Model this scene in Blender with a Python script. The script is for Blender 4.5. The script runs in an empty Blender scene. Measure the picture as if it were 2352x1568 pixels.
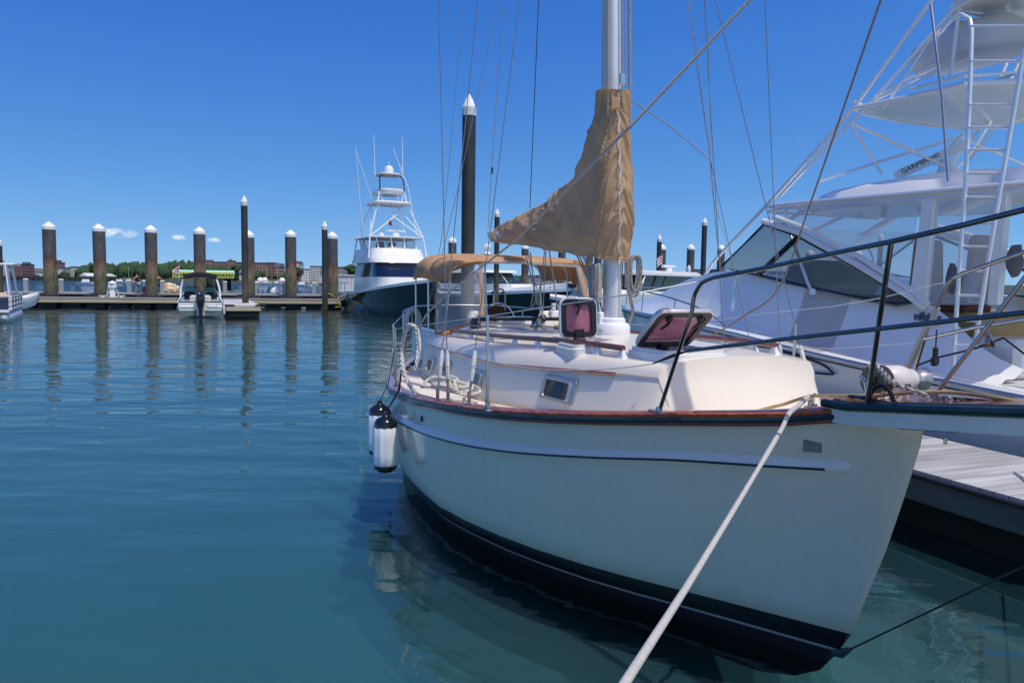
import bpy, bmesh, math, random
from mathutils import Vector, Matrix, noise
R=math.radians; sin=math.sin; cos=math.cos; PI=math.pi
random.seed(7)
scn=bpy.context.scene
COL=scn.collection
# ---------------------------------------------------------------- camera
H=2.3; FP=1698.0; PITCH=R(4.38); ROLL=R(0.8)
_f=Vector((0,cos(PITCH),-sin(PITCH))); _u=Vector((0,sin(PITCH),cos(PITCH))); _r=Vector((1,0,0))
CR=_r*cos(ROLL)+_u*sin(ROLL); CU=_u*cos(ROLL)-_r*sin(ROLL)
def ray(x,y): return _f+CR*((x-1176)/FP)-CU*((y-784)/FP)
class Fr:
    """a local frame on the water: x axis at angle a (world), z up"""
    def __init__(s,ox,oy,deg):
        a=R(deg); s.o=Vector((ox,oy,0)); s.ax=(Vector((cos(a),sin(a),0)),Vector((-sin(a),cos(a),0)),Vector((0,0,1)))
        s.m=Matrix.Translation(s.o)@Matrix.Rotation(a,4,'Z')
    def L(s,px,py,x=None,y=None,z=None):
        d=ray(px,py); c=Vector((0,0,H))-s.o
        i,k=(0,x) if x is not None else (1,y) if y is not None else (2,z)
        t=(k-c.dot(s.ax[i]))/d.dot(s.ax[i]); p=c+d*t
        return Vector([p.dot(a) for a in s.ax])
    def V(s,px,py,a,b):   # on the vertical plane through local points a,b (x,y)
        n=Vector((-(b[1]-a[1]),b[0]-a[0],0)); nw=s.ax[0]*n.x+s.ax[1]*n.y
        d=ray(px,py); c=Vector((0,0,H))-s.o
        k=n.x*a[0]+n.y*a[1]; t=(k-c.dot(nw))/d.dot(nw); p=c+d*t
        return Vector([p.dot(q) for q in s.ax])
M=Fr(2.249,3.983,110.5)        # x = metres aft of the bow, y = metres to starboard
W=Fr(0,0,0)
FRM={}; BASE={}
def tag(o,label=None,cat=None,group=None,kind=None):
    if label: o['label']=label
    if cat: o['category']=cat
    if group: o['group']=group
    if kind: o['kind']=kind
    return o
def thing(name,label,cat,base=(0,0,0),fr=W,group=None):
    o=bpy.data.objects.new(name,None); COL.objects.link(o); o.empty_display_size=.2
    o.matrix_world=fr.m@Matrix.Translation(Vector(base))
    BASE[o.name]=Vector(base); return tag(o,label,cat,group)
def lerp(a,b,t): return a+(b-a)*t
def itp(tab,x):
    if x<=tab[0][0]: return tab[0][1]
    for (a,p),(b,q) in zip(tab,tab[1:]):
        if x<=b: return p+(q-p)*(x-a)/(b-a)
    return tab[-1][1]
def sm(tab,x):      # smooth (monotone cubic-ish) interpolation
    n=len(tab)
    if x<=tab[0][0]: return tab[0][1]
    if x>=tab[-1][0]: return tab[-1][1]
    for i in range(n-1):
        a,p=tab[i]; b,q=tab[i+1]
        if x<=b:
            h=b-a; t=(x-a)/h; d=(q-p)/h
            def tg(k):
                if k==0: return (tab[1][1]-tab[0][1])/(tab[1][0]-tab[0][0])
                if k==n-1: return (tab[-1][1]-tab[-2][1])/(tab[-1][0]-tab[-2][0])
                l=(tab[k][1]-tab[k-1][1])/(tab[k][0]-tab[k-1][0]); r=(tab[k+1][1]-tab[k][1])/(tab[k+1][0]-tab[k][0])
                return 0 if l*r<=0 else 2*l*r/(l+r)
            m0=tg(i)*h; m1=tg(i+1)*h
            return (2*t**3-3*t*t+1)*p+(t**3-2*t*t+t)*m0+(-2*t**3+3*t*t)*q+(t**3-t*t)*m1
def cr(pts,k=6,closed=False):
    P=[Vector(p) for p in pts]; n=len(P); out=[]
    if n<3 and not closed: return P
    for i in range(n if closed else n-1):
        if closed: a,b,c,d=P[i-1],P[i],P[(i+1)%n],P[(i+2)%n]
        else: a=P[max(i-1,0)];b=P[i];c=P[i+1];d=P[min(i+2,n-1)]
        for j in range(k):
            t=j/k; out.append(.5*((2*b)+(c-a)*t+(2*a-5*b+4*c-d)*t*t+(3*b-a-3*c+d)*t**3))
    if not closed: out.append(P[-1])
    return out
def sag(a,b,d,n=14):
    a=Vector(a);b=Vector(b); return [a.lerp(b,i/n)-Vector((0,0,d*4*(i/n)*(1-i/n))) for i in range(n+1)]
class MB:
    def __init__(s): s.v=[]; s.f=[]; s.mi=[]; s.m=0
    def add(s,vs,fs):
        k=len(s.v); s.v+= [Vector(p) for p in vs]
        for f in fs: s.f.append([k+i for i in f]); s.mi.append(s.m)
        return s
    def box(s,c,d,rz=0,rot=None,taper=1,bev=0):
        c=Vector(c); h=Vector(d)/2; m=rot if rot else Matrix.Rotation(rz,3,'Z')
        if bev:
            b=min(bev,h.x*.9,h.y*.9,h.z*.9); rings=[]
            for z,i in ((-h.z,b),(-h.z+b,0),(h.z-b,0),(h.z,b)):
                tx=1 if z<0 else taper
                x=(h.x-i)*tx; y=(h.y-i)*tx; e=b*.7 if i==0 else 0
                rings.append([c+m@Vector(q) for q in ((x-e,-y,z),(x,-y+e,z),(x,y-e,z),(x-e,y,z),(-x+e,y,z),(-x,y-e,z),(-x,-y+e,z),(-x+e,-y,z))])
            return s.loft(rings,True,True)
        vs=[]
        for z in (-1,1):
            t=taper if z>0 else 1
            for x,y in ((-1,-1),(1,-1),(1,1),(-1,1)): vs.append(c+m@Vector((x*h.x*t,y*h.y*t,z*h.z)))
        return s.add(vs,[(3,2,1,0),(4,5,6,7),(0,1,5,4),(1,2,6,5),(2,3,7,6),(3,0,4,7)])
    def loft(s,rings,closed=True,cap=False):
        n=len(rings[0]); vs=[p for r in rings for p in r]; fs=[]
        for i in range(len(rings)-1):
            for j in range(n if closed else n-1):
                a=i*n+j; b=i*n+(j+1)%n; fs.append((a,b,b+n,a+n))
        if cap: fs.append(tuple(range(n-1,-1,-1))); fs.append(tuple(range((len(rings)-1)*n,len(rings)*n)))
        return s.add(vs,fs)
    def tube(s,pts,r,n=8,closed=False,cap=True,flat=1):
        P=[Vector(p) for p in pts]; m=len(P); rr=r if isinstance(r,(list,tuple)) else [r]*m
        rings=[]; up=None
        for i in range(m):
            a=P[i-1] if (i>0 or closed) else P[i]; b=P[(i+1)%m] if (i<m-1 or closed) else P[i]
            t=(b-a); t=t.normalized() if t.length>1e-9 else Vector((0,0,1))
            if up is None:
                up=Vector((0,0,1)) if abs(t.z)<.9 else Vector((1,0,0))
            x=t.cross(up); 
            if x.length<1e-6: x=t.orthogonal()
            x.normalize(); up=x.cross(t).normalized()
            rings.append([P[i]+(x*cos(2*PI*k/n)+up*sin(2*PI*k/n)*flat)*rr[i] for k in range(n)])
        if closed: rings.append(rings[0]); return s.loft(rings,True,False)
        return s.loft(rings,True,cap)
    def lathe(s,prof,c=(0,0,0),n=16,ax=None,sx=1,sy=1,a0=0):
        c=Vector(c); q=Vector((0,0,1)).rotation_difference(Vector(ax).normalized()).to_matrix() if ax is not None else Matrix.Identity(3)
        rings=[[c+q@Vector((r*sx*cos(a0+2*PI*k/n),r*sy*sin(a0+2*PI*k/n),z)) for k in range(n)] for r,z in prof]
        return s.loft(rings,True,True)
    def slab(s,poly,off):     # polygon (list of points) extruded by vector off
        off=Vector(off); a=[Vector(p) for p in poly]; n=len(a)
        return s.loft([a,[p+off for p in a]],True,True)
    def blob(s,c,r,sub=2,amp=.2,fr=1.0,seed=0,oct2=0):
        bm=bmesh.new(); bmesh.ops.create_icosphere(bm,subdivisions=sub,radius=1)
        c=Vector(c); r=Vector(r); vs=[]
        for v in bm.verts:
            d=v.co.copy(); k=1+amp*noise.noise(d*fr*2+Vector((seed,seed*.7,0)))*2+oct2*noise.noise(d*fr*7+Vector((seed,3,0)))
            vs.append(c+Vector((d.x*r.x,d.y*r.y,d.z*r.z))*k)
        fs=[tuple(v.index for v in f.verts) for f in bm.faces]; bm.free()
        return s.add(vs,fs)
    def build(s,name,mat,parent=None,smooth=40,fr=None,base=None,solid=0,mods=None):
        me=bpy.data.meshes.new(name)
        root=parent
        while root is not None and root.parent: root=root.parent
        b=BASE[root.name] if root is not None else Vector(base or (0,0,0))
        me.from_pydata([p-b for p in s.v],[],s.f)
        mats=mat if isinstance(mat,(list,tuple)) else [mat]
        for m in mats: me.materials.append(m)
        if len(mats)>1: me.polygons.foreach_set('material_index',s.mi)
        bm=bmesh.new(); bm.from_mesh(me)
        bmesh.ops.recalc_face_normals(bm,faces=bm.faces[:])
        if smooth:
            for e in bm.edges:
                e.smooth = not (len(e.link_faces)==2 and e.calc_face_angle(0)>R(smooth))
            for f in bm.faces: f.smooth=True
        bm.to_mesh(me); bm.free()
        o=bpy.data.objects.new(name,me); COL.objects.link(o)
        if parent is not None: o.parent=parent
        else: o.matrix_world=(fr or W).m@Matrix.Translation(b); BASE[o.name]=b
        if solid:
            md=o.modifiers.new('solid','SOLIDIFY'); md.thickness=solid; md.offset=0
        return o
def dup(root,matrix=None,label=None):
    def rec(o,par):
        c=o.copy(); COL.objects.link(c); c.parent=par
        for ch in list(o.children): rec(ch,c)
        return c
    r=rec(root,None); 
    if matrix is not None: r.matrix_world=matrix
    if label: r['label']=label
    return r
# ---------------------------------------------------------------- materials
MT={}
def mat(name,col=(.5,.5,.5),rough=.5,metal=0,var=.0,scale=4,bump=0,bscale=30,alpha=1,trans=0,ior=1.45,coat=0,spec=.5,dark=None,sheen=0,stretch=(1,1,1),detail=5):
    if name in MT: return MT[name]
    m=bpy.data.materials.new(name); m.use_nodes=True; nt=m.node_tree; N=nt.nodes; Lk=nt.links
    b=N['Principled BSDF']; b.inputs['Base Color'].default_value=(*col,1); b.inputs['Roughness'].default_value=rough
    b.inputs['Metallic'].default_value=metal; b.inputs['IOR'].default_value=ior; b.inputs['Alpha'].default_value=alpha
    b.inputs['Transmission Weight'].default_value=trans; b.inputs['Coat Weight'].default_value=coat; b.inputs['Coat Roughness'].default_value=.08
    b.inputs['Specular IOR Level'].default_value=spec
    if var or bump:
        tc=N.new('ShaderNodeTexCoord'); mp=N.new('ShaderNodeMapping'); mp.inputs['Scale'].default_value=stretch; Lk.new(tc.outputs['Object'],mp.inputs[0])
    if var:
        n=N.new('ShaderNodeTexNoise'); n.inputs['Scale'].default_value=scale; n.inputs['Detail'].default_value=detail; Lk.new(mp.outputs[0],n.inputs['Vector'])
        r=N.new('ShaderNodeValToRGB'); d=dark or tuple(c*(1-var) for c in col); l=tuple(min(1,c*(1+var*.5)) for c in col)
        r.color_ramp.elements[0].position=.3; r.color_ramp.elements[0].color=(*d,1); r.color_ramp.elements[1].position=.7; r.color_ramp.elements[1].color=(*l,1)
        Lk.new(n.outputs[0],r.inputs[0]); Lk.new(r.outputs[0],b.inputs['Base Color'])
        rm=N.new('ShaderNodeMapRange'); rm.inputs[3].default_value=max(.02,rough*.8); rm.inputs[4].default_value=min(1,rough*1.25); Lk.new(n.outputs[0],rm.inputs[0]); Lk.new(rm.outputs[0],b.inputs['Roughness'])
    if bump:
        n2=N.new('ShaderNodeTexNoise'); n2.inputs['Scale'].default_value=bscale; n2.inputs['Detail'].default_value=4; Lk.new(mp.outputs[0],n2.inputs['Vector'])
        bp=N.new('ShaderNodeBump'); bp.inputs['Strength'].default_value=.6; bp.inputs['Distance'].default_value=bump; Lk.new(n2.outputs[0],bp.inputs['Height']); Lk.new(bp.outputs[0],b.inputs['Normal'])
    MT[name]=m; return m
gel=mat('gelcoat_white',(.78,.77,.73),.22,var=.05,scale=1.2,coat=.3)
def stained(m,z0,z1,col,amt=.5,streak=.12):
    """scum line between heights z0..z1 and faint vertical run marks"""
    nt=m.node_tree; N=nt.nodes; Lk=nt.links; b=N['Principled BSDF']; src=[l.from_socket for l in nt.links if l.to_socket==b.inputs['Base Color']][0]
    tc=N.new('ShaderNodeTexCoord'); mp=N.new('ShaderNodeMapping'); mp.inputs['Scale'].default_value=(9,9,.5); Lk.new(tc.outputs['Object'],mp.inputs[0])
    n=N.new('ShaderNodeTexNoise'); n.inputs['Scale'].default_value=1.6; n.inputs['Detail'].default_value=7; Lk.new(mp.outputs[0],n.inputs['Vector'])
    r=N.new('ShaderNodeMapRange'); r.inputs[1].default_value=.52; r.inputs[2].default_value=.8; r.inputs[4].default_value=streak*2; Lk.new(n.outputs[0],r.inputs[0])
    sp=N.new('ShaderNodeSeparateXYZ'); Lk.new(tc.outputs['Object'],sp.inputs[0]); n2=N.new('ShaderNodeTexNoise'); n2.inputs['Scale'].default_value=4; n2.inputs['Detail'].default_value=5; Lk.new(tc.outputs['Object'],n2.inputs['Vector'])
    ma=N.new('ShaderNodeMath'); ma.operation='MULTIPLY_ADD'; ma.inputs[1].default_value=-.12; Lk.new(n2.outputs[0],ma.inputs[0]); Lk.new(sp.outputs['Z'],ma.inputs[2])
    r2=N.new('ShaderNodeMapRange'); r2.inputs[1].default_value=z1-.06; r2.inputs[2].default_value=z0-.06; r2.inputs[3].default_value=0; r2.inputs[4].default_value=amt; Lk.new(ma.outputs[0],r2.inputs[0])
    ad=N.new('ShaderNodeMath'); ad.use_clamp=True; Lk.new(r.outputs[0],ad.inputs[0]); Lk.new(r2.outputs[0],ad.inputs[1])
    mx=N.new('ShaderNodeMix'); mx.data_type='RGBA'; Lk.new(ad.outputs[0],mx.inputs[0]); Lk.new(src,mx.inputs[6]); mx.inputs[7].default_value=(*col,1); Lk.new(mx.outputs[2],b.inputs['Base Color'])
cream=mat('gelcoat_cream',(.77,.70,.585),.3,var=.05,scale=1.5,coat=.2)
hullw=mat('hull_gelcoat',(.70,.64,.50),.16,var=.04,scale=.9,coat=.5)
stained(hullw,.2,.34,(.33,.31,.2),.45,.07)
deckm=mat('deck_nonskid',(.76,.69,.60),.7,var=.07,scale=3,bump=.0015,bscale=300)
teak=mat('varnished_teak',(.33,.085,.03),.22,var=.45,scale=3,coat=.8,stretch=(1.5,14,14),dark=(.17,.04,.016))
teakd=mat('red_brown_teak',(.2,.05,.028),.3,var=.4,scale=5,coat=.5,stretch=(1.5,14,14))
green=mat('dark_green_rubber',(.012,.028,.03),.3,var=.4,scale=4,coat=.3)
steel=mat('stainless',(.6,.6,.58),.24,1,var=.12,scale=5)
steelk=mat('stainless_dark_reflection',(.20,.205,.20),.14,1,var=.2,scale=6)  # pulpit steel: reflection of dark surroundings put into the base colour
life=mat('vinyl_wire',(.55,.55,.53),.4,.2)
steeld=mat('stainless_worn',(.42,.40,.37),.22,1,var=.25,scale=9)
alu=mat('mast_aluminium',(.68,.69,.7),.45,.35,var=.12,scale=4,stretch=(1,1,.2))
white=mat('white_plastic',(.8,.8,.79),.35,var=.04,scale=5)
whitep=mat('white_powdercoat',(.8,.81,.82),.18,var=.03,scale=2,coat=.4)
anod=mat('bright_pipe',(.8,.8,.8),.28,.35)
black=mat('black_plastic',(.014,.014,.016),.4,var=.3,scale=9)
blackg=mat('black_gloss',(.008,.008,.01),.12,coat=.5)
rope=mat('white_rope',(.62,.59,.52),.85,var=.25,scale=40,bump=.004,bscale=160)
ropeg=mat('grey_rope',(.33,.31,.28),.85,var=.3,scale=40,bump=.003,bscale=160)
sheetm=mat('sheet_rope',(.42,.41,.39),.8,var=.2,scale=60,bump=.002,bscale=200)
sheetb=mat('tan_sheet_rope',(.27,.21,.17),.8,var=.2,scale=60,bump=.002,bscale=200)
ropek=mat('black_rope',(.015,.015,.02),.8,var=.3,scale=40)
wire=mat('rig_wire',(.3,.29,.28),.35,.7,var=.2,scale=30)
galv=mat('galvanised_chain',(.42,.41,.38),.5,.6,var=.35,scale=25)
rust=mat('rusty_chain',(.12,.085,.07),.7,.3,var=.5,scale=30)
hosem=mat('yellow_hose',(.48,.33,.13),.45,var=.4,scale=4,dark=(.2,.14,.07))
glassd=mat('dark_glass',(.012,.016,.02),.05,coat=.3)
glassc=mat('clear_vinyl',(.6,.64,.68),.06,alpha=.3,coat=.5)
glassg=mat('green_glass',(.1,.25,.22),.04,alpha=.55)
glasss=mat('tinted_cabin_glass',(.02,.03,.035),.03,alpha=.62)
pink=mat('pink_acrylic',(.45,.16,.24),.06,alpha=.72,var=.15,scale=6)
tan=mat('tan_canvas',(.62,.44,.26),.85,var=.14,scale=3,bump=.0012,bscale=260)
def translucent(m,k,col):
    nt=m.node_tree; b=nt.nodes['Principled BSDF']; o=nt.nodes['Material Output']; t=nt.nodes.new('ShaderNodeBsdfTranslucent'); t.inputs['Color'].default_value=(*col,1)
    x=nt.nodes.new('ShaderNodeMixShader'); x.inputs[0].default_value=k; nt.links.new(b.outputs[0],x.inputs[1]); nt.links.new(t.outputs[0],x.inputs[2]); nt.links.new(x.outputs[0],o.inputs['Surface'])
translucent(tan,.35,(.75,.52,.3))
tanb=mat('tan_boot_canvas',(.6,.38,.2),.85,var=.12,scale=3,bump=.0015,bscale=260); translucent(tanb,.3,(.85,.5,.25))
tape=mat('white_tape',(.72,.7,.66),.6,var=.15,scale=30)
domem=mat('boat_upholstery_tan',(.36,.22,.1),.7,var=.15,scale=4)
greyi=mat('grey_interior',(.22,.23,.24),.5,var=.1)
concr=mat('dock_concrete',(.3,.3,.3),.85,var=.2,scale=2,bump=.004,bscale=20)
fascia=mat('dock_timber_fascia',(.5,.42,.28),.8,var=.25,scale=2,stretch=(.3,1,6))
blackr=mat('black_dock_float',(.01,.01,.012),.7,var=.4,scale=2)
cap_m=mat('pile_cap_white',(.78,.79,.78),.45,var=.04,scale=3)
orange=mat('orange_plastic',(.6,.2,.02),.45,var=.1)
yel=mat('yellow_rope',(.6,.42,.06),.7,var=.2,scale=20)
brownv=mat('brown_vinyl',(.11,.05,.025),.5,var=.3,scale=6)
navy=mat('navy_hull',(.006,.013,.026),.09,coat=.6,var=.3,scale=.6)
navy2=mat('black_yacht_hull',(.004,.005,.008),.1,coat=.6)
def stripes(name,c1,c2,axis,scale,rough=.7,w=.06,bump=.01,var=.25,sx=1):
    """planks: c1 boards with thin gaps c2 every 1/scale metres along axis"""
    m=mat(name,c1,rough,var=var,scale=1.7,stretch=(.5,4,1) if axis=='Y' else (4,.5,1)); nt=m.node_tree; N=nt.nodes; Lk=nt.links; b=N['Principled BSDF']
    tc=N.new('ShaderNodeTexCoord'); sp=N.new('ShaderNodeSeparateXYZ'); Lk.new(tc.outputs['Object'],sp.inputs[0])
    mu=N.new('ShaderNodeMath'); mu.operation='MULTIPLY'; mu.inputs[1].default_value=scale; Lk.new(sp.outputs[axis],mu.inputs[0])
    fr=N.new('ShaderNodeMath'); fr.operation='FRACT'; Lk.new(mu.outputs[0],fr.inputs[0])
    lt=N.new('ShaderNodeMath'); lt.operation='LESS_THAN'; lt.inputs[1].default_value=w; Lk.new(fr.outputs[0],lt.inputs[0])
    fl=N.new('ShaderNodeMath'); fl.operation='FLOOR'; Lk.new(mu.outputs[0],fl.inputs[0])
    wn=N.new('ShaderNodeTexWhiteNoise'); wn.noise_dimensions='1D'; Lk.new(fl.outputs[0],wn.inputs['W'])
    src=[l.from_socket for l in nt.links if l.to_socket==b.inputs['Base Color']][0]
    hs=N.new('ShaderNodeHueSaturation'); mr=N.new('ShaderNodeMapRange'); mr.inputs[3].default_value=.75; mr.inputs[4].default_value=1.2; Lk.new(wn.outputs['Value'],mr.inputs[0]); Lk.new(mr.outputs[0],hs.inputs['Value']); Lk.new(src,hs.inputs['Color'])
    mx=N.new('ShaderNodeMix'); mx.data_type='RGBA'; Lk.new(lt.outputs[0],mx.inputs[0]); Lk.new(hs.outputs[0],mx.inputs[6]); mx.inputs[7].default_value=(*c2,1)
    Lk.new(mx.outputs[2],b.inputs['Base Color']); return m
# ---------------------------------------------------------------- sky, sun, water
world=bpy.data.worlds.new('World'); scn.world=world; world.use_nodes=True
SUNH=Vector((.676,-.737)); SELEV=R(67)
nt=world.node_tree; N=nt.nodes; Lk=nt.links; bg=N['Background']
sky=N.new('ShaderNodeTexSky'); sky.sky_type='NISHITA'; sky.sun_disc=False; sky.sun_elevation=SELEV
sky.sun_rotation=math.atan2(SUNH.x,SUNH.y); sky.air_density=1.0; sky.dust_density=1.0; sky.ozone_density=2.0; sky.altitude=0
bg.inputs['Strength'].default_value=.13
# four small fair-weather clouds low over the harbour
tc=N.new('ShaderNodeTexCoord'); geo=tc.outputs['Generated']
last=sky.outputs[0]
# sample the clear upper part of the sky dome a little higher than the view, so that no yellow haze band lies on the horizon
_sx=N.new('ShaderNodeSeparateXYZ'); Lk.new(geo,_sx.inputs[0]); _ab=N.new('ShaderNodeMath'); _ab.operation='ABSOLUTE'; Lk.new(_sx.outputs['Z'],_ab.inputs[0])
_ma=N.new('ShaderNodeMath'); _ma.operation='MULTIPLY_ADD'; _ma.inputs[1].default_value=.9; _ma.inputs[2].default_value=.14; Lk.new(_ab.outputs[0],_ma.inputs[0])
_cx=N.new('ShaderNodeCombineXYZ'); Lk.new(_sx.outputs['X'],_cx.inputs['X']); Lk.new(_sx.outputs['Y'],_cx.inputs['Y']); Lk.new(_ma.outputs[0],_cx.inputs['Z'])
_nm=N.new('ShaderNodeVectorMath'); _nm.operation='NORMALIZE'; Lk.new(_cx.outputs[0],_nm.inputs[0]); Lk.new(_nm.outputs[0],sky.inputs['Vector'])
tot=None
for (px,py,wx,wy) in ((268,536,42,11),(412,545,16,6),(492,552,15,6),(108,523,5,3)):
    d=ray(px,py).normalized(); r=Vector((d.y,-d.x,0)).normalized(); up=r.cross(d)
    acc=None
    for ax_,w_ in ((r,wx),(up,wy)):
        dp=N.new('ShaderNodeVectorMath'); dp.operation='DOT_PRODUCT'; dp.inputs[1].default_value=ax_*(FP/w_)
        Lk.new(geo,dp.inputs[0])
        o=N.new('ShaderNodeMath'); o.operation='SUBTRACT'; o.inputs[1].default_value=d.dot(ax_)*(FP/w_); Lk.new(dp.outputs['Value'],o.inputs[0])
        p=N.new('ShaderNodeMath'); p.operation='MULTIPLY'; Lk.new(o.outputs[0],p.inputs[0]); Lk.new(o.outputs[0],p.inputs[1])
        if acc is None: acc=p
        else:
            a=N.new('ShaderNodeMath'); Lk.new(acc.outputs[0],a.inputs[0]); Lk.new(p.outputs[0],a.inputs[1]); acc=a
    fr_=N.new('ShaderNodeVectorMath'); fr_.operation='DOT_PRODUCT'; fr_.inputs[1].default_value=d; Lk.new(geo,fr_.inputs[0])
    inv=N.new('ShaderNodeMath'); inv.operation='SUBTRACT'; inv.inputs[0].default_value=1.0; Lk.new(acc.outputs[0],inv.inputs[1])
    front=N.new('ShaderNodeMath'); front.operation='GREATER_THAN'; front.inputs[1].default_value=.5; Lk.new(fr_.outputs['Value'],front.inputs[0])
    mu=N.new('ShaderNodeMath'); mu.operation='MULTIPLY'; mu.use_clamp=True; Lk.new(inv.outputs[0],mu.inputs[0]); Lk.new(front.outputs[0],mu.inputs[1])
    if tot is None: tot=mu
    else:
        a=N.new('ShaderNodeMath'); a.operation='MAXIMUM'; Lk.new(tot.outputs[0],a.inputs[0]); Lk.new(mu.outputs[0],a.inputs[1]); tot=a
cn=N.new('ShaderNodeTexNoise'); cn.inputs['Scale'].default_value=90; cn.inputs['Detail'].default_value=6; Lk.new(geo,cn.inputs['Vector'])
cm=N.new('ShaderNodeMath'); cm.operation='MULTIPLY_ADD'; cm.inputs[1].default_value=1.6; cm.inputs[2].default_value=-.55; Lk.new(cn.outputs[0],cm.inputs[0])
ca=N.new('ShaderNodeMath'); ca.operation='MULTIPLY'; ca.use_clamp=True; Lk.new(tot.outputs[0],ca.inputs[0]); Lk.new(cm.outputs[0],ca.inputs[1])
cb=N.new('ShaderNodeMath'); cb.operation='MULTIPLY'; cb.use_clamp=True; cb.inputs[1].default_value=2.4; Lk.new(ca.outputs[0],cb.inputs[0])
mx=N.new('ShaderNodeMix'); mx.data_type='RGBA'; Lk.new(cb.outputs[0],mx.inputs[0]); mx.inputs[7].default_value=(7,7.2,7.6,1)
SKYMIX=mx
# grade the clear sky channel by channel to the deep blue of the day
sc_=N.new('ShaderNodeSeparateColor'); Lk.new(last,sc_.inputs[0]); cc_=N.new('ShaderNodeCombineColor')
for i_,(a_,p_,m_) in enumerate(((.17,2.47,15),(.41,1.6,15),(1.75,.72,9.5))):
    pw=N.new('ShaderNodeMath'); pw.operation='POWER'; pw.inputs[1].default_value=p_; Lk.new(sc_.outputs[i_],pw.inputs[0])
    ml=N.new('ShaderNodeMath'); ml.operation='MULTIPLY'; ml.inputs[1].default_value=a_; Lk.new(pw.outputs[0],ml.inputs[0])
    mn=N.new('ShaderNodeMath'); mn.operation='MINIMUM'; mn.inputs[1].default_value=m_; Lk.new(ml.outputs[0],mn.inputs[0]); Lk.new(mn.outputs[0],cc_.inputs[i_])
Lk.new(cc_.outputs[0],mx.inputs[6])
Lk.new(mx.outputs[2],bg.inputs['Color'])
sl=bpy.data.lights.new('sun','SUN'); sl.energy=2.8; sl.angle=R(.55); sl.color=(1,.95,.85)
so=bpy.data.objects.new('sun',sl); COL.objects.link(so)
sd=Vector((SUNH.x*cos(SELEV),SUNH.y*cos(SELEV),sin(SELEV)))
so.rotation_euler=sd.to_track_quat('Z','Y').to_euler(); so.location=(5,-5,20)
cam=bpy.data.cameras.new('camera'); co=bpy.data.objects.new('camera',cam); COL.objects.link(co)
co.matrix_world=Matrix.Translation((0,0,H))@Matrix((CR,CU,-_f)).transposed().to_4x4()
cam.sensor_width=36; cam.lens=36*FP/2352; cam.clip_end=6000; cam.clip_start=.05
scn.camera=co
scn.view_settings.view_transform='Standard'; scn.view_settings.look='None'; scn.view_settings.exposure=.12; scn.view_settings.gamma=1
cy=scn.cycles; cy.max_bounces=7; cy.transparent_max_bounces=24; cy.caustics_reflective=True; cy.blur_glossy=.15; cy.caustics_refractive=False; cy.sample_clamp_indirect=6
# water
wm=bpy.data.materials.new('harbour_water'); wm.use_nodes=True; nt=wm.node_tree; N=nt.nodes; Lk=nt.links; b=N['Principled BSDF']
b.inputs['Base Color'].default_value=(.021,.083,.070,1); b.inputs['Roughness'].default_value=.02; b.inputs['IOR'].default_value=1.85
g=N.new('ShaderNodeNewGeometry'); sp=N.new('ShaderNodeSeparateXYZ'); Lk.new(g.outputs['Position'],sp.inputs[0])
def nz(scale,stretch,rot,detail=2,rough=.5):
    mp=N.new('ShaderNodeMapping'); mp.inputs['Scale'].default_value=stretch; mp.inputs['Rotation'].default_value=(0,0,R(rot)); Lk.new(g.outputs['Position'],mp.inputs[0])
    n=N.new('ShaderNodeTexNoise'); n.inputs['Scale'].default_value=scale; n.inputs['Detail'].default_value=detail; n.inputs['Roughness'].default_value=rough; Lk.new(mp.outputs[0],n.inputs['Vector']); return n.outputs[0]
def mth(op,a,b_=None,c=None,cl=False):
    n=N.new('ShaderNodeMath'); n.operation=op; n.use_clamp=cl
    for i,v in enumerate((a,b_,c)):
        if v is None: continue
        if isinstance(v,(int,float)): n.inputs[i].default_value=v
        else: Lk.new(v,n.inputs[i])
    return n.outputs[0]
w1=nz(.9,(.35,1,1),8,2); w2=nz(2.4,(.4,1,1),-10,2); w3=nz(7,(.7,1,1),25,2); w4=nz(.16,(1,1,1),0,2)
# calm inside the basin, choppier in patches and out in the open harbour
patch=mth('MULTIPLY_ADD',w4,3.2,-1.1,True)
dist=N.new('ShaderNodeMapRange'); dist.inputs[1].default_value=5; dist.inputs[2].default_value=22; dist.inputs[3].default_value=.6; dist.inputs[4].default_value=.62; Lk.new(sp.outputs['Y'],dist.inputs[0])
openw=N.new('ShaderNodeMapRange'); openw.inputs[1].default_value=70; openw.inputs[2].default_value=82; openw.inputs[3].default_value=0; openw.inputs[4].default_value=1; Lk.new(sp.outputs['Y'],openw.inputs[0])
h=mth('MULTIPLY',w1,.10); h=mth('MULTIPLY_ADD',w2,.034,h)
h3=mth('MULTIPLY',w3,.010); h3=mth('MULTIPLY',h3,mth('MULTIPLY_ADD',patch,.8,.25)); h=mth('ADD',h,h3)
amp=mth('MULTIPLY',dist.outputs[0],mth('MULTIPLY_ADD',patch,.5,.6)); amp=mth('MULTIPLY_ADD',openw.outputs[0],4.5,amp)
h=mth('MULTIPLY',h,amp)
bp=N.new('ShaderNodeBump'); bp.inputs['Strength'].default_value=1; bp.inputs['Distance'].default_value=1; Lk.new(h,bp.inputs['Height'])
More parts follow.
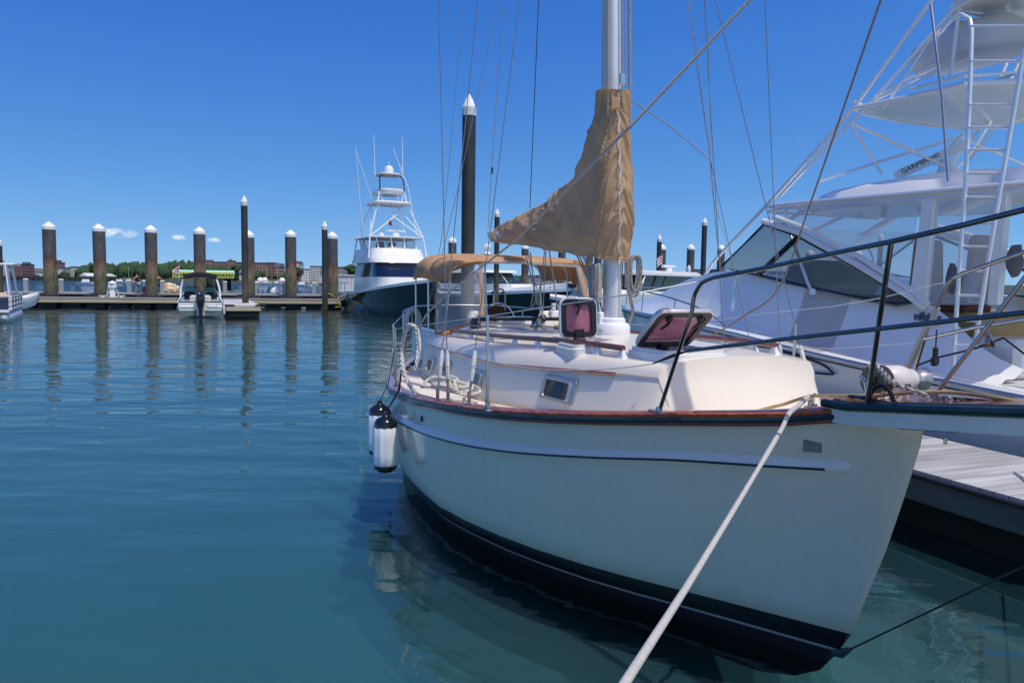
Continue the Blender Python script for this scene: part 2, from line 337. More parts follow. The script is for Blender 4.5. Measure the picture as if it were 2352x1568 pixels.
# clear surface: Fresnel mirror over the lit water below
gl=N.new('ShaderNodeBsdfGlossy'); gl.inputs['Roughness'].default_value=.02; Lk.new(bp.outputs[0],gl.inputs['Normal'])
fz=N.new('ShaderNodeFresnel'); fz.inputs['IOR'].default_value=1.7; Lk.new(bp.outputs[0],fz.inputs['Normal'])
tp_=N.new('ShaderNodeBsdfTransparent'); ms=N.new('ShaderNodeMixShader'); Lk.new(fz.outputs[0],ms.inputs[0]); Lk.new(tp_.outputs[0],ms.inputs[1]); Lk.new(gl.outputs[0],ms.inputs[2]); Lk.new(ms.outputs[0],N['Material Output'].inputs['Surface'])
N.remove(b)
# the water itself is bluer out in the channel
mxw=N.new('ShaderNodeMix'); mxw.data_type='RGBA'; Lk.new(openw.outputs[0],mxw.inputs[0]); mxw.inputs[6].default_value=(.021,.083,.070,1); mxw.inputs[7].default_value=(.012,.05,.09,1); 
WATER=wm
mb=MB(); mb.add([(-2500,-60,-.07),(2500,-60,-.07),(2500,1600,-.07),(-2500,1600,-.07)],[(0,1,2,3)])
tag(mb.build('water',wm,smooth=0),kind='structure')
bm_=bpy.data.materials.new('murky_water_bed'); bm_.use_nodes=True; nt=bm_.node_tree; N=nt.nodes; Lk=nt.links; b=N['Principled BSDF']; b.inputs['Roughness'].default_value=1; b.inputs['Specular IOR Level'].default_value=0
g=N.new('ShaderNodeNewGeometry'); sp=N.new('ShaderNodeSeparateXYZ'); Lk.new(g.outputs['Position'],sp.inputs[0])
ow=N.new('ShaderNodeMapRange'); ow.inputs[1].default_value=60; ow.inputs[2].default_value=80; Lk.new(sp.outputs['Y'],ow.inputs[0])
mm=N.new('ShaderNodeMix'); mm.data_type='RGBA'; Lk.new(ow.outputs[0],mm.inputs[0]); mm.inputs[6].default_value=(.050,.185,.225,1); mm.inputs[7].default_value=(.035,.12,.22,1)
nn=N.new('ShaderNodeTexNoise'); nn.inputs['Scale'].default_value=.25; nn.inputs['Detail'].default_value=3; Lk.new(g.outputs['Position'],nn.inputs['Vector'])
hv=N.new('ShaderNodeHueSaturation'); mr=N.new('ShaderNodeMapRange'); mr.inputs[3].default_value=.8; mr.inputs[4].default_value=1.2; Lk.new(nn.outputs[0],mr.inputs[0]); Lk.new(mr.outputs[0],hv.inputs['Value']); Lk.new(mm.outputs[2],hv.inputs['Color']); Lk.new(hv.outputs[0],b.inputs['Base Color'])
lay=bm_
for zi,(zl_,al) in enumerate(((-.28,.2),(-.62,.28),(-1.0,.38),(-1.5,1))):
    if al<1:
        m_=bm_.copy(); nt=m_.node_tree; t_=nt.nodes.new('ShaderNodeBsdfTransparent'); x_=nt.nodes.new('ShaderNodeMixShader'); x_.inputs[0].default_value=al
        nt.links.new(t_.outputs[0],x_.inputs[1]); nt.links.new(nt.nodes['Principled BSDF'].outputs[0],x_.inputs[2]); nt.links.new(x_.outputs[0],nt.nodes['Material Output'].inputs['Surface'])
    else: m_=bm_
    mb=MB(); mb.add([(-2500,-60,zl_),(2500,-60,zl_),(2500,1600,zl_),(-2500,1600,zl_)],[(0,1,2,3)])
    tag(mb.build('water_murk' if al<1 else 'water_bed',m_,smooth=0),kind='structure')

# the planked dock the photographer stands on (unseen deck, added to bounce warm light)
mb=MB(); mb.box((-2,-1.2,.58),(26,6.0,.05)); pv=mb.build('dock_walkway',stripes('walkway_planks',(.5,.45,.37),(.05,.05,.05),'X',7,w=.05,var=.25),smooth=0,base=(-2,-1.2,.6))
tag(pv,kind='structure')
# ---------------------------------------------------------------- the cream sailboat (frame M)
SB=thing('sailboat','cream sailing boat with dark rub rail and two open pink hatches, filling the foreground','sailboat',(4,0,0),M)
L=M.L
zs=[(0,1.6),(.3,1.6),(.55,1.55),(1.1,1.47),(1.9,1.36),(2.8,1.26),(3.5,1.205),(4.2,1.155),(5.1,1.11),(6.5,1.08),(8,1.09),(9.5,1.16),(10.2,1.2)]
bs=[(0,.0),(.08,.09),(.3,.22),(.55,.43),(1.1,.82),(1.9,1.27),(2.8,1.58),(3.5,1.73),(4.2,1.83),(5.1,1.86),(6,1.76),(7,1.5),(8,1.15),(8.8,.8)]
bw=[(0,0),(.1,.07),(.67,.46),(1.55,1.06),(2.45,1.48),(3.45,1.73),(4.6,1.76),(5.6,1.62),(6.6,1.3),(7.6,.85),(8.4,.4)]
def zsh(s): return sm(zs,s)
def bsh(s): return sm(bs,s)
SE=8.8
def stem(z): return itp([(-1.3,3.4),(-.7,2.6),(-.55,1.5),(-.35,.95),(-.15,.66),(0,.545),(.2,.42),(.8,.2),(1.2,.08),(1.5,.0),(1.7,-.02)],z)
def hullb(s,z):     # half breadth at station s, height z
    zt=zsh(s); s0=stem(z)
    if s<=s0: return 0
    k=max(0,min(1,(z-.15)/(zt-.15)))
    # waterline family: blend from bw (z=.15) to the sheer, measured from the local stem
    a=sm(bw,(s-s0)*1.0); bb=sm(bs,(s-s0)*(1+0*k)) if k>0 else 0
    v=a+(bb-a)*k+.05*math.sin(PI*k)*min(1,(s-s0)/2)
    if z<.15:
        q=max(.03,(z+1.35)/1.5); v=a*(q**.6 if q>0 else 0)
    return v
TT=[0,.004,.01,.02,.035,.055,.08,.11,.15,.19,.24,.29,.35,.41,.47,.53,.6,.67,.74,.81,.88,.94,1]
lev=[-1.3,-.72,-.6,-.45,-.3,-.15,0.0,.042,.0421,.062,.0621,.12,.2,.2001,.3,.42,.55,.68,.8,.9,1.0]
mb=MB()
def hrow(side):
    rows=[]
    for z in lev:
        s0=stem(z); rows.append([Vector((lerp(s0,SE-.5*(1.2-z)*.6,t),side*hullb(lerp(s0,SE-.5*(1.2-z)*.6,t),z),z)) for t in TT])
    for k in (.25,.5,.75,1):
        r=[]
        for t in TT:
            s=lerp(0.02,SE,t); z=lerp(1.0,zsh(s),k); s2=lerp(stem(z),SE,t); zz=lerp(1.0,zsh(s2),k)
            r.append(Vector((s2,side*(hullb(s2,zz) if k<1 else bsh(s2)),zz)))
        rows.append(r)
    return rows
boot=mat('boot_top_black',(.006,.006,.008),.2,coat=.3); line=mat('boot_line_grey',(.35,.33,.33),.4); anti=mat('antifouling_purple',(.022,.008,.014),.6,var=.3,scale=6)
for side in (1,-1):
    rows=hrow(side)
    for i in range(len(rows)-1):
        z=(rows[i][5].z+rows[i+1][5].z)/2
        mb.m=3 if z<.042 else 2 if z<.0625 else 1 if z<.2 else 0
        mb.loft([rows[i],rows[i+1]],False)
mb.m=0
ra,rb=hrow(1),hrow(-1)
mb.loft([[r[-1] for r in ra],[r[-1] for r in rb]],False)
hull=mb.build('hull',[hullw,boot,line,anti],SB,smooth=28)
md=hull.modifiers.new('w','WELD'); md.merge_threshold=.002
# moulded ledge under the sheer with its dark rubbing strip
def hpt(s,side,z,off=0): 
    b=hullb(s,z); return Vector((s,side*(b+off),z))
zl=[(.26,1.27),(.6,1.235),(1.1,1.185),(1.7,1.095),(2.75,.96),(3.9,.875),(4.9,.83),(6.5,.79),(8,.8),(9.6,.87)]
for side in (1,-1):
    mb=MB(); rings=[]; st=[.30,.34,.4,.6,.9,1.2,1.6,2,2.4,2.8,3.2,3.6,4,4.4,4.8,5.2,5.6,6,6.5,7,7.5,8,8.5]
    dk=[]
    for i,s in enumerate(st):
        z=sm(zl,s); o=.035*min(1,i/2.)+.002
        rings.append([hpt(s,side,z+.055,-.004),hpt(s,side,z+.012,o*.8),hpt(s,side,z-.004,o),hpt(s,side,z-.016,o),hpt(s,side,z-.022,-.004)])
        dk.append(hpt(s,side,z-.006,o+.003))
    mb.loft(rings,False,False); mb.build('hull_ledge',mat('ledge_gelcoat',(.62,.61,.55),.15,coat=.5),hull,smooth=50)
    MB().tube(cr(dk[2:],3),.0085,6).build('ledge_strip',green,hull)
    # teak cap rail, dark rub rail
    st2=[0.0,.04,.1,.2,.3,.4,.55,.75,1.,1.3,1.6,2,2.4,2.8,3.2,3.6,4,4.4,4.8,5.2,5.6,6,6.5,7,7.5,8,8.5,8.8]
    rg=[]; gr=[]
    for s in st2:
        z=zsh(s); b=bsh(s); ds=.02; nx=(bsh(s+ds)-bsh(max(0,s-ds)))/(ds+min(s,ds)+1e-9); n=Vector((-nx,1,0)).normalized(); n.y*=side
        p=Vector((s,side*b,z)); 
        if s<.15: p.y=side*b
        w_=.115 if b>.15 else b+.01
        rg.append([p+n*.028+Vector((0,0,-.006)),p+n*.03+Vector((0,0,.014)),p+n*.02+Vector((0,0,.024)),p-n*w_+Vector((0,0,.026)),p-n*w_+Vector((0,0,.0))])
        gr.append(p+n*.024+Vector((0,0,-.022)))
    MB().loft(rg,True,True).build('cap_rail',teak,SB,smooth=50)
    gr=gr[3:]
    MB().tube(gr,.02,8,flat=.95).build('rub_rail',green,hull)
    MB().tube([g+Vector((0,0,-.027)) for g in gr],.012,6).build('rub_rail_batten',teakd,hull)
MB().box(L(1913,997,y=.28)+Vector((0,.0,0)),(.085,.004,.075),rot=Matrix.Rotation(R(-38),3,'Z')).build('worn_patch',mat('worn_patch_grey',(.22,.22,.21),.6,var=.35,scale=30),hull) if False else None
p=Vector((.46,hullb(.46,1.4),1.405)); 
a=Vector((.5,hullb(.5,1.4),0))-Vector((.42,hullb(.42,1.4),0)); ang=math.atan2(a.y,a.x)
MB().box(p+Vector((0,0,.0)),(.10,.006,.125),rz=ang).build('worn_patch',mat('worn_patch_grey',(.2,.2,.19),.6,var=.4,scale=30),hull)
_dp=Vector((4.05,hullb(4.05,.98)+.004,.985)); MB().box(_dp,(.06,.012,.05),rz=-.1).build('drain_fitting',black,hull)
# deck
mb=MB(); rows=[]
for s in [.1,.3,.6,1,1.5,2,2.5,3,3.5,4,5,6,7,8,8.75]:
    z=zsh(s)-.05*min(1,s/.8); b=max(.02,bsh(s)-.05); rows.append([Vector((s,b*q,z+.04*(1-q*q)+(.005))) for q in (-1,-.75,-.5,-.25,0,.25,.5,.75,1)])
mb.loft(rows,False).build('deck',deckm,SB,smooth=60)
# cabin trunk
cw=[(1.3,.6),(1.4,.68),(1.6,.79),(1.8,.87),(2.0,.93),(2.4,1.0),(3,1.1),(3.8,1.19),(5,1.23),(6.4,1.2),(7,1.14)]
czb=[(1.4,1.43),(2.3,1.28),(3.8,1.17),(6,1.1),(7,1.1)]
def zeye(s): return itp([(1.5,1.66),(1.9,1.655),(3.9,1.53),(6.1,1.51),(7,1.5)],s)
def ctop(s): return itp([(1.9,1.80),(2.5,1.825),(3.6,1.83),(6,1.78),(7,1.77)],s)
def cam_(s): return itp([(2,.055),(4,.11),(6,.13)],s)
def csec(s,k=0):
    w=sm(cw,s); zb=itp(czb,s)-.04; ze=zeye(s); zt=ctop(s)
    pts=[(w+.012,zb),(w,zb+.05),(w-.095,ze-.012),(w-.082,ze),(w-.098,ze+.035),(w-.125,ze+.075),(w-.17,lerp(ze+.1,zt-cam_(s),.35)),(w-.24,lerp(ze+.11,zt-cam_(s),.85)),(w*.55,zt-cam_(s)*.42),(w*.28,zt-cam_(s)*.12),(0,zt)]
    return pts
mb=MB(); rings=[]
for s in [1.58,1.7,1.85,2,2.2,2.5,2.9,3.3,3.8,4.4,5,5.7,6.4,6.95]:
    q=csec(s); rings.append([Vector((s,y,z)) for y,z in q]+[Vector((s,-y,z)) for y,z in q[-2::-1]])
# rounded sloping front face
q0=csec(1.58)
def fr_(k):   # k 0 top ... 1 base
    out=[]
    for y,z in q0: 
        hk=(z-1.36)/(1.82-1.36)
        out.append((y,z))
    return out
front=[]
for j in range(5):
    t=(j+1)/5; r=[]
    full=[(y,z) for y,z in q0]+[(-y,z) for y,z in q0[-2::-1]]
    for y,z in full:
        zz=lerp(z,1.36,1-(1-t)**1.0) if z>1.36 else z
        h=(zz-1.36)/.46
        r.append(Vector((1.58-.05*t-.22*(1-h)*t**.5*(1-abs(y)/1.3)*1.0*min(1,t*2) ,y*(1-.10*t*(abs(y)/.8)),zz)))
    front.append(r)
rings=front[::-1]+rings
mb.loft(rings,False); mb.add(rings[0],[tuple(range(len(rings[0])))])
mb.add(rings[-1],[tuple(range(len(rings[-1])))])
cabin=mb.build('cabin_trunk',cream,SB,smooth=38)
for side in (1,-1):
    e=[Vector((s,side*(sm(cw,s)-.072),zeye(s)-.006)) for s in (1.95,2.4,2.9,3.4,3.9,4.5,5.2,6,6.6)]
    MB().tube(cr(e,3),.011,6,flat=1.3).build('eyebrow_trim',teak,cabin)
    e=[Vector((s,side*(sm(cw,s)+.02),itp(czb,s)+.0)) for s in (2.0,2.4,2.9,3.4,3.9,4.5,5.2,6,6.6)]
    MB().tube(cr(e,3),.008,6).build('base_bead',mat('yellowed_sealant',(.5,.36,.2),.5,var=.2),cabin)
    # handrail on moulded humps
    hr=[Vector((s,side*(itp([(2.05,.72),(3,.84),(4.4,.95),(6,.97)],s)),lerp(zeye(s)+.11,ctop(s)-cam_(s),.85)+.075)) for s in (2.05,2.4,2.9,3.4,3.9,4.5,5.2,6.0)]
    h=MB().tube(cr(hr,4),[.02]*29,8,flat=1.2).build('handrail',teakd,SB)
    for i in range(8):
        t=i/7; q=Vector([itp([(k/7,v[j]) for k,v in enumerate(hr)],t) for j in range(3)])
        MB().box(q+Vector((.02 if i==0 else 0,0,-.055)),(.13,.06,.085),taper=.45,bev=.012).build('handrail_support',gel,h)
# portlights on the cabin side, both sides
def portlight(s,zc,side,hw=.17,hh=.105):
    def P(a,c,o): 
        ss=s+a; ze=zeye(ss); zb=itp(czb,ss); w=sm(cw,ss); k=(c-zb)/(ze-zb)
        return Vector((ss,side*(w-.095*k+o),c))
    def rr(hw,hh,r,o):
        out=[]
        for cx,cz,a0 in ((hw-r,hh-r,0),(-hw+r,hh-r,90),(-hw+r,-hh+r,180),(hw-r,-hh+r,270)):
            for k in range(4): a=R(a0+30*k); out.append(P(cx+r*cos(a),zc+cz+r*sin(a),o))
        return out
    f=MB().loft([rr(hw,hh,.04,-.01),rr(hw,hh,.04,.02),rr(hw*.93,hh*.9,.036,.026),rr(hw*.8,hh*.78,.03,.026),rr(hw*.76,hh*.73,.03,.042),rr(hw*.7,hh*.66,.025,.042),rr(hw*.7,hh*.66,.025,.0)],True,True).build('portlight_frame',mat('portlight_metal',(.5,.48,.44),.35,.8,var=.15,scale=12),cabin,smooth=30)
    MB().loft([rr(hw*.705,hh*.665,.025,.012),rr(hw*.705,hh*.665,.025,.03)],True,True).build('portlight_glass',glassd,f)
for side in (1,-1):
    for s,z in ((2.63,1.44),(4.28,1.325),(5.45,1.31),(6.2,1.27)): portlight(s,z,side,.18 if s>3 else .25,.095 if s>3 else .105)
# hatches standing open
def rrect(hw,hh,r,n=5):
    out=[]
    for cx,cy,a0 in ((hw-r,hh-r,0),(-hw+r,hh-r,90),(-hw+r,-hh+r,180),(hw-r,-hh+r,270)):
        for k in range(n+1): a=R(a0+90*k/n); out.append((cx+r*cos(a),cy+r*sin(a)))
    return out
def hatch(c,w,hgt,rz,tilt,roll=0):
    """c base centre on the cabin top (frame M); lid hinged there, leaning by tilt"""
    c=Vector(c); rot=Matrix.Rotation(rz,3,'Z')@Matrix.Rotation(roll,3,'Y')
    base=MB()
    o=rrect(w/2+.015,hgt/2+.015,.055); i_=rrect(w/2-.02,hgt/2-.02,.04)
    cc=c+rot@Vector((0,hgt/2*.98,0))
    def ring(p,z,cen): return [cen+rot@Vector((x,y,z)) for x,y in p]
    big=rrect(w/2+.035,hgt/2+.035,.06)
    base.loft([ring(big,-.07,cc),ring(big,.015,cc),ring(o,.02,cc),ring(o,.045,cc),ring(i_,.045,cc),ring(i_,-.02,cc)],True,True)
    lidrot=Matrix.Rotation(rz,3,'Z')@Matrix.Rotation(tilt,3,'X')
    pr=thing_part=None
    H_=MB()
    def lr(p,z): return [c+Vector((0,0,.05))+lidrot@Vector((x,y+hgt/2,z)) for x,y in p]
    oo=rrect(w/2,hgt/2,.07); o2=rrect(w/2-.012,hgt/2-.012,.065); i2=rrect(w/2-.045,hgt/2-.045,.045)
    H_.loft([lr(oo,0),lr(o2,.022),lr(i2,.022),lr(i2,-.022),lr(o2,-.026),lr(oo,-.02),lr(oo,0)],True,False)
    fr=H_.build('hatch',mat('hatch_frame_alu',(.62,.62,.62),.32,.6,var=.06),SB,smooth=35)
    base.build('hatch_coaming',gel,fr,smooth=35)
    gk=MB().loft([lr(i2,-.027),lr(rrect(w/2-.014,hgt/2-.014,.06),-.0285),lr(rrect(w/2-.014,hgt/2-.014,.06),-.031),lr(rrect(w/2-.06,hgt/2-.06,.04),-.031),lr(rrect(w/2-.06,hgt/2-.06,.04),-.012),],True,False).build('hatch_gasket',black,fr,smooth=30)
    gk2=MB().loft([lr(rrect(w/2-.06,hgt/2-.06,.04),.024),lr(rrect(w/2-.03,hgt/2-.03,.05),.024)],True,False).build('hatch_seal_band',black,fr)
    MB().loft([lr(rrect(w/2-.044,hgt/2-.044,.045),-.006),lr(rrect(w/2-.044,hgt/2-.044,.045),.006)],True,True).build('hatch_pane',pink,fr)
    for xx in ((-.27,.27) if w>.45 else (.0,)):
        p=c+Vector((0,0,.05))+lidrot@Vector((xx*w,hgt*.84,-.02)); d=lidrot@Vector((0,0,-1)); dn=lidrot@Vector((.35,-1,0)).normalized()
        MB().lathe([(0.0,0),(.028,.002),(.03,.02),(.012,.04),(0,.042)],p,12,ax=d).tube([p+d*.035,p+d*.045+dn*.04,p+d*.04+dn*.1],[.013,.012,.009],6).build('hatch_handle',black,fr)
    p=c+Vector((0,0,.04)); s_=lidrot@Vector((1,0,0))
    MB().box(p+lidrot@Vector((.0,.06,-.035)),(.09,.07,.02),rot=lidrot,bev=.006).tube([p-s_*.05+lidrot@Vector((0,0,-.03)),p+s_*.05+lidrot@Vector((0,0,-.03))],.024,10).build('hatch_hinge',black,fr)
    MB().tube([c+Vector((0,0,.02))-s_*w*.44+rot@Vector((0,.02,0)),c+Vector((0,0,.02))+s_*w*.44+rot@Vector((0,.02,0))],.01,8).build('hatch_strut',mat('pink_bar',(.5,.28,.34),.3),fr)
    return fr
hatch((2.92,.69,1.785),.36,.36,R(88),R(96),R(7))
hatch((2.14,.34,1.79),.52,.46,R(92),R(40))
# mast with collar and gear
mst=(3.6,0)
def msec(z):
    x=3.58+.055*(z-1.83)
    return [Vector((x+.115*cos(a)*(1 if cos(a)>0 else .95),.084*sin(a),z)) for a in [2*PI*k/20 for k in range(20)]]
mast=MB().loft([msec(1.8),msec(3),msec(5),msec(8),msec(13)],True,True).build('mast',alu,SB,smooth=50)
MB().lathe([(.17,0),(.175,.02),(.175,.1),(.155,.125),(.13,.13),(.125,.17),(.11,.18)],(3.58,0,1.81),24).build('mast_collar',white,mast)
MB().tube([(3.485,-.02,1.95),(3.72,-.02,6.2),(4.1,-.02,13)],.012,6).build('sail_track',steel,mast)
for du,dz in ((.07,0),(-.07,0)):
    pass
for a,b,r in (((3.62,.10,4.0),(4.05,.08,12.9),.006),((3.60,.125,2.2),(4.05,.10,12.9),.006),((3.58,-.10,2.3),(4.05,-.08,12.9),.007),((3.56,-.12,2.3),(4.05,-.10,12.9),.007),((3.60,-.15,3.9),(4.05,-.13,12.9),.013),((3.64,-.165,3.9),(4.07,-.14,12.9),.011),((3.57,.11,3.9),(4.02,.10,12.9),.011)):
    MB().tube([a,b],r,6).build('halyard',ropeg,mast)
MB().box((3.5,0,4.28),(.03,.05,.1)).build('mast_fitting',steel,mast)
# weathered box bolted on the starboard side, winch
a=L(1383,612,y=.12); 
MB().box((3.62,.155,2.33),(.12,.05,.38),bev=.01).box((3.62,.185,2.36),(.07,.02,.3),bev=.005).build('weathered_panel',mat('weathered_grp',(.42,.4,.33),.7,var=.35,scale=14),mast)
MB().box((3.60,.13,1.98),(.09,.05,.13),bev=.01).build('cleat_box',white,mast)
# boom
bz=lambda s: 2.66+.098*(s-3.6)
boom=MB().tube([(3.72,0,bz(3.72)),(7.38,0,bz(7.38))],.05,12,flat=1.3).build('boom',alu,SB)
MB().box((3.72,0,2.63),(.14,.05,.07),bev=.01).build('gooseneck',steel,boom)
# standing rigging: shrouds with taped turnbuckles
def shroud(base,top,side='s',lab=None,r=.0045):
    b=Vector(base); t=Vector(top); d=(t-b).normalized()
    sh=MB().tube([b+d*.3,t],r,5).build('shroud',wire,SB)
    MB().tube([b+d*.1,b+d*.17],.011,8).tube([b+d*.16,b+d*.34],.014,8).tube([b+d*.36,b+d*.46],.009,8).box(b+d*.06,(.014,.03,.1)).box(b+Vector((0,0,.0)),(.09,.05,.012)).build('turnbuckle',steeld,sh)
    MB().tube([b+d*.2,b+d*.24,b+d*.42,b+d*.47],[.013,.021,.021,.012],8).tube([b+d*.32,b+d*.34],.0235,8).build('shroud_tape',tape,sh)
def base_at(px,py,z): return L(px,py,z=z)
for (bx,by,z),(tx,ty) in (((948,915,1.235),(1098,0)),((976,926,1.225),(1007.6,0)),((1028,934,1.25),(1193.5,0))):
    b=base_at(bx,by,z); b.y=min(b.y,bsh(b.x)-.03); 
    if (bx==976): t=L(tx,ty,x=b.x-.02)
    elif bx==948: t=L(tx,ty,x=b.x+.1)
    else: t=L(tx,ty,x=b.x+.25)
    b=Vector((b.x,b.y,zsh(b.x)+.03)); t2=b+(t-b)*2.2
    shroud(b,t2)
def line3(pts,name,m,r,parent=SB,n=6,k=1):
    P=[Vector(p) for p in pts]; 
    if k>1: P=cr(P,k)
    return MB().tube(P,r,n).build(name,m,parent)
# aft / backstay and running lines
line3([L(1068.6,-40,x=8),L(1026.7,428.7,x=8),L(1014,551,x=8),L(955,860,x=8.2)],'backstay',wire,.0045)
line3([L(1150,-30,x=7.4),L(1052.7,429,x=7.4),L(994,676,x=7.4)],'backstay',wire,.0045)
line3([L(1159,-40,y=0.02),L(1130,378,y=.01),L(1121,527,y=0)],'topping_lift',ropeg,.005)
MB().tube([L(1131,385,y=0),L(1129,400,y=0)],.016,6).build('shackle_block',black,SB)
line3([L(1238,-20,x=5.2),L(1217,479,x=5.2)],'lazy_jack',ropek,.005)
# port side shrouds / stays
for (x0,y0),(x1,y1),bz_ in (((1648,429),(1672,783),1.3),((1777,429),(1797,866),1.33),((1754,429),(1866,868),1.36)):
    b=L(x1,y1+4,y=-1.62); dirp=L(x0+(x0-x1)*1.5,y0+(y0-y1)*1.5,y=-1.3)
    b.z=zsh(b.x)+.03
    shroud(b,b+(dirp-b)*1.6,r=.005)
line3([L(1577,-10,y=-1.1),L(1632,368,y=-1.2),L(1646,541,y=-1.3),L(1660,640,y=-1.35)],'stay',wire,.0045)
line3([L(1624,-10,y=-1.1),L(1632,300,y=-1.2),L(1634,429,y=-1.25),L(1670,560,y=-1.3),L(1700,660,y=-1.35),L(1712,745,y=-1.4)],'flag_halyard',ropeg,.003,k=4)
line3([(3.62,-.1,4.15),L(1531,284,y=-.75),L(1632,368,y=-1.2)],'lashing_line',ropeg,.006)
line3([L(1583,-10,y=-1.15),L(1632,368,y=-1.2),L(1721,779,y=-1.5)],'stay',wire,.004)
# lifelines and stanchions
def stanchion(px,py0,py1,side,br=True):
    pass
def post(b,t,r=.0125,name='stanchion'):
    b=Vector(b);t=Vector(t)
    s=MB().tube([b,t],r,10).lathe([(.013,0),(.014,.012),(0,.018)],t,8).build(name,steel,SB)
    MB().box(b+Vector((0,0,.006)),(.13,.07,.012),bev=.004).lathe([(.03,0),(.03,.012),(.02,.02),(.018,.06),(0,.06)],b+Vector((0,0,.01)),12).tube([b+Vector((.045,0,.0)),b+Vector((.045,0,.07)),b+Vector((.035,0,.085)),b+Vector((0,0,.088)),b+Vector((-.035,0,.085)),b+Vector((-.045,0,.07)),b+Vector((-.045,0,0))],.006,6).build('stanchion_base',steeld,s)
    return s
sb1=L(1120,942,z=1.295)
st1=L(1120,726,x=sb1.x); post(sb1,st1)
sb2=Vector((5.35,bsh(5.35)-.05,zsh(5.35)+.02)); st2_=sb2+Vector((0,.02,.66)); post(sb2,st2_)
sb3=Vector((6.6,bsh(6.6)-.05,zsh(6.6)+.02)); st3=sb3+Vector((0,.02,.66)); post(sb3,st3)
for s in (2.75,5.35,6.6):
    b=Vector((s,-bsh(s)+.05,zsh(s)+.025)); post(b,b+Vector((0,-.02,.66)))
pb=L(1545,944,z=1.47); pb.z=zsh(pb.x)+.02; pb.y=bsh(pb.x)-.06
up=((pb.x,pb.y),(-1.0,.34))
A_=lambda x,y: M.V(x,y,*up)
# bow pulpit tubes
def curve(pts,k=6): return cr([Vector(p) for p in pts],k)
top0=A_(1590,712); topc=A_(1598,672); topd=A_(1640,638)
Lg=[pb,pb.lerp(top0,.5),top0,A_(1592,694),topc,A_(1614,651),topd]
rail=[A_(1700,612),A_(1850,577),A_(2045,556-30),A_(2352,483),A_(2500,452)]
pul=MB().tube([pb,pb.lerp(top0,.33),pb.lerp(top0,.66)]+cr([top0,A_(1592,692),topc,A_(1613,650),topd],4)+[A_(1760,615),A_(1900,585),A_(2047,555),A_(2200,520),A_(2352,482)],.0135,12)
pe=A_(2352,482); pul.tube([pe,pe+Vector((-.25,-.02,.035)),pe+Vector((-.45,-.12,.05)),pe+Vector((-.5,-.34,.05))],.0135,12)
pul=pul.build('bow_pulpit',steelk,SB)
MB().tube([A_(1576,806),A_(1800,779),A_(2017,755),A_(2352,718),A_(2352,718)+Vector((-.3,-.02,.02))],.0125,10).build('pulpit_lower_rail',steelk,pul)
l0=A_(2047,557); b0=L(1990,938,y=.30); MB().tube([b0,b0.lerp(l0,.5),l0],.0135,12).build('pulpit_leg',steelk,pul)
MB().box(pb+Vector((0,0,.008)),(.15,.08,.014),bev=.004).lathe([(.024,0),(.02,.03),(0,.03)],pb+Vector((0,0,.01)),12).build('pulpit_foot',steeld,pul)
# port half of the pulpit
B_=lambda x,y: M.V(x,y,(1.3,-.86),(-1.0,-.34))
pp=[B_(2100,858),B_(2124,777),B_(2150,712),B_(2170,664),B_(2186,644),B_(2210,629),B_(2352,579),B_(2480,534)]
MB().tube(cr(pp,5),.013,10).build('pulpit_port_rail',steeld,pul)
MB().tube([B_(2124,778),B_(2240,752),B_(2352,734),B_(2470,716)],.012,10).build('pulpit_lower_rail',steel,pul)
d0=L(2139,918,y=-.16); d1=L(2360,630,y=-.3); MB().tube([d0,d1,d0+(d1-d0)*1.3],.0125,10).build('pulpit_leg',steeld,pul)
MB().tube([B_(2084,846),B_(2134,742)],.022,12).tube([B_(2136,752),B_(2152,706)],.02,12).build('tube_sleeve',mat('beige_tube',(.5,.47,.42),.5,var=.1),pul)
# lifelines starboard
mid=lambda b,t,k:Vector(b).lerp(Vector(t),k)
ll=MB().tube([A_(1640,637)]+[A_(1600,648),L(1470,672,y=1.2)]+[st1,st2_,st3,(7.75,1.2,1.85)],.0042,6).build('lifeline',life,SB)
m1=mid(sb1,st1,.53); t0=A_(1578,806)
sg=sag(m1,(5.35,m1.y*1.08,1.42),.11)
MB().tube([t0,A_(1545,817),A_(1500,835)],[.006,.012,.005],8).build('lifeline_turnbuckle',black,SB)
MB().tube(sag(A_(1500,835),m1,.06,14)+sg+sag(sg[-1],(6.6,1.6,1.45),.03),.0042,6).build('lifeline',life,SB)
pq=lambda x,y: M.V(x,y,(1.0,-.86),(3,-1.6))
MB().tube([B_(2182,648),B_(2152,652),pq(2025,684),pq(1912,704),pq(1750,720),(5.35,-1.8,1.78),(6.6,-1.6,1.77)],.0035,6).build('lifeline',tape,SB)
MB().tube([B_(2120,783),B_(2092,788),pq(1927,800),pq(1702,801),(5.35,-1.8,1.42)],.0035,6).build('lifeline',tape,SB)
# pushpit rail round the stern, gate struts, horseshoe buoy
ps=[(7.75,1.2,1.12),(7.75,1.21,1.8),(7.8,1.2,1.88),(8.3,.98,1.92),(8.75,.7,1.94),(8.9,0,1.95),(8.75,-.7,1.94),(8.3,-.98,1.92),(7.8,-1.2,1.88),(7.75,-1.2,1.12)]
pf=MB().tube(cr(ps,4),.0125,8).build('stern_pushpit',steel,SB)
for q in ((8.4,.92),(8.85,.4),(8.85,-.4),(8.4,-.92)): MB().tube([(q[0],q[1],1.18),(q[0],q[1],1.88)],.0125,8).build('pushpit_leg',steel,pf)
MB().tube([(7.77,1.2,1.5),(8.3,.98,1.52),(8.72,.7,1.54),(8.86,0,1.54)],.01,8).build('pushpit_lower_rail',steel,pf)
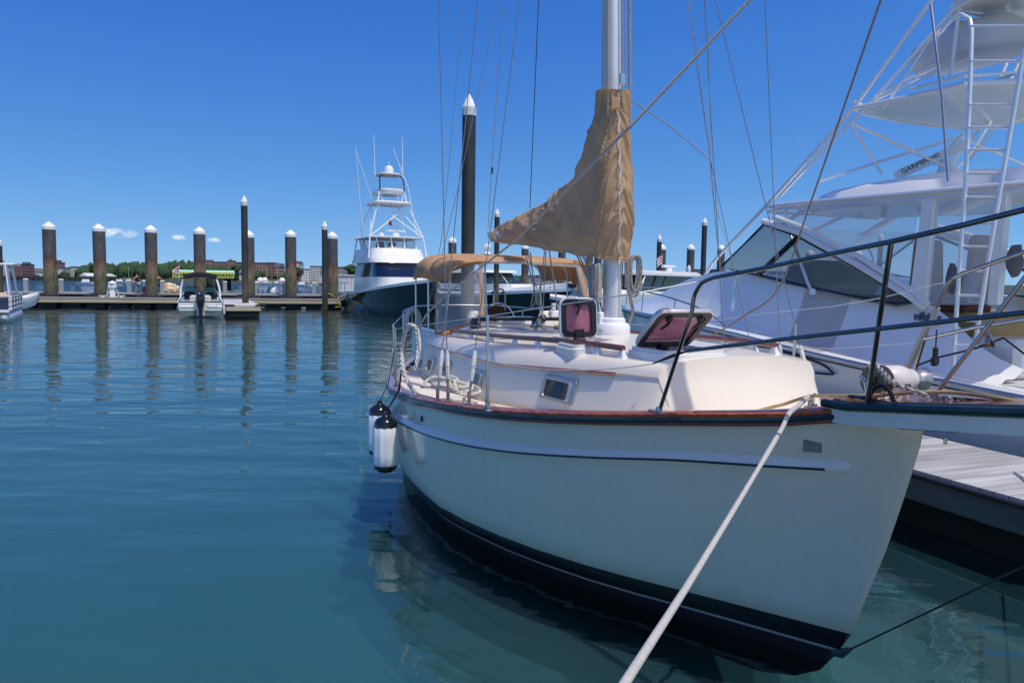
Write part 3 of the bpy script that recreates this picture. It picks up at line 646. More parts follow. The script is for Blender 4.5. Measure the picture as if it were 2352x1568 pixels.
# dodger and bimini: tan canvas on stainless hoops
def arch(s,hw,zt,zs_,n=14,rise=.1):
    out=[]; off=-.13
    for k in range(n+1):
        a=PI*k/n; c=cos(a); q=abs(sin(a))
        y=hw*(abs(c)**.42)*(1 if c>=0 else -1); z=zs_+(zt-zs_)*(q**.5)
        out.append(Vector((s,y+off,z)))
    return out
dg=MB().loft([arch(6.12,1.08,2.60,2.33),arch(6.35,1.1,2.66,2.34),arch(6.8,1.12,2.70,2.33),arch(7.15,1.1,2.69,2.32)],False)
DG=dg.build('dodger_canopy',tanb,SB,smooth=60,solid=.012)
bi=MB().loft([arch(7.16,1.1,2.70,2.36),arch(7.5,1.12,2.74,2.38),arch(7.9,1.1,2.75,2.38),arch(8.3,1.06,2.70,2.36)],False)
BI=bi.build('bimini_canopy',tanb,SB,smooth=60,solid=.012)
for s,hw,zt in ((7.3,1.09,2.68),(8.25,1.05,2.68)):
    a=arch(s,hw-.01,zt,2.3); MB().tube([(s-.1,hw-.13,1.2)]+a+[(s-.1,-hw-.13,1.2)],.0125,8).build('bimini_hoop',steel,BI)
a=arch(6.2,1.07,2.59,2.32)
MB().tube([(6.3,.98,1.65)]+a+[(6.3,-1.2,1.65)],.0125,8).build('dodger_hoop',steel,DG)
for p0,p1 in (((1113,600),(1118,728)),((1319,598),(1345,700))):
    b_=L(*p1,x=5.95); t_=L(*p0,x=6.15); MB().tube([b_,t_],.0135,10).build('dodger_strut',steel,DG)
    o=Vector((.02,.05 if p0[0]<1200 else -.05,0)); MB().tube([b_+o,t_+o],[.03,.028],6,flat=.4).build('dodger_seam',tanb,DG)
# clear windows either side of the open middle
for side,(p0,p1) in ((1,((1113,602),(1118,727))),(-1,((1319,600),(1345,702)))):
    b_=L(*p1,x=5.95); t_=L(*p0,x=6.13)
    rows=[]
    for k in range(9):
        t=k/8; ang=t*PI*.5
        yb=lerp(b_.y,.98 if side>0 else -1.22,sin(ang)); sb=lerp(5.95,6.75,1-cos(ang)); yt=lerp(t_.y,.93 if side>0 else -1.2,sin(ang)); s_t=lerp(6.13,6.9,1-cos(ang))
        zt=lerp(t_.z,2.36,t**1.5); zb=lerp(b_.z,1.60,t)
        rows.append([Vector((sb+.015*sin(9*t),yb,zb)),Vector((lerp(sb,s_t,.5)+.02*sin(14*t+1),lerp(yb,yt,.5),lerp(zb,zt,.5))),Vector((s_t,yt,zt))])
    MB().loft(rows,False).build('dodger_window',glassc,DG)
    MB().tube([r[0] for r in rows],.018,6,flat=1.6).build('window_hem',tanb,DG)
    MB().tube([r[2] for r in rows],.014,6,flat=1.6).build('window_hem',tanb,DG)
    e=[r for r in rows][-1]; MB().tube([e[0],e[2]],.014,6).build('window_hem',tanb,DG)
MB().tube([(6.10,.45,2.585),(6.08,.0,2.59),(6.1,-.8,2.56)],[.035,.04,.03],10,flat=.6).build('rolled_window',glassc,DG)
MB().loft([[Vector((6.18,1.05*q,2.58+.05*(1-q*q))) for q in (-1,-.6,-.2,.2,.6,1)],[Vector((6.16,1.06*q,2.52+.06*(1-q*q))) for q in (-1,-.6,-.2,.2,.6,1)]],False).build('dodger_front_band',tanb,DG,solid=.01)
# cockpit: coaming, companionway, pedestal guard, wheel, traveller
cp=MB()
for s in (1,-1): cp.box((7.5,s*.85,1.38),(1.6,.2,.5),bev=.05)
cp.box((8.3,0,1.35),(.25,1.4,.45),bev=.05); cp.build('cockpit_coaming',gel,SB)
MB().box((6.35,0,1.80),(.9,.8,.12),bev=.03).build('companionway_slide',gel,cabin)
MB().box((6.1,.62,1.86),(.18,.22,.2),bev=.03,taper=.8).box((6.1,-.4,1.86),(.18,.3,.2),bev=.03,taper=.8).build('dodger_breakwater',cream,cabin)
MB().lathe([(.05,0),(.055,.02),(.05,.03)],(5.9,-.22,1.87),14,ax=(-1,0,0)).build('round_emblem',mat('emblem_navy',(.02,.03,.06),.4),cabin)
a=L(1134,715,x=8.3); b=L(1160,715,x=8.3); t=L(1147,664,x=8.3)
MB().tube([a,Vector((8.3,a.y,t.z-.15))]+cr([Vector((8.3,a.y,t.z-.12)),Vector((8.3,lerp(a.y,b.y,.15),t.z-.02)),Vector((8.3,(a.y+b.y)/2,t.z)),Vector((8.3,lerp(a.y,b.y,.85),t.z-.02)),Vector((8.3,b.y,t.z-.12))],4)+[b],.014,8).build('pedestal_guard',steel,SB)
wc=Vector((8.4,(a.y+b.y)/2,1.7)); wh=MB().tube([wc+Vector((0,.30*cos(2*PI*k/28),.30*sin(2*PI*k/28))) for k in range(28)],.013,6,closed=True)
for k in range(6): wh.tube([wc,wc+Vector((0,.30*cos(PI*k/3),.30*sin(PI*k/3)))],.007,5)
wh.build('steering_wheel',steel,SB)
MB().box((8.2,(a.y+b.y)/2,1.5),(.16,.18,.55),bev=.03).build('steering_pedestal',white,SB)
MB().lathe([(0,0),(.2,0),(.17,.1),(.05,.2),(0,.2)],(8.15,(a.y+b.y)/2+.12,1.78),14,ax=(1,0,.2)).build('wheel_cover',brownv,SB)
tv=MB().box((5.55,0,1.88),(.06,1.7,.045),bev=.008)
for u in (-.8,0,.8): tv.box((5.55,u,1.83),(.14,.1,.12),taper=.8)
tv=tv.build('traveller_track',black,SB); MB().box((5.5,-.25,1.95),(.12,.2,.09),bev=.02).tube([(5.5,-.3,2),(5.5,-.3,2.08)],.03,8).tube([(5.5,-.2,2),(5.5,-.2,2.08)],.03,8).build('traveller_car',white,tv)
# mainsheet and vang falls
ms=[((1205,575),(1243,725)),((1211,575),(1250,733)),((1218,580),(1232,700)),((1254,577),(1246,730)),((1262,578),(1284,727)),((1246,640),(1224,705)),((1229,650),(1218,712)),((1251,577),(1238,690))]
for i,((x0,y0),(x1,y1)) in enumerate(ms):
    p0=L(x0,y0,y=.02); p1=L(x1,y1,x=5.5); p0.z=min(p0.z,bz(p0.x)-.05)
    MB().tube([p0,p1],.0065 if i%2 else .009,6).build('mainsheet_part',ropeg,SB)
for (x0,y0),(x1,y1) in (((1322,580),(1372,690)),((1328,581),(1381,700)),((1335,580),(1374,668)),((1342,582),(1386,720)),((1350,585),(1384,760))):
    MB().tube([L(x0,y0,y=.03),L(x1,y1,y=.05)],.008,6).build('vang_line',ropeg,SB)
MB().box(L(1355,595,y=.02),(.05,.06,.1),bev=.015).build('sheet_block',mat('grey_block',(.3,.3,.29),.5),boom)
# rope clutches, blocks, lines led aft over the cabin top
for y in (.42,.52,.62): MB().tube(cr([(3.5,y*.3,1.86),(4.3,y*.9,1.865),(5.2,y*1.25,1.85),(6.0,y*1.3,1.86)],4),.007,6).build('led_aft_line',ropeg,cabin)
for s,y in ((3.9,.66),(3.55,.55),(5.6,.72)): MB().lathe([(0,0),(.045,0),(.05,.02),(.03,.04),(.05,.06),(.045,.075),(0,.08)],(s,y,1.85),12).box((s+.1,y,1.875),(.16,.05,.04),bev=.01).build('turning_block',steeld,cabin)
MB().tube([(3.95,.74,1.85),(4.9,.9,1.83),(5.9,.95,1.8)],.016,6,flat=.6).build('genoa_track',steeld,cabin)
MB().box((4.0,.62,1.9),(.07,.07,.12),taper=.6,bev=.012).build('dorade_plug',mat('grey_green_plug',(.12,.14,.12),.5),cabin)
# windlass
wl=L(2040,872,x=.50)
WC=L(2048,873,z=1.765); ax=Vector((0,-1,0)); kk=.78; SC=lambda pr: [(a*kk,b*kk) for a,b in pr]
wb=MB().lathe(SC([(.0,-.09),(.10,-.09),(.112,-.075),(.115,.0),(.115,.07),(.10,.12),(.085,.145),(.082,.19),(0,.19)]),WC,24,ax=ax).box(WC+Vector((0,.02,-.115)),(.15,.18,.13),bev=.02)
WB=wb.build('windlass',mat('windlass_cream',(.68,.63,.58),.35,var=.12,scale=6,coat=.2),SB)
MB().lathe(SC([(.03,0),(.07,.005),(.06,.03),(.052,.055),(.062,.09),(.085,.11),(.09,.13),(.0,.13)]),WC+Vector((0,-.15,.0)),20,ax=ax).build('warping_drum',mat('drum_alu',(.62,.62,.6),.3,.7,var=.1),WB)
MB().lathe(SC([(.05,0),(.115,.0),(.12,.012),(.1,.022),(.07,.045),(.07,.055),(.1,.078),(.12,.088),(.115,.1),(.04,.1)]),WC+Vector((0,.152,0)),20,ax=ax).build('chain_gypsy',mat('gypsy_bronze',(.2,.17,.12),.4,.8,var=.3,scale=20),WB)
c=WC+Vector((0,.165,0)); MB().lathe(SC([(0,0),(.045,0),(.04,.03),(.02,.035),(0,.06)]),c,12,ax=(0,1,0)).tube([c+Vector((0,.035,0)),c+Vector((.04,.04,.025))],[.014,.010],8).tube([c+Vector((0,.035,0)),c+Vector((-.02,.04,-.08))],[.012,.010],8).build('brake_handle',steeld,WB)
MB().box(WC+Vector((-.09,-.03,-.035)),(.006,.04,.045)).build('maker_plate',mat('plate_grey',(.08,.08,.08),.4,var=.5,scale=60),WB)
# bow platform (bowsprit) with rub rail and bolts
zp=lambda s: 1.655-.135*(s-.25) if s<.3 else 1.652
pl=MB(); rg=[]
for s in (.42,.25,-.2,-.7,-1.2,-1.6):
    z=zp(s); w=.30 if s>-.9 else .26; h=.115
    rg.append([Vector((s,w,z-h)),Vector((s,w,z-.02)),Vector((s,w-.015,z)),Vector((s,-w+.015,z)),Vector((s,-w,z-.02)),Vector((s,-w,z-h))])
pl.loft(rg,True,True); PL=pl.build('bow_platform',mat('platform_gelcoat',(.70,.66,.58),.2,coat=.3,var=.05,scale=2),SB,smooth=30)
for sd in (1,-1):
    MB().tube([(s,sd*(.30 if s>-.9 else .262),zp(s)-.012) for s in (.42,.25,-.2,-.7,-1.2,-1.6)],.026,8).build('platform_rub_rail',green,PL)
for j in range(6):
    y=-.245+.098*j; MB().loft([[Vector((s,y+a,zp(s)+h_)) for a,h_ in ((-.044,.004),(-.044,.022),(.044,.022),(.044,.004))] for s in (.36,.25,-.2,-.7,-1.2,-1.6)],True,True).build('teak_plank',teak,PL,smooth=20)
for px in (2095,2172): MB().lathe([(.009,0),(.009,.03),(0,.03)],L(px,1002 if px<2100 else 1006,y=.26),6,ax=(0,0,-1)).build('platform_bolt',steeld,PL)
MB().tube([(-.08,.27,zp(-.08)-.118),(-.42,.27,zp(-.42)-.118)],.004,5).build('chafe_strip',steeld,PL)
# loop fairlead on the platform edge, bow cleats
f0=Vector((.05,.26,zp(.05)+.02)); 
fl=MB().tube(cr([f0+Vector((.14,0,0)),f0+Vector((.085,0,.012)),f0+Vector((.055,0,.06)),f0+Vector((0,0,.085)),f0+Vector((-.055,0,.06)),f0+Vector((-.085,0,.012)),f0+Vector((-.14,0,0))],4),[.008]+[.012]*23+[.008],8).box(f0+Vector((0,0,.002)),(.42,.05,.012),bev=.004)
fl.build('fairlead_loop',mat('dark_bronze',(.03,.03,.03),.35,.6,var=.3),PL)
def cleat(c,rz,sc=1,par=SB,m=steeld):
    c=Vector(c); q=Matrix.Rotation(rz,3,'Z')
    f=lambda x,y,z: c+q@Vector((x,y,z))*sc
    return MB().tube([f(-.13,0,.052),f(-.09,0,.06),f(0,0,.056),f(.09,0,.06),f(.13,0,.052)],[.006*sc,.012*sc,.014*sc,.012*sc,.006*sc],8).tube([f(-.035,0,0),f(-.03,0,.055)],.013*sc,8).tube([f(.035,0,0),f(.03,0,.055)],.013*sc,8).box(f(0,0,.004),(.14*sc,.05*sc,.01),rz=rz).build('cleat',m,par)
cl0=L(1850,930,z=1.545); cl0.z=zsh(cl0.x)+.02; cleat(cl0+Vector((.05,-.09,0)),R(125),1.1)
MB().tube([(s_,bsh(s_)-.035,zsh(s_)+.03) for s_ in (.6,.75,.9,1.05)],.013,6,flat=.35).build('chafe_plate',steeld,SB)
cleat((.95,-.62,1.5),R(60),1.1)
# bobstay from the stem to the end of the platform
b0=L(1932,1500,y=0); b1=Vector((-1.45,0,zp(-1.45)-.12))
bs_=MB().tube([b0,b0+(b1-b0)*1],.006,6).build('bobstay',mat('dark_wire',(.04,.05,.05),.4,.6),SB)
MB().tube([b0+Vector((.06,0,-.02)),b0,b0+(b1-b0).normalized()*.09],[.025,.03,.014],8).build('bobstay_fitting',mat('dark_blue_shackle',(.03,.05,.06),.4),bs_)
# stemhead: furled genoa on its forestay (mostly above the picture)
fs0=Vector((-1.35,0,zp(-1.35)+.1)); fs1=Vector((3.95,0,13.0))
MB().tube([fs0,fs0.lerp(fs1,.03),fs0.lerp(fs1,.06),fs0.lerp(fs1,.12),fs0.lerp(fs1,.3),fs0.lerp(fs1,.7),fs0.lerp(fs1,.98)],[.008,.03,.05,.075,.07,.05,.02],10).build('furled_genoa',tan,SB)
# ---- loose gear on and about the boat, each its own thing
# boom cover
co_pts=[(1385,221),(1383,260),(1374,286),(1360,309),(1347,359),(1325,409),(1308,424),(1282,440),(1257,464),(1216,483),(1191,498),(1166,508),(1140,522),(1128,534)]
up_=[]
for x,y in co_pts:
    p=L(x,y,y=0); up_.append((p.z-.098*(p.x-3.6),p.x))
up_.sort(); 
zlo=2.60; zhi=L(1385,224,y=0).z
def saft(zz): return itp(up_,zz)
NB=120; rings=[]
for i in range(81):
    zz=lerp(zlo-.03,zhi,i/80); k=(zz-zlo)/(zhi-zlo)
    sa=max(saft(zz),3.8); sc_=3.60+.055*(zz-1.83)*.6
    rf=itp([(0,.15),(.12,.185),(.3,.19),(.5,.175),(.75,.14),(.9,.13),(1,.145)],k); xf=itp([(0,.20),(.2,.24),(.5,.22),(.75,.17),(.9,.15),(1,.17)],k)
    ring=[]
    for j in range(NB):
        t=j/NB
        if t<.25 or t>=.75:      # front half round the mast
            a=(t if t<.25 else t-1)*2*PI   # -90..90
            x=sc_-xf*cos(a); y=rf*sin(a)
        else:
            q=(t-.25)/.5; qq=abs(1-2*q)   # 1 at mast, 0 at aft end
            e=1-qq; x=lerp(sc_,sa,1-(qq)**1.35) if sa>sc_ else sc_
            f=(x-sc_)/max(.01,sa-sc_)
            w=rf*(1-.55*f*min(1,(sa-sc_)/1.5))*math.sqrt(max(0,1-f**4))
            # tail on the boom: fat at the bottom, thin ridge on top
            hgt=zz-zlo; top=itp([(s_,z_) for z_,s_ in up_][::-1],x)-zlo
            y=w*(1 if q<.5 else -1)
        z=zz+.098*(x-3.6) if t>=.25 and t<.75 else zz+.0*x
        if t<.25 or t>=.75: z=zz+.098*(x-3.6)
        ring.append(Vector((x,y,z)))
    rings.append(ring)
mb=MB(); mb.loft(rings,True,False); mb.add(rings[-1],[tuple(range(NB))])
# folds: long diagonal creases radiating from the mast, gathers down the zip
vs=mb.v
cen=[Vector((3.62,0,2.9))]
for i,v in enumerate(vs):
    zz=v.z-.098*(v.x-3.6); k=(zz-zlo)/(zhi-zlo); dx=v.x-3.6; out=Vector((0,1 if v.y>0 else -1,0)) if dx>.05 else Vector((dx-.05,v.y,0)).normalized()
    diag=(dx*.75-(zz-2.6)*.9)
    sh=noise.noise(Vector((diag*5.5,(dx+zz)*1.1,3+(v.y>0)*7)))
    rd=noise.noise(Vector((diag*14,(dx+zz)*2.2,9+(v.y>0)*5)))
    ridge=lambda q: (1-abs(noise.noise(q))*2.2)
    cr1=ridge(Vector((diag*3.6+.35*sh,(dx+zz)*.7,3+(v.y>0)*7))); cr2=ridge(Vector((diag*8+.5*sh,(dx-zz)*1.3,11+(v.y>0)*3))); cr3=ridge(Vector((dx*5,(zz)*3.,19+(v.y>0)*3)))
    fx=max(0,min(1,(dx+.04)/.28)); fx=fx*fx*(3-2*fx)
    dA=(sh*.034+max(0,cr1)**2*.065+max(0,cr2)**2*.024-.028)*max(0,min(1,(saft(zz)-v.x)/.18))*(1 if k<.8 else .6)
    ang=math.atan2(v.y,-(v.x-3.62)); wv=noise.noise(Vector((ang*.9,zz*2,4)))
    dB=max(0,1-abs(noise.noise(Vector((ang*.7,zz*5.5+abs(ang)*2.2+wv,1))))*2.4)**2*.034+max(0,1-abs(noise.noise(Vector((ang*1.1,zz*12+abs(ang)*4+wv*2,7))))*2.4)**2*.011-.018+noise.noise(Vector((ang*.8,zz*3,2)))*.03
    oA=Vector((0,1 if v.y>0 else -1,0)); oB=Vector((min(0,dx-.05)-.001,v.y,0)).normalized()
    v+=oA*dA*fx+oB*dB*(1-fx)
    if k<.04: v.z+=noise.noise(Vector((dx*3,v.y*4,0)))*.03
SCV=mb.build('sail_cover',tan,smooth=70,fr=M,base=(3.6,0,2.6))
tag(SCV,'tan canvas sail cover wrapped round the mast and boom of the cream sailboat','sail cover')
zp_=[]
for i in range(3,79,3):
    p=rings[i][5]; zp_.append(Vector((p.x-.022,p.y+.012*sin(i*1.3),p.z)))
MB().tube(cr(zp_,3),.008,6,flat=.6).build('zipper',tape,SCV)
MB().tube([p+Vector((0,0,-.004)) for p in rings[1][:NB//4]+rings[1][NB//4:]],.007,6,closed=True).build('cover_hem',tan,SCV)
for k_ in (34,38,42,46,50,54):
    q_=rings[2][k_]; MB().lathe([(.009,0),(.009,.006),(0,.006)],q_+Vector((0,.004,.02)),8,ax=(0,1,0)).build('cover_grommet',mat('brass_dark',(.08,.06,.04),.4,.6),SCV)
MB().tube([rings[0][4]+Vector((-.02,0,.02)),rings[0][5]+Vector((-.03,.0,-.04))],.008,6).build('zipper_pull',tape,SCV)
MB().box(rings[73][5]+Vector((-.025,.03,0)),(.012,.09,.11),bev=.004).lathe([(.012,0),(.012,.01),(0,.01)],rings[71][6]+Vector((-.04,0,0)),8,ax=(-1,0,0)).build('cover_tab',tan,SCV)
def rope3(path,Rr,name,m,parent=None,pitch=None,**k):
    P=[Vector(p) for p in path]; mb=MB(); pitch=pitch or Rr*7
    # resample evenly
    seg=[0]; 
    for a,b in zip(P,P[1:]): seg.append(seg[-1]+(b-a).length)
    n=max(8,int(seg[-1]/(pitch/7))); Q=[]; j=0
    for i in range(n+1):
        d=seg[-1]*i/n
        while j<len(P)-2 and seg[j+1]<d: j+=1
        t=(d-seg[j])/max(1e-6,seg[j+1]-seg[j]); Q.append(P[j].lerp(P[j+1],t))
    up=None; fr=[]
    for i in range(len(Q)):
        t=(Q[min(i+1,n)]-Q[max(i-1,0)]).normalized()
        if up is None: up=t.orthogonal().normalized()
        x=t.cross(up).normalized(); up=x.cross(t).normalized(); fr.append((x,up))
    for s in range(3):
        pts=[]
        for i,q in enumerate(Q):
            a=2*PI*(seg[-1]*i/n/pitch+s/3); x,u=fr[i]; pts.append(q+(x*cos(a)+u*sin(a))*Rr*.5)
        mb.tube(pts,Rr*.56,5)
    return mb.build(name,m,parent,**k)
# big white mooring line running out of the picture towards the camera
d0=cl0+Vector((.02,-.03,.06)); d1=L(1835,925,z=1.60); p1=L(1762,1040,x=.2); 
a0=L(1838,928,x=.42); a1=L(1795,985,x=.18); a2=L(1600,1310,x=-1.15); a3=L(1440,1560,x=-1.75)
dl=[cl0+Vector((.1,-.12,.05)),cl0+Vector((.03,-.05,.075)),a0,L(1812,950,x=.32),a1,a1.lerp(a2,.5)+Vector((0,0,-.004)),a2,a3,a3+(a3-a2)*1.2]
DL=MB().tube(cr(dl,5),[.0145]*16+[.0125]*8+[.010]*17,10).build('mooring_line',mat('braided_white_rope',(.5,.48,.44),.8,var=.12,scale=60,bump=.004,bscale=220),fr=M,base=a0)
tag(DL,'thick braided white mooring line running from the bow cleat down towards the camera','rope')
for k in (.45,):
    q=a0.lerp(a1,.35) if k<.2 else a1.lerp(a2,.08); dd=(a2-a1).normalized(); MB().tube([q-dd*.012,q+dd*.012],.018 if k<.2 else .0145,10).build('whipping',mat('blue_twine',(.1,.14,.22),.7),DL)
# yellow hose over the foredeck
hz=[L(1690,960,z=1.42),L(1760,938,z=1.50),L(1800,928,z=1.52),L(1860,910,z=1.6),L(1935,909,y=.16),L(2005,908,y=.12),L(2110,901,y=.05),L(2200,902,y=0.02),L(2290,914,y=-.03),L(2352,925,y=-.05),L(2440,935,y=-.1)]
tag(MB().tube(cr(hz,6),.011,8).build('water_hose',hosem,fr=M,base=hz[3]),'yellowed water hose lying across the foredeck below the windlass','hose')
# anchor chain
def chain(path,r,w,name,m,**kw):
    P=cr(path,10); seg=[0]
    for a,b in zip(P,P[1:]): seg.append(seg[-1]+(b-a).length)
    pitch=w*2.1; n=int(seg[-1]/pitch); mb=MB(); j=0
    for i in range(n):
        d=(i+.5)*pitch
        while j<len(P)-2 and seg[j+1]<d: j+=1
        c=P[j].lerp(P[j+1],(d-seg[j])/max(1e-6,seg[j+1]-seg[j])); t=(P[j+1]-P[j]).normalized(); x=t.cross(Vector((0,0,1))).normalized(); u=x.cross(t)
        a=PI/4+(i%2)*PI/2; y=x*cos(a)+u*sin(a)
        mb.tube([c+t*(w*1.0*cos(q)+(w*.55 if cos(q)>0 else -w*.55))+y*(w*.85*sin(q)) for q in [2*PI*k/10 for k in range(10)]],r,5,closed=True)
    return mb.build(name,m,**kw)
ch=[WC+Vector((.02,.17,.09)),WC+Vector((-.03,.15,.085)),L(2050,878,y=.10),L(2080,892,y=.11),L(2110,903,y=.08),L(2150,912,y=.03),L(2200,917,y=0)]
cc=chain(ch,.0052,.014,'anchor_chain',galv,fr=M,base=WC)
tag(cc,'grey galvanised anchor chain coming off the windlass onto the bow platform','chain')
ch2=[L(2195,917,y=.0),L(2250,922,y=-.02),L(2300,925,y=-.04),L(2352,927,y=-.05),L(2420,932,y=-.08)]
tag(chain(ch2,.006,.015,'anchor_chain',rust,fr=M,base=ch2[0]),'brown rusty length of anchor chain along the bow platform at the right edge','chain')
ch3=[WC+Vector((.08,.2,-.1)),L(1975,932,z=1.66),L(2000,922,z=1.66),L(2040,915,z=1.68),L(2080,905,z=1.68)]
tag(chain(ch3,.005,.013,'anchor_chain',galv,fr=M,base=ch3[0]),'short heap of chain links lying on the deck under the windlass','chain')
# fenders
def fender(px,py_top,s,u,lab,r=.13,hh=.62):
    t=L(px,py_top,x=s); c=Vector((s,t.y,t.z))
    T=thing('fender',lab,'fender',c,M,'white ribbed fenders hanging off the starboard side')
    rb=MB(); rings=[]
    for z,k in ((-.11,.86),(-.14,.97),(-.25,1),(-.42,1),(-.51,.97),(-.54,.86)):
        rings.append([c+Vector((cos(a)*r*k*(1+.035*cos(10*a)),sin(a)*r*k*(1+.035*cos(10*a)),z)) for a in [2*PI*q/60 for q in range(60)]])
    rb.loft(rings,True,True).build('fender_body',white,T,smooth=30)
    MB().lathe([(0,.03),(.025,.03),(.03,.0),(.05,-.02),(.1,-.045),(.122,-.08),(.125,-.125),(.1,-.13)],c,20).build('fender_end',blackg,T)
    MB().lathe([(.1,-.53),(.123,-.535),(.12,-.57),(.08,-.605),(0,-.615)],c,20).build('fender_end',blackg,T)
    return T,c
F1,fc1=fender(872,925,5.35,0,'white ribbed fender with black ends, the one farther aft and partly hidden behind the other')
F2,fc2=fender(886,952,4.75,0,'white ribbed fender with black ends, the nearer one hanging in front')
for T,c,tp in ((F1,fc1,(5.35,1.86,1.55)),(F2,fc2,(4.75,1.9,1.6))):
    e=Vector((c.x+.2,bsh(c.x+.2)-.08,zsh(c.x)+.62)); MB().tube([c+Vector((0,0,.02)),Vector((c.x+.02,bsh(c.x)+.04,zsh(c.x)+.05)),e],.0055,6).build('fender_lanyard',ropek,T)
    if c is fc2: MB().tube([c+Vector((.0,0,.02)),Vector((c.x+.03,bsh(c.x)+.03,zsh(c.x)+.04)),e+Vector((-.03,0,.0))],.006,6).build('fender_lanyard',ropek,T)
# twisted white rope: looped over the lifeline, and heaped on deck
q=lambda x,y,z: L(x,y,z=z)
g=lambda x,y,s: L(x,y,x=s)
rp=[g(957,905,4.3),g(938,880,4.5),g(925,845,4.6),g(924,800,4.7),g(930,765,4.7),g(937,748,4.6),g(946,747,4.55),g(957,756,4.5),g(962,790,4.4),g(959,825,4.3),g(954,850,4.3)]
T=rope3(cr(rp,6),.024,'hanging_rope',rope,fr=M,base=rp[0]); tag(T,'white twisted dock rope looped over the lifeline near the stern fenders','rope')
random.seed(3); hp=[]
for i in range(44):
    a=i*.75; rr=.12+.10*random.random(); cxx=4.05+.18*sin(i*.21); hp.append(Vector((cxx+rr*1.3*cos(a),1.50+rr*.75*sin(a)-.12*sin(i*.3),1.20+.045+.012*(i%7)+.0008*i)))
T=rope3(cr(hp,5),.017,'coiled_rope',rope,fr=M,base=hp[0]); tag(T,'heap of white twisted rope lying on the side deck beside the shroud turnbuckles','rope')
# halyard coil on the mast
mbx=[]
for i in range(5):
    o=.012*i; w=.05+.008*(i%3); zt,zb=2.60,2.26-.03*(i%3)
    mbx+= [Vector((3.50-o*.6,-.135-o-w,zt-.04)),Vector((3.50-o*.6,-.14-o,zt)),Vector((3.5-o*.6,-.115-o+w*.4,zt-.05)),Vector((3.5-o*.6,-.115-o+w*.3,zb+.08)),Vector((3.5-o*.6,-.15-o-w*.2,zb)),Vector((3.5-o*.6,-.16-o-w,zb+.1))]
T=rope3(cr(mbx,5),.011,'halyard_coil',ropeg,fr=M,base=mbx[0]); tag(T,'grey halyard rope coil hanging on the port side of the mast','rope')
lo=[L(1441,655,y=-.15),L(1447,690,y=-.2),L(1452,715,y=-.22),L(1446,735,y=-.2),L(1440,752,y=-.18)]
MB().tube(cr(lo,5),.01,6).tube(cr([p+Vector((.02,-.03,.02*(i%2))) for i,p in enumerate(lo)],5),.01,6).build('rope_tail',ropeg,T)
bd=[]
for i in range(22): bd.append(Vector((3.70+.05*sin(i*1.9),.17+.03*cos(i*2.3),1.87+(.62 if i%2 else .0)+.03*random.random())))
T=rope3(cr(bd,5),.011,'rope_bundle',ropeg,fr=M,base=bd[0]); tag(T,'bundle of weathered grey ropes hanging down the starboard side of the mast foot','rope')
# genoa sheets (starboard, port)
sp_=[L(1730,-8,y=.6),L(1450,289,y=1.1),L(1186,551,x=4.1),L(1040,665,x=5.4),L(985,716,x=5.9),L(972,735,x=6.0),L(961,753,x=6.1),L(934,795,x=6.3)]
spl=[sp_[0]+(sp_[0]-sp_[1])*.5]+sp_[:3]+cr(sp_[3:],4)
tag(MB().tube(spl,.0105,8).build('genoa_sheet',sheetm,fr=M,base=sp_[2]),'taut grey genoa sheet crossing in front of the tan sail cover down to the stern','rope')
sp2=[L(2030,-20,y=-.7),L(1862,465,y=-1.2),L(1789,661,y=-1.35),L(1710,725,y=-1.4),L(1631,774,y=-1.2)]
tag(MB().tube(spl and ([sp2[0]+(sp2[0]-sp2[1])*.4]+cr(sp2,5)),.0085,8).build('genoa_sheet',sheetb,fr=M,base=sp2[1]),'tan port genoa sheet hanging in front of the white sportfishing boat','rope')
# horseshoe buoy and outboard bracket clutter at the stern
hb_=[Vector((8.35+.0,.93+.10*cos(a),1.72+.17*sin(a))) for a in [R(-60+300*k/18) for k in range(19)]]
HB=MB().tube(hb_,.045,10).build('horseshoe_buoy',mat('grey_white_vinyl',(.5,.5,.5),.5,var=.1),fr=M,base=(8.35,.93,1.6)); tag(HB,'pale grey horseshoe lifebuoy strapped to the stern rail','lifebuoy')
MB().tube([(8.3,.93,1.5),(8.35,.93,1.92)],.01,6).build('buoy_strap',black,HB)
OB=MB().box((8.3,.55,2.05),(.08,.12,.2),bev=.02).build('outboard_pad',mat('brown_varnish_board',(.16,.09,.03),.4,var=.3,scale=8),fr=M,base=(8.3,.55,2.0)); tag(OB,'varnished brown wooden motor pad clamped on the stern rail behind the dodger','board')
MB().tube([(8.35,.55,1.4),(8.35,.55,2.0)],.012,6).build('pad_clamp',steeld,OB)
OV=MB().tube(cr([L(1017,768,x=5.9),L(1030,762,x=5.95),L(1040,770,x=6.)],4),.02,6).build('orange_strap',orange,fr=M,base=L(1017,768,x=5.9)); tag(OV,'small orange strap tied at the aft end of the starboard handrail','strap')
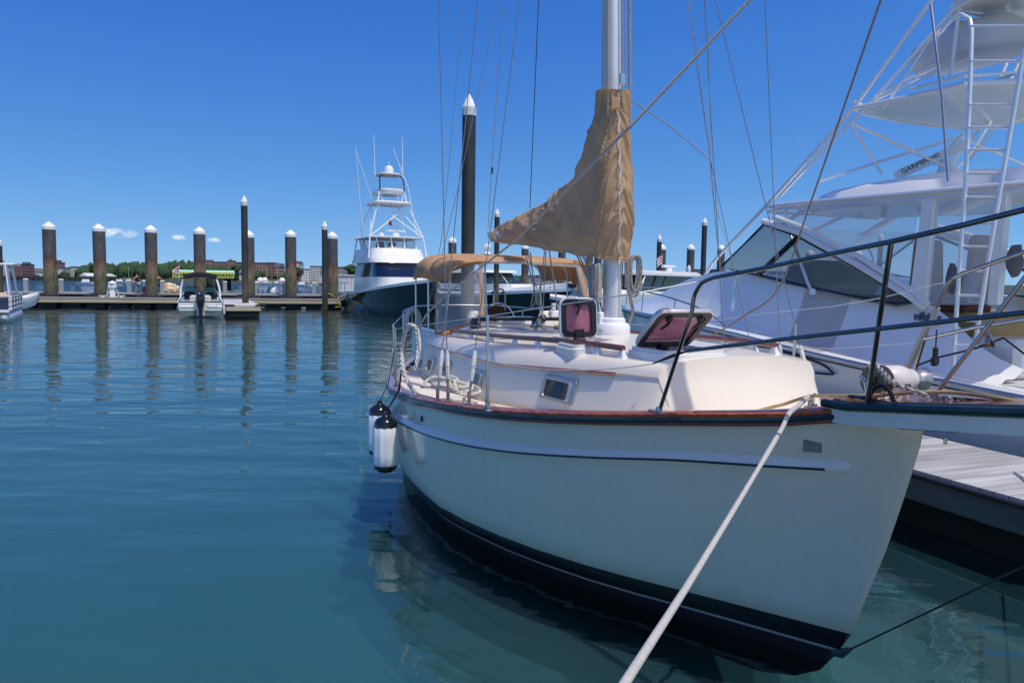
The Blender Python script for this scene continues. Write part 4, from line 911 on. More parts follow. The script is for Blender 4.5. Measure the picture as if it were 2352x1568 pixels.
# blocks on the pulpit
bk=L(2270,760,y=-.34); 
BK=MB().tube([bk+Vector((0,0,.06)),bk],.004,5).tube([bk+Vector((.012*cos(a),-.02+.02*sin(a)*1.0,-.05+.035*sin(a))) for a in [2*PI*k/12 for k in range(12)]],.009,6,closed=True).lathe([(.0,-.012),(.03,-.012),(.03,.012),(0,.012)],bk+Vector((0,-.01,-.06)),14,ax=(1,.4,0)).build('snap_shackle',steeld,fr=M,base=bk); tag(BK,'steel snap hook hanging from the port bow rail at the right edge','hook')
bk=L(2148,818,y=-.42)
BK=MB().tube([bk+Vector((0,0,.16)),bk+Vector((0,0,.03))],.004,5).lathe([(.0,-.012),(.028,-.014),(.03,0),(.028,.014),(0,.012)],bk+Vector((0,0,-.03)),14,ax=(1,.3,0)).box(bk+Vector((0,0,.02)),(.02,.03,.07),bev=.005).build('rope_block',black,fr=M,base=bk); tag(BK,'black pulley block hanging from the port bow rail above the windlass','pulley')
fl_=[L(2105,840,y=-.4),L(2150,822,y=-.42),L(2240,800,y=-.42),L(2305,776,y=-.42),L(2352,812,y=-.45),L(2420,850,y=-.5)]
FL=MB().tube(fl_,.006,6).build('furling_line',ropek,fr=M,base=fl_[0]); tag(FL,'thin black furling line led along the port bow rail','rope')
# ---------------------------------------------------------------- finger dock to port of the sailboat
FD=thing('finger_dock','grey weathered plank finger dock between the cream sailboat and the white sportfishing boat','dock',(3,-3.5,0),M)
planks=stripes('grey_dock_planks',(.44,.44,.44),(.06,.06,.06),'X',7.2,w=.05,var=.3)
MB().box((5,-3.62,.50),(13,1.62,.045)).build('dock_decking',planks,FD,smooth=0)
fg=mat('grey_timber_fascia',(.10,.105,.11),.8,var=.35,scale=2,stretch=(.4,4,4))
MB().box((5,-2.80,.36),(13,.06,.24)).box((5,-4.44,.36),(13,.06,.24)).build('dock_fascia',fg,FD,smooth=0) if False else None
MB().box((5,-2.80,.35),(13,.06,.25)).build('dock_fascia',fg,FD,smooth=0)
MB().box((5,-4.44,.35),(13,.06,.25)).build('dock_fascia',fg,FD,smooth=0)
MB().tube([(-1.5,-2.762,.475),(11.5,-2.762,.475)],.022,8,flat=1.2).build('dock_bumper_strip',mat('black_vinyl_bumper',(.02,.02,.022),.3,coat=.4),FD)
MB().box((5,-3.62,.1),(12.9,1.4,.42)).build('dock_float',blackr,FD,smooth=0)
ds=L(2262,1022,z=.53); de=L(2360,1108,z=.535)
tag(MB().tube([Vector((-.9,-.9,1.52)),Vector((1.2,-3.0,.56)),L(2330,1082,z=.54),de,de+(de-L(2330,1082,z=.54))],.011,8).build('dock_line',tape,fr=M,base=de),'white dock line stretched over the grey finger dock at the right edge','rope')
# ---------------------------------------------------------------- white express sportfishing boat beyond it (frame M, bow points aft of the sailboat)
SF=thing('sportfishing_boat','large white express sportfishing boat with a tuna tower on the right','boat',(9,-7.3,0),M)
UC=-7.3
def sfb(s): return itp([(1.9,2.28),(4,2.38),(6,2.42),(9,2.36),(11.5,2.05),(13.2,1.6),(14.8,1.0),(15.8,.5),(16.35,.12),(16.5,.0)],s)
def sfz(s): return itp([(1.9,1.08),(2.9,1.12),(5,1.25),(6.4,1.35),(8.5,1.54),(10.8,1.66),(12.5,1.70),(14.5,1.73),(16.5,1.76)],s)
rows=[]
SS=[1.9,2.5,3.2,4,5,6,7,8,9,10,11,12,13,14,14.8,15.5,16,16.35,16.5]
for s in SS:
    b=sfb(s); z=sfz(s); k=(s-1.9)/14.6; f=.12+.55*max(0,k-.3)**1.2
    fl=lambda q: b*(1-f*(1-q)**1.3) if b>.02 else 0
    so_=lambda q: -1.1*(1-q)*max(0,(s-12)/4.5)**1.5
    half=[(fl(q)*(.0 if q<0 else 1),q*z,so_(q)) for q in (0,.15,.35,.55,.75,.9,.965,1)]
    pts=[Vector((s+o,UC+y+(.0),zz if i else -.1)) for i,(y,zz,o) in enumerate(half)]
    pts[0].y=UC+(pts[0].y-UC)*.9
    rows.append(pts+[Vector((p.x,2*UC-p.y,p.z)) for p in pts[::-1]])
mb=MB(); mb.loft(rows,False); mb.add(rows[0],[tuple(range(len(rows[0])))])
sfh=mat('sportfish_gelcoat',(.86,.84,.79),.14,var=.04,scale=.6,coat=.6)
SFH=mb.build('hull',sfh,SF,smooth=50)
for sd in (1,-1):
    P=[Vector((s,UC+sd*(sfb(s)+.012),sfz(s)-.03)) for s in SS]
    MB().tube(cr(P,2),.028,8).build('rub_rail',steel,SFH)
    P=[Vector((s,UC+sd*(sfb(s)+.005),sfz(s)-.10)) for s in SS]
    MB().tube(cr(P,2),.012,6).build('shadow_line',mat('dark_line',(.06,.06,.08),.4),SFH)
# hull vent outline
vt=lambda x,y: L(x,y,y=UC+2.42+.004)
ve=[vt(1738,794),vt(1790,806),vt(1850,822),vt(1890,838),vt(1910,853),vt(1912,859),vt(1880,857),vt(1830,850),vt(1775,834)]
MB().tube(cr(ve,4),.016,6).build('hull_vent',black,SFH)
# superstructure: foredeck crown rising to the windshield, falling away aft of the side glass
GL=[(1655,617),(1740,631),(1830,652),(1920,672),(2000,688),(2062,700),(2098,696)]
gpts=[L(x,y,y=UC+1.95) for x,y in GL]
hz_=sorted([(p.x,p.z) for p in gpts])
crown=[(15.9,1.80),(14.5,1.95),(12.8,2.15),(11.5,2.42),(10.4,2.62),(9.2,2.72)]
def hside(s):   # top of the side moulding
    if s<9.3: return itp([(3.4,1.35),(3.9,1.6),(4.35,1.98),(4.6,2.10)]+[h for h in hz_ if h[0]>4.7],s)
    return sm(sorted(crown),s)-.07
rows=[]
ST=[3.3,3.6,3.9,4.2,4.6,5.2,6,7,8,8.8,9.4,10,10.8,11.6,12.4,13.2,14,14.8,15.4,15.8]
for s in ST:
    b=sfb(s)-.05; z=sfz(s); h=hside(s); hb=max(.08,b-.42 if s<11 else b*.84-.1)
    zc=h+.07 if s>9.2 else h
    r=[(b,z),(b-.02,z+.02),(hb+.26,z+.04),(hb+.20,z+.09),(hb+.055,lerp(z,h,.45)),(hb+.03,lerp(z,h,.5)),(hb-.08,lerp(z,h,.86)),(hb-.12,h),(hb*.6,lerp(h,zc,.7)),(0,zc)]
    rows.append([Vector((s,UC+y,z_)) for y,z_ in r]+[Vector((s,UC-y,z_)) for y,z_ in r[-2::-1]])
mb=MB(); mb.loft(rows[6:],False)
# aft of the windshield the house is open: only side mouldings
for sd in (0,1):
    mb.loft([[r[i] for i in (range(0,8) if sd==0 else range(len(r)-8,len(r)))] for r in rows[:8]],False)
mb.build('deckhouse',sfh,SF,smooth=42)
mb=MB(); mb.box((4.6,UC,1.15),(5.2,4.2,.06)); mb.build('cockpit_sole',mat('cockpit_sole',(.5,.5,.48),.6,var=.08),SF)
# side coaming cap and cockpit
cap=[Vector((s,UC+sfb(s)-.14,sfz(s)+.03)) for s in (1.9,2.5,3.2,4,4.8)]
for sd in (1,-1): MB().loft([[Vector((s,UC+sd*(sfb(s)-.02),sfz(s)-.01)),Vector((s,UC+sd*(sfb(s)-.05),sfz(s)+.03)),Vector((s,UC+sd*(sfb(s)-.42),sfz(s)+.035)),Vector((s,UC+sd*(sfb(s)-.45),sfz(s)-.05)),Vector((s,UC+sd*(sfb(s)-.45),.95))] for s in (1.9,2.5,3.2,4,4.8)],False).build('covering_board',gel,SF,smooth=40)
ck=MB().box((2.1,UC,1.0),(.3,4.2,.5),bev=.06).build('transom_seat',gel,SF)
MB().box((3.9,UC+1.2,1.45),(.8,.9,.6),bev=.08).box((3.3,UC+.2,1.3),(.5,1.0,.5),bev=.08).build('mezzanine_seat',gel,SF) if False else None
MB().box((3.9,UC+1.15,1.42),(.8,.9,.55),bev=.1).build('tackle_station',gel,SF)
MB().lathe([(.05,0),(.065,.004),(.05,.012),(0,.012)],L(2302,883,z=1.155),14).build('rod_holder',steel,SF)
# glass: side panes in a black surround, raked windshield
yy=UC+1.93
gp=lambda x,y,d=0: L(x,y,y=yy+d)
def pane(pts,name,m,par,off): return MB().slab(pts,off).build(name,m,par,smooth=0)
fr=MB().tube([gp(1655,614),gp(1740,632),gp(1920,674),gp(2062,701),gp(2096,694),gp(2080,683),gp(1960,612),gp(1832,541),gp(1756,515)],.032,6,closed=True,flat=1).build('window_surround',blackg,SF)
pane([gp(1655,614),gp(1740,632),gp(1920,674),gp(2062,701),gp(2096,694),gp(2080,683),gp(1960,612),gp(1832,541),gp(1756,515)],'side_window',mat('sf_side_glass',(.10,.13,.13),.03,alpha=.38),fr,(0,-.012,0))
MB().tube([gp(1742,630,.01),gp(1832,545,.01)],.045,6).build('window_mullion',blackg,fr)
a,b_=gp(1655,614),gp(1756,515); mir=lambda p: Vector((p.x,2*UC-p.y,p.z))
MB().loft([[a,Vector((a.x+.75,UC+1.1,a.z+.04)),Vector((a.x+.95,UC,a.z+.05)),Vector((a.x+.75,UC-1.1,a.z+.04)),mir(a)],[b_,Vector((b_.x+.5,UC+1.05,b_.z+.02)),Vector((b_.x+.65,UC,b_.z+.03)),Vector((b_.x+.5,UC-1.05,b_.z+.02)),mir(b_)]],False).build('windshield',mat('sf_windshield',(.35,.42,.42),.03,alpha=.28),fr,smooth=50)
MB().tube([mir(gp(1655,614)),mir(gp(1920,674)),mir(gp(2096,694)),mir(gp(1960,612)),mir(gp(1756,515))],.03,6,closed=True).build('window_surround',blackg,SF)
# white sloping coaming above the side glass, with highlights along its steps
for o,r in ((0,.05),(1,.04)):
    P=[gp(1752+o*30,508-o*8),gp(1834+o*22,534-o*8),gp(1964+o*20,604-o*8),gp(2090+o*14,680-o*8),gp(2122+o*10,704-o*6)]
    for sd in (0,1):
        MB().tube([p if sd==0 else mir(p) for p in P],r,8,flat=1.1).build('window_coaming',gel,SF)
# hardtop with pipe rim and raised pod
hc=[L(1747,466,y=UC+1.75),L(2212,436,y=UC+1.85)]
zt=3.72; HT=MB()
def hts(s,w,z,t): return [Vector((s,UC+y*w,z+ (0.06*(1-y*y)))) for y in (-1,-.97,-.6,0,.6,.97,1)]+[Vector((s,UC+y*w,z-t)) for y in (1,.97,.6,0,-.6,-.97,-1)]
xs=hc[0].x
HT.loft([hts(xs,1.2,3.84,.03),hts(xs-.15,1.62,3.83,.07),hts(xs-.6,1.74,3.81,.09),hts(6,1.83,3.74,.1),hts(3.9,1.88,3.66,.1),hts(2.6,1.88,3.62,.08)],True,True)
HTO=HT.build('hardtop',gel,SF,smooth=40)
rim=[Vector((xs+.02,UC-1.1,3.79)),Vector((xs+.02,UC+1.1,3.79)),Vector((xs-.12,UC+1.66,3.78)),Vector((xs-.6,UC+1.79,3.77)),Vector((6,UC+1.88,3.70)),Vector((3.9,UC+1.93,3.62)),Vector((2.6,UC+1.93,3.58))]
MB().tube(cr(rim,3),.032,8).build('hardtop_rim_pipe',anod,HTO)
MB().tube([p+Vector((0,.0,-.09)) for p in cr(rim,3)],.022,8).build('hardtop_lower_pipe',anod,HTO)
pr=[]
for s,w,h in ((7.75,.3,.0),(7.5,.9,.14),(6.9,1.15,.25),(6.2,1.2,.29),(5.3,1.2,.31),(4.7,1.15,.3),(4.5,1.0,.12)):
    pr.append([Vector((s,UC+.45+w*cos(a),3.80-.045*(7.7-s)*.4+h*max(0,sin(a))**.7-(.18 if k in (0,12) else 0))) for k,a in [(k,PI*k/12) for k in range(13)]])
MB().loft(pr,True,True).build('hardtop_pod',sfh,HTO,smooth=60)
MB().lathe([(.36,0),(.37,.1),(.33,.22),(.2,.3),(0,.33)],(4.35,UC+.6,3.7),20).build('radome',white,HTO)
# posts under the hardtop
MB().slab([gp(2118,458),gp(2144,457),gp(2122,690),gp(2090,676)],(0,-.1,0)).build('hardtop_post',gel,SF,smooth=0)
MB().slab([mir(gp(2118,458)),mir(gp(2144,457)),mir(gp(2122,690)),mir(gp(2090,676))],(0,.1,0)).build('hardtop_post',gel,SF,smooth=0)
MB().slab([gp(2292,446),gp(2312,445),gp(2290,700),gp(2268,700)],(0,-.1,0)).build('hardtop_post',gel,SF,smooth=0)
q0=Vector((8.2,UC+1.72,3.72)); q1=Vector((8.2,UC-1.72,3.72))
for y in (1.1,-1.1,0): MB().tube([Vector((7.9,UC+y,3.74)),Vector((9.0-.2*abs(y),UC+y,3.4)) if y else Vector((8.95,UC,3.45))],.04,8).build('windshield_frame',gel,SF)
# clear enclosure panels
pane([gp(1800,478,-.02),gp(2112,458,-.02),gp(2088,670,-.02),gp(1960,598,-.02),gp(1836,528,-.02),gp(1760,505,-.02)],'clear_curtain',glassc,SF,(0,-.004,0))
pane([gp(2150,458,-.02),gp(2290,448,-.02),gp(2270,700,-.02),gp(2130,700,-.02)],'clear_curtain',glassc,SF,(0,-.004,0))
# helm furniture
for i,(px,s) in enumerate(((2092,6.0),(2215,4.9))):
    c=L(px,660,x=s); c.z=1.2
    seat=MB().box(c+Vector((0,0,1.05)),(.62,.66,.2),bev=.06).box(c+Vector((-.28,0,1.5)),(.16,.62,.78),bev=.05,taper=.85).build('helm_seat',domem,SF)
    MB().tube([c,c+Vector((0,0,.95))],.07,10).build('seat_pedestal',brownv,seat)
    MB().box(c+Vector((.02,0,.78)),(.5,.5,.3),bev=.05,taper=1.1).build('seat_locker',mat('teak_locker',(.16,.06,.03),.4,var=.3),seat)
MB().box((4.75,UC+.3,1.75),(.7,1.7,.5),bev=.08).build('lounge_seat',mat('mustard_vinyl',(.45,.28,.1),.6,var=.1),SF)
MB().box((7.6,UC+.7,2.35),(.9,1.9,.9),bev=.12,taper=.8).build('helm_console',greyi,SF)
MB().box((8.9,UC,2.45),(1.1,3.1,.35),bev=.12,taper=.85).build('dashboard',gel,SF)
wl_=Vector((7.0,UC+.6,2.85)); MB().tube([wl_+Vector((.05*sin(a),.2*cos(a),.2*sin(a))) for a in [2*PI*k/20 for k in range(20)]],.014,6,closed=True).build('helm_wheel',steel,SF)
for px,py in ((2190,640),(2225,652),(2330,600)):
    c=L(px,py,x=4.2 if px<2300 else 3.4); MB().blob(c,(.10,.09,.2),2,.25,2,px).build('hanging_gear',mat('gear_cloth_%d'%(px%2),(.22,.3,.36) if px==2225 else (.14,.13,.13),.8,var=.3),SF)
# cleat on the foredeck
# tower
ya=UC+1.75
tA=[L(1605,654,y=UC+1.35),L(1640,600,y=UC+1.45),L(1790,440,y=UC+1.7),L(1960,249,y=UC+1.45),L(2138,3,y=UC+1.0)]
tA.append(tA[-1]+(tA[-1]-tA[-2])*.8)
tB=[L(1790,452,y=UC+1.72),L(1921,315,y=UC+1.55),L(2004,232,y=UC+1.35),L(2158,60,y=UC+.95),L(2230,-30,y=UC+.8)]
tw=MB().tube(tA,.033,10).build('tower_leg',anod,SF)
for nm,P,r in (('tower_leg',[mir(p) for p in tA],.033),('tower_leg',tB,.026),('tower_leg',[mir(p) for p in tB],.026)):
    MB().tube(P,r,8).build(nm,anod,SF)
T_=lambda x,y,u: L(x,y,y=UC+u)
for P in ([T_(1955,282,1.45),T_(2210,402,.3)],[T_(1957,290,1.45),T_(2026,400,.9)],[T_(1885,416,1.0),T_(1990,381,.8),T_(2205,314,.3)],[T_(2212,306,.4),T_(2145,378,.2)],[T_(2290,288,-.4),T_(2222,372,-.6)],[T_(2200,314,.2),T_(2352,378,-.8)],[T_(2006,232,1.35),T_(2218,134,.4)],[T_(2010,224,1.35),T_(2090,180,1.0),T_(2152,145,.9)],[T_(2030,250,1.3),T_(2150,70,.9)]):
    MB().tube(P,.022,8).build('tower_brace',anod,SF)
# mid platform
c0=T_(1960,249,1.45); z=c0.z
fe=L(2218,294,z=z); pe_=L(2215,193,z=z)
pl=[c0,L(1990,262,z=z),L(2060,277,z=z),L(2140,288,z=z),fe,L(2290,288,z=z),L(2352,277,z=z),L(2480,235,z=z),L(2440,170,z=z),L(2337,186,z=z),pe_,L(2090,222,z=z)]
MB().slab(pl,(0,0,.035)).build('tower_platform',sfh,SF,smooth=0)
MB().tube([p+Vector((0,0,.0)) for p in pl],.034,8,closed=True).build('platform_rim_pipe',anod,SF)
MB().tube([p+Vector((0,0,.11)) for p in pl[:3]+pl[9:]],.024,8,closed=False).build('platform_rail',anod,SF)
# upper station: canvas bucket under a pipe ring
cb_=L(2225,140,y=UC+.2); rr_=.62
bk=[]
for zz,k in ((-.02,.35),(0,.92),(.06,1.0),(.30,1.0),(.48,.72),(.54,.25)):
    bk.append([cb_+Vector((cos(a)*rr_*1.5*k,sin(a)*rr_*.95*k,zz+.02*sin(5*a)*(zz>.3))) for a in [2*PI*q/28 for q in range(28)]])
MB().loft(bk,True,True).build('tower_bucket',mat('bucket_canvas',(.62,.62,.63),.5,var=.1,scale=3),SF,smooth=60)
zt_=6.35
rg=[Vector((x,UC+y,zt_)) for x,y in ((5.5,0),(5.45,.7),(5.0,1.12),(4.2,1.15),(3.4,1.1),(3.0,.6),(3.0,-.6),(3.4,-1.1),(4.6,-1.1),(5.3,-.7))]
MB().tube(cr(rg,3,closed=True),.03,8,closed=True).tube(cr([p+Vector((0,0,.09)) for p in rg],3,closed=True),.022,8,closed=True).build('upper_ring',anod,SF)
MB().slab([p+Vector((0,0,.12)) for p in rg],(0,0,.04)).build('upper_hardtop',sfh,SF,smooth=0)
for P in ([T_(2160,150,.6),T_(2100,178,.6)],[T_(2222,165,.2),T_(2222,192,.2)],[T_(2246,165,.2),T_(2246,190,.2)]): MB().tube(P,.018,6).build('bucket_strut',anod,SF)
# ladder on the near side
lad=[T_(2160,75,2.15),T_(2185,45,2.15),T_(2208,33,2.2),T_(2228,45,2.25),T_(2232,70,2.28),T_(2228,200,2.3),T_(2217,429,2.33),T_(2201,654,2.33),T_(2189,845,2.33)]
l2=[T_(2420,-60,2.3),T_(2352,119,2.3),T_(2301,416,2.33),T_(2268,610,2.33),T_(2240,790,2.33)]
ld=MB().tube(lad,.026,10).build('ladder_rail',anod,SF); MB().tube(l2,.026,10).build('ladder_rail',anod,ld)
for y in (60,140,240,292,344,398,453,512,566,622,678,736,792):
    xl=itp([(70,2232),(200,2228),(429,2217),(654,2201),(845,2189)],y); xr=itp([(-60,2420),(119,2352),(416,2301),(610,2268),(790,2240)],y)
    MB().tube([T_(xl,y,2.32),T_(xr,y+1,2.32)],.016,8).build('ladder_rung',anod,ld)
MB().tube(cr([T_(1804,475,1.80),T_(1811,522,1.84),T_(1837,597,1.9),T_(1858,655,1.96),T_(1868,668,2.0)],4),.026,8).lathe([(.06,0),(.05,.03),(0,.03)],T_(1868,670,1.99),10,ax=(0,1,0)).build('boarding_handrail',anod,SF)
MB().tube([T_(2138,10,1.3),T_(2164,226,1.6),T_(2178,418,1.85)],.018,8).build('outrigger_strut',mat('blue_grey_pipe',(.25,.33,.42),.25,.7),SF)
MB().tube([T_(2202,25,.9),T_(2183,178,1.0)],.026,8).build('antenna_base',white,SF)
# low bow rail
br=[Vector((s,UC+(sfb(s)-.12),sfz(s)+h)) for s,h in ((8.6,.05),(9.4,.28),(11,.42),(13,.5),(15,.55),(16.2,.5))]
MB().tube(cr(br,4),.018,8).build('bow_rail',mat('blue_grey_pipe'),SF)
for s,h in ((10.6,.40),(12.6,.49),(14.6,.54)): MB().tube([Vector((s,UC+sfb(s)-.08,sfz(s)+.02)),Vector((s,UC+sfb(s)-.12,sfz(s)+h))],.014,8).build('bow_rail_post',mat('blue_grey_pipe'),SF)
MB().tube([mir(p) for p in cr(br,4)],.018,8).build('bow_rail',mat('blue_grey_pipe'),SF)
# open array radar on its pedestal
ra,rb_=L(2070,412,y=UC+.5),L(2182,362,y=UC-.1)
ra=Vector((6.5,UC+.45,4.42)); rb_=Vector((5.3,UC-.3,4.55))
rc=(ra+rb_)/2
PD=MB().lathe([(.2,0),(.17,.2),(.12,.34),(.11,.42),(0,.42)],(rc.x,rc.y,3.98),16).build('radar_pedestal',white,HTO)
e1=L(2060,412,y=UC+.55); e2=L(2222,340,y=UC+.1)
dv=(e2-e1).normalized(); nrm=dv.cross(Vector((0,0,1))).normalized()
rm=Matrix((dv,-nrm,nrm.cross(dv)*-1)).transposed()
upv=dv.cross(nrm)*-1
if upv.z<0: upv=-upv
ln=(e2-e1).length
RA=MB().loft([[e1+dv*t+nrm*a+upv*b for a,b in ((-.06,0),(-.07,.07),(-.04,.13),(.04,.13),(.07,.07),(.06,0))] for t in (0,ln*.5,ln)],True,True).build('radar_array',white,HTO,smooth=30)
def text(s,name,size,loc,xdir,up,m,parent,ext=.002,frv=M,bold=0):
    cu=bpy.data.curves.new(name,'FONT'); cu.body=s; cu.size=size; cu.extrude=ext; cu.offset=bold; cu.align_x='CENTER'; cu.align_y='CENTER'
    tmp=bpy.data.objects.new('tmp_text',cu); COL.objects.link(tmp); dg=bpy.context.evaluated_depsgraph_get(); me=bpy.data.meshes.new_from_object(tmp.evaluated_get(dg)); bpy.data.objects.remove(tmp)
    x=Vector(xdir).normalized(); u=Vector(up); u=(u-x*u.dot(x)).normalized(); n=x.cross(u); 
    root=parent
    while root.parent: root=root.parent
    b=BASE[root.name]
    for v in me.vertices: v.co=Vector(loc)-b+x*v.co.x+u*v.co.y+n*v.co.z
    o=bpy.data.objects.new(name,me); COL.objects.link(o); me.materials.append(m); o.parent=parent; return o
txt=mat('lettering_dark',(.03,.03,.035),.4)
side_n=nrm if nrm.y>0 else -nrm
text('GARMIN','lettering',.115,e1+dv*.33+side_n*.071+upv*.065,dv,upv,txt,RA,ext=.004)
text('xHD','lettering',.085,e1+dv*(ln-.45)+side_n*.071+upv*.07,dv,upv,txt,RA,ext=.004)
vk=L(2108,728,y=UC+sfb(4.3)-.38)
hb_=sfb(4.6)-.05-.42
vz=vk.z; hbv=sfb(vk.x)-.05-.42; hv=hside(vk.x); kz=(vz-sfz(vk.x))/(hv-sfz(vk.x)); yv=itp([(0,hbv+.2),(.45,hbv+.055),(.86,hbv-.08),(1,hbv-.12)],kz)
text('viking','lettering',.17,Vector((vk.x-.05,UC+yv+.035,vz)),(-1,-.12,-.05),(0,-.3,1),mat('chrome_lettering',(.12,.12,.13),.35,.2),SF,ext=.012,bold=.004)
# ---------------------------------------------------------------- far docks
a_=W.L(60,704,z=0); b_=W.L(763,707,z=0)
K=Fr(a_.x,a_.y,math.degrees(math.atan2(b_.y-a_.y,b_.x-a_.x)))   # x along the dock, y away from us
kx=lambda px,y=0: K.L(px,690,y=y).x
DK='grey floating dock'
fd=thing('floating_dock','long low floating dock with pale timber edge below the row of thick piles','dock',(20,1,0),K)
topm=mat('dock_top_grey',(.32,.32,.32),.8,var=.2,scale=.7)
X0,X1=-8,kx(832)
MB().box(((X0+X1)/2,1.1,.72),(X1-X0,2.2,.08)).build('dock_decking',topm,fd,smooth=0)
MB().box(((X0+X1)/2,-.03,.50),(X1-X0,.07,.28)).build('dock_fascia',fascia,fd,smooth=0)
MB().box(((X0+X1)/2,-.02,.665),(X1-X0,.06,.05)).build('dock_bumper_strip',mat('black_vinyl_bumper'),fd,smooth=0)
i=0; x=X0+.7
while x<X1:
    MB().box((x,1.1,.14),(1.35,1.9,.5),bev=.05).build('dock_float',blackr,fd); x+=1.75
MB().box(((X0+X1)/2,1.4,.2),(X1-X0,.3,.34)).build('dock_stringer',blackr,fd,smooth=0)
wd=thing('wave_attenuator','higher grey concrete dock with a dark wall behind the row of thick piles','dock',(20,6,0),K)
X2=kx(1400,6)
MB().box(((X0+X2)/2,6.6,1.02),(X2-X0,4.6,.12)).build('dock_decking',mat('concrete_deck',(.36,.36,.36),.8,var=.15,scale=.5),wd,smooth=0)
MB().box(((X0+X2)/2,4.36,.5),(X2-X0,.1,.92)).build('dock_wall',mat('dark_grey_wall',(.055,.055,.06),.6,var=.3,scale=.6),wd,smooth=0)
MB().box(((X0+X2)/2,4.28,.9),(X2-X0,.1,.1)).build('dock_waler',blackr,wd,smooth=0)
# finger with end deck
fg1=W.L(520,727,z=0); 
FN=Fr(fg1.x,fg1.y,22.3)
Lf=FN; wdt=(W.L(598,727,z=0)-fg1).length
ft=thing('dock_finger','short pale finger dock beside the outboard boat, pierced by a tall narrow pile','dock',(1,3,0),FN)
MB().box((wdt/2,7.5,.70),(wdt,15,.08)).build('dock_decking',mat('pale_dock_top',(.55,.53,.52),.8,var=.15,scale=.8),ft,smooth=0)
MB().box((wdt/2,-.03,.51),(wdt,.07,.28)).build('dock_fascia',fascia,ft,smooth=0)
MB().box((wdt/2,.9,.17),(wdt*.96,1.7,.42),bev=.03).build('dock_float',blackr,ft,smooth=0)
for y in (4,8,12): MB().box((wdt/2,y,.17),(wdt*.96,1.7,.42),bev=.03).build('dock_float',blackr,ft,smooth=0)
MB().box((wdt+.02,7.5,.5),(.07,15,.26)).build('dock_fascia',fascia,ft,smooth=0)
MB().tube([(-.1,-.06,.74),(.5,-.06,.74)],.05,6).build('corner_bumper',blackr,ft)
MB().tube([(wdt-.3,-.06,.74),(wdt+.35,-.06,.74)],.05,6).build('corner_bumper',blackr,ft)
# piles
def pilemat(name,top,tide):
    m=bpy.data.materials.new(name); m.use_nodes=True; nt=m.node_tree; N=nt.nodes; Lk=nt.links; b=N['Principled BSDF']; b.inputs['Roughness'].default_value=.62
    tc=N.new('ShaderNodeTexCoord'); sp=N.new('ShaderNodeSeparateXYZ'); Lk.new(tc.outputs['Object'],sp.inputs[0])
    mp=N.new('ShaderNodeMapping'); mp.inputs['Scale'].default_value=(2.2,2.2,.35); Lk.new(tc.outputs['Object'],mp.inputs[0])
    oi=N.new('ShaderNodeObjectInfo'); ad=N.new('ShaderNodeVectorMath'); Lk.new(mp.outputs[0],ad.inputs[0]); sc=N.new('ShaderNodeMath'); sc.operation='MULTIPLY'; sc.inputs[1].default_value=37; Lk.new(oi.outputs['Random'],sc.inputs[0]); Lk.new(sc.outputs[0],ad.inputs[1])
    n=N.new('ShaderNodeTexNoise'); n.inputs['Scale'].default_value=1.3; n.inputs['Detail'].default_value=6; n.inputs['Roughness'].default_value=.65; Lk.new(ad.outputs[0],n.inputs['Vector'])
    ma=N.new('ShaderNodeMath'); ma.operation='MULTIPLY_ADD'; ma.inputs[1].default_value=2.4; ma.inputs[2].default_value=-1.2; Lk.new(n.outputs[0],ma.inputs[0])
    zz=N.new('ShaderNodeMath'); Lk.new(sp.outputs['Z'],zz.inputs[0]); Lk.new(ma.outputs[0],zz.inputs[1])
    mr=N.new('ShaderNodeMapRange'); mr.inputs[1].default_value=0; mr.inputs[2].default_value=8; Lk.new(zz.outputs[0],mr.inputs[0])
    r=N.new('ShaderNodeValToRGB'); Lk.new(mr.outputs[0],r.inputs[0]); e=r.color_ramp.elements
    while len(e)<len(tide): e.new(.5)
    for q,(p,c) in zip(e,tide): q.position=p/8; q.color=(*c,1)
    n2=N.new('ShaderNodeTexNoise'); n2.inputs['Scale'].default_value=3.5; n2.inputs['Detail'].default_value=8; Lk.new(ad.outputs[0],n2.inputs['Vector'])
    hv=N.new('ShaderNodeHueSaturation'); m2=N.new('ShaderNodeMapRange'); m2.inputs[1].default_value=.25; m2.inputs[2].default_value=.75; m2.inputs[3].default_value=.45; m2.inputs[4].default_value=1.5; Lk.new(n2.outputs[0],m2.inputs[0]); Lk.new(m2.outputs[0],hv.inputs['Value']); Lk.new(r.outputs[0],hv.inputs['Color']); Lk.new(hv.outputs[0],b.inputs['Base Color'])
    return m
G=(.085,.08,.08); PM=pilemat('pile_weathered',G,[(1.0,(.09,.085,.06)),(1.7,(.13,.12,.06)),(2.3,(.10,.095,.045)),(2.9,(.22,.16,.09)),(3.5,(.2,.12,.065)),(3.9,(.11,.06,.04)),(4.3,(.09,.08,.075)),(8,(.075,.072,.072))])
PK=pilemat('pile_dark_sleeve',G,[(.8,(.05,.045,.025)),(1.8,(.09,.075,.045)),(3,(.045,.04,.035)),(4,(.028,.028,.029)),(8,(.03,.031,.033))])
npile=0
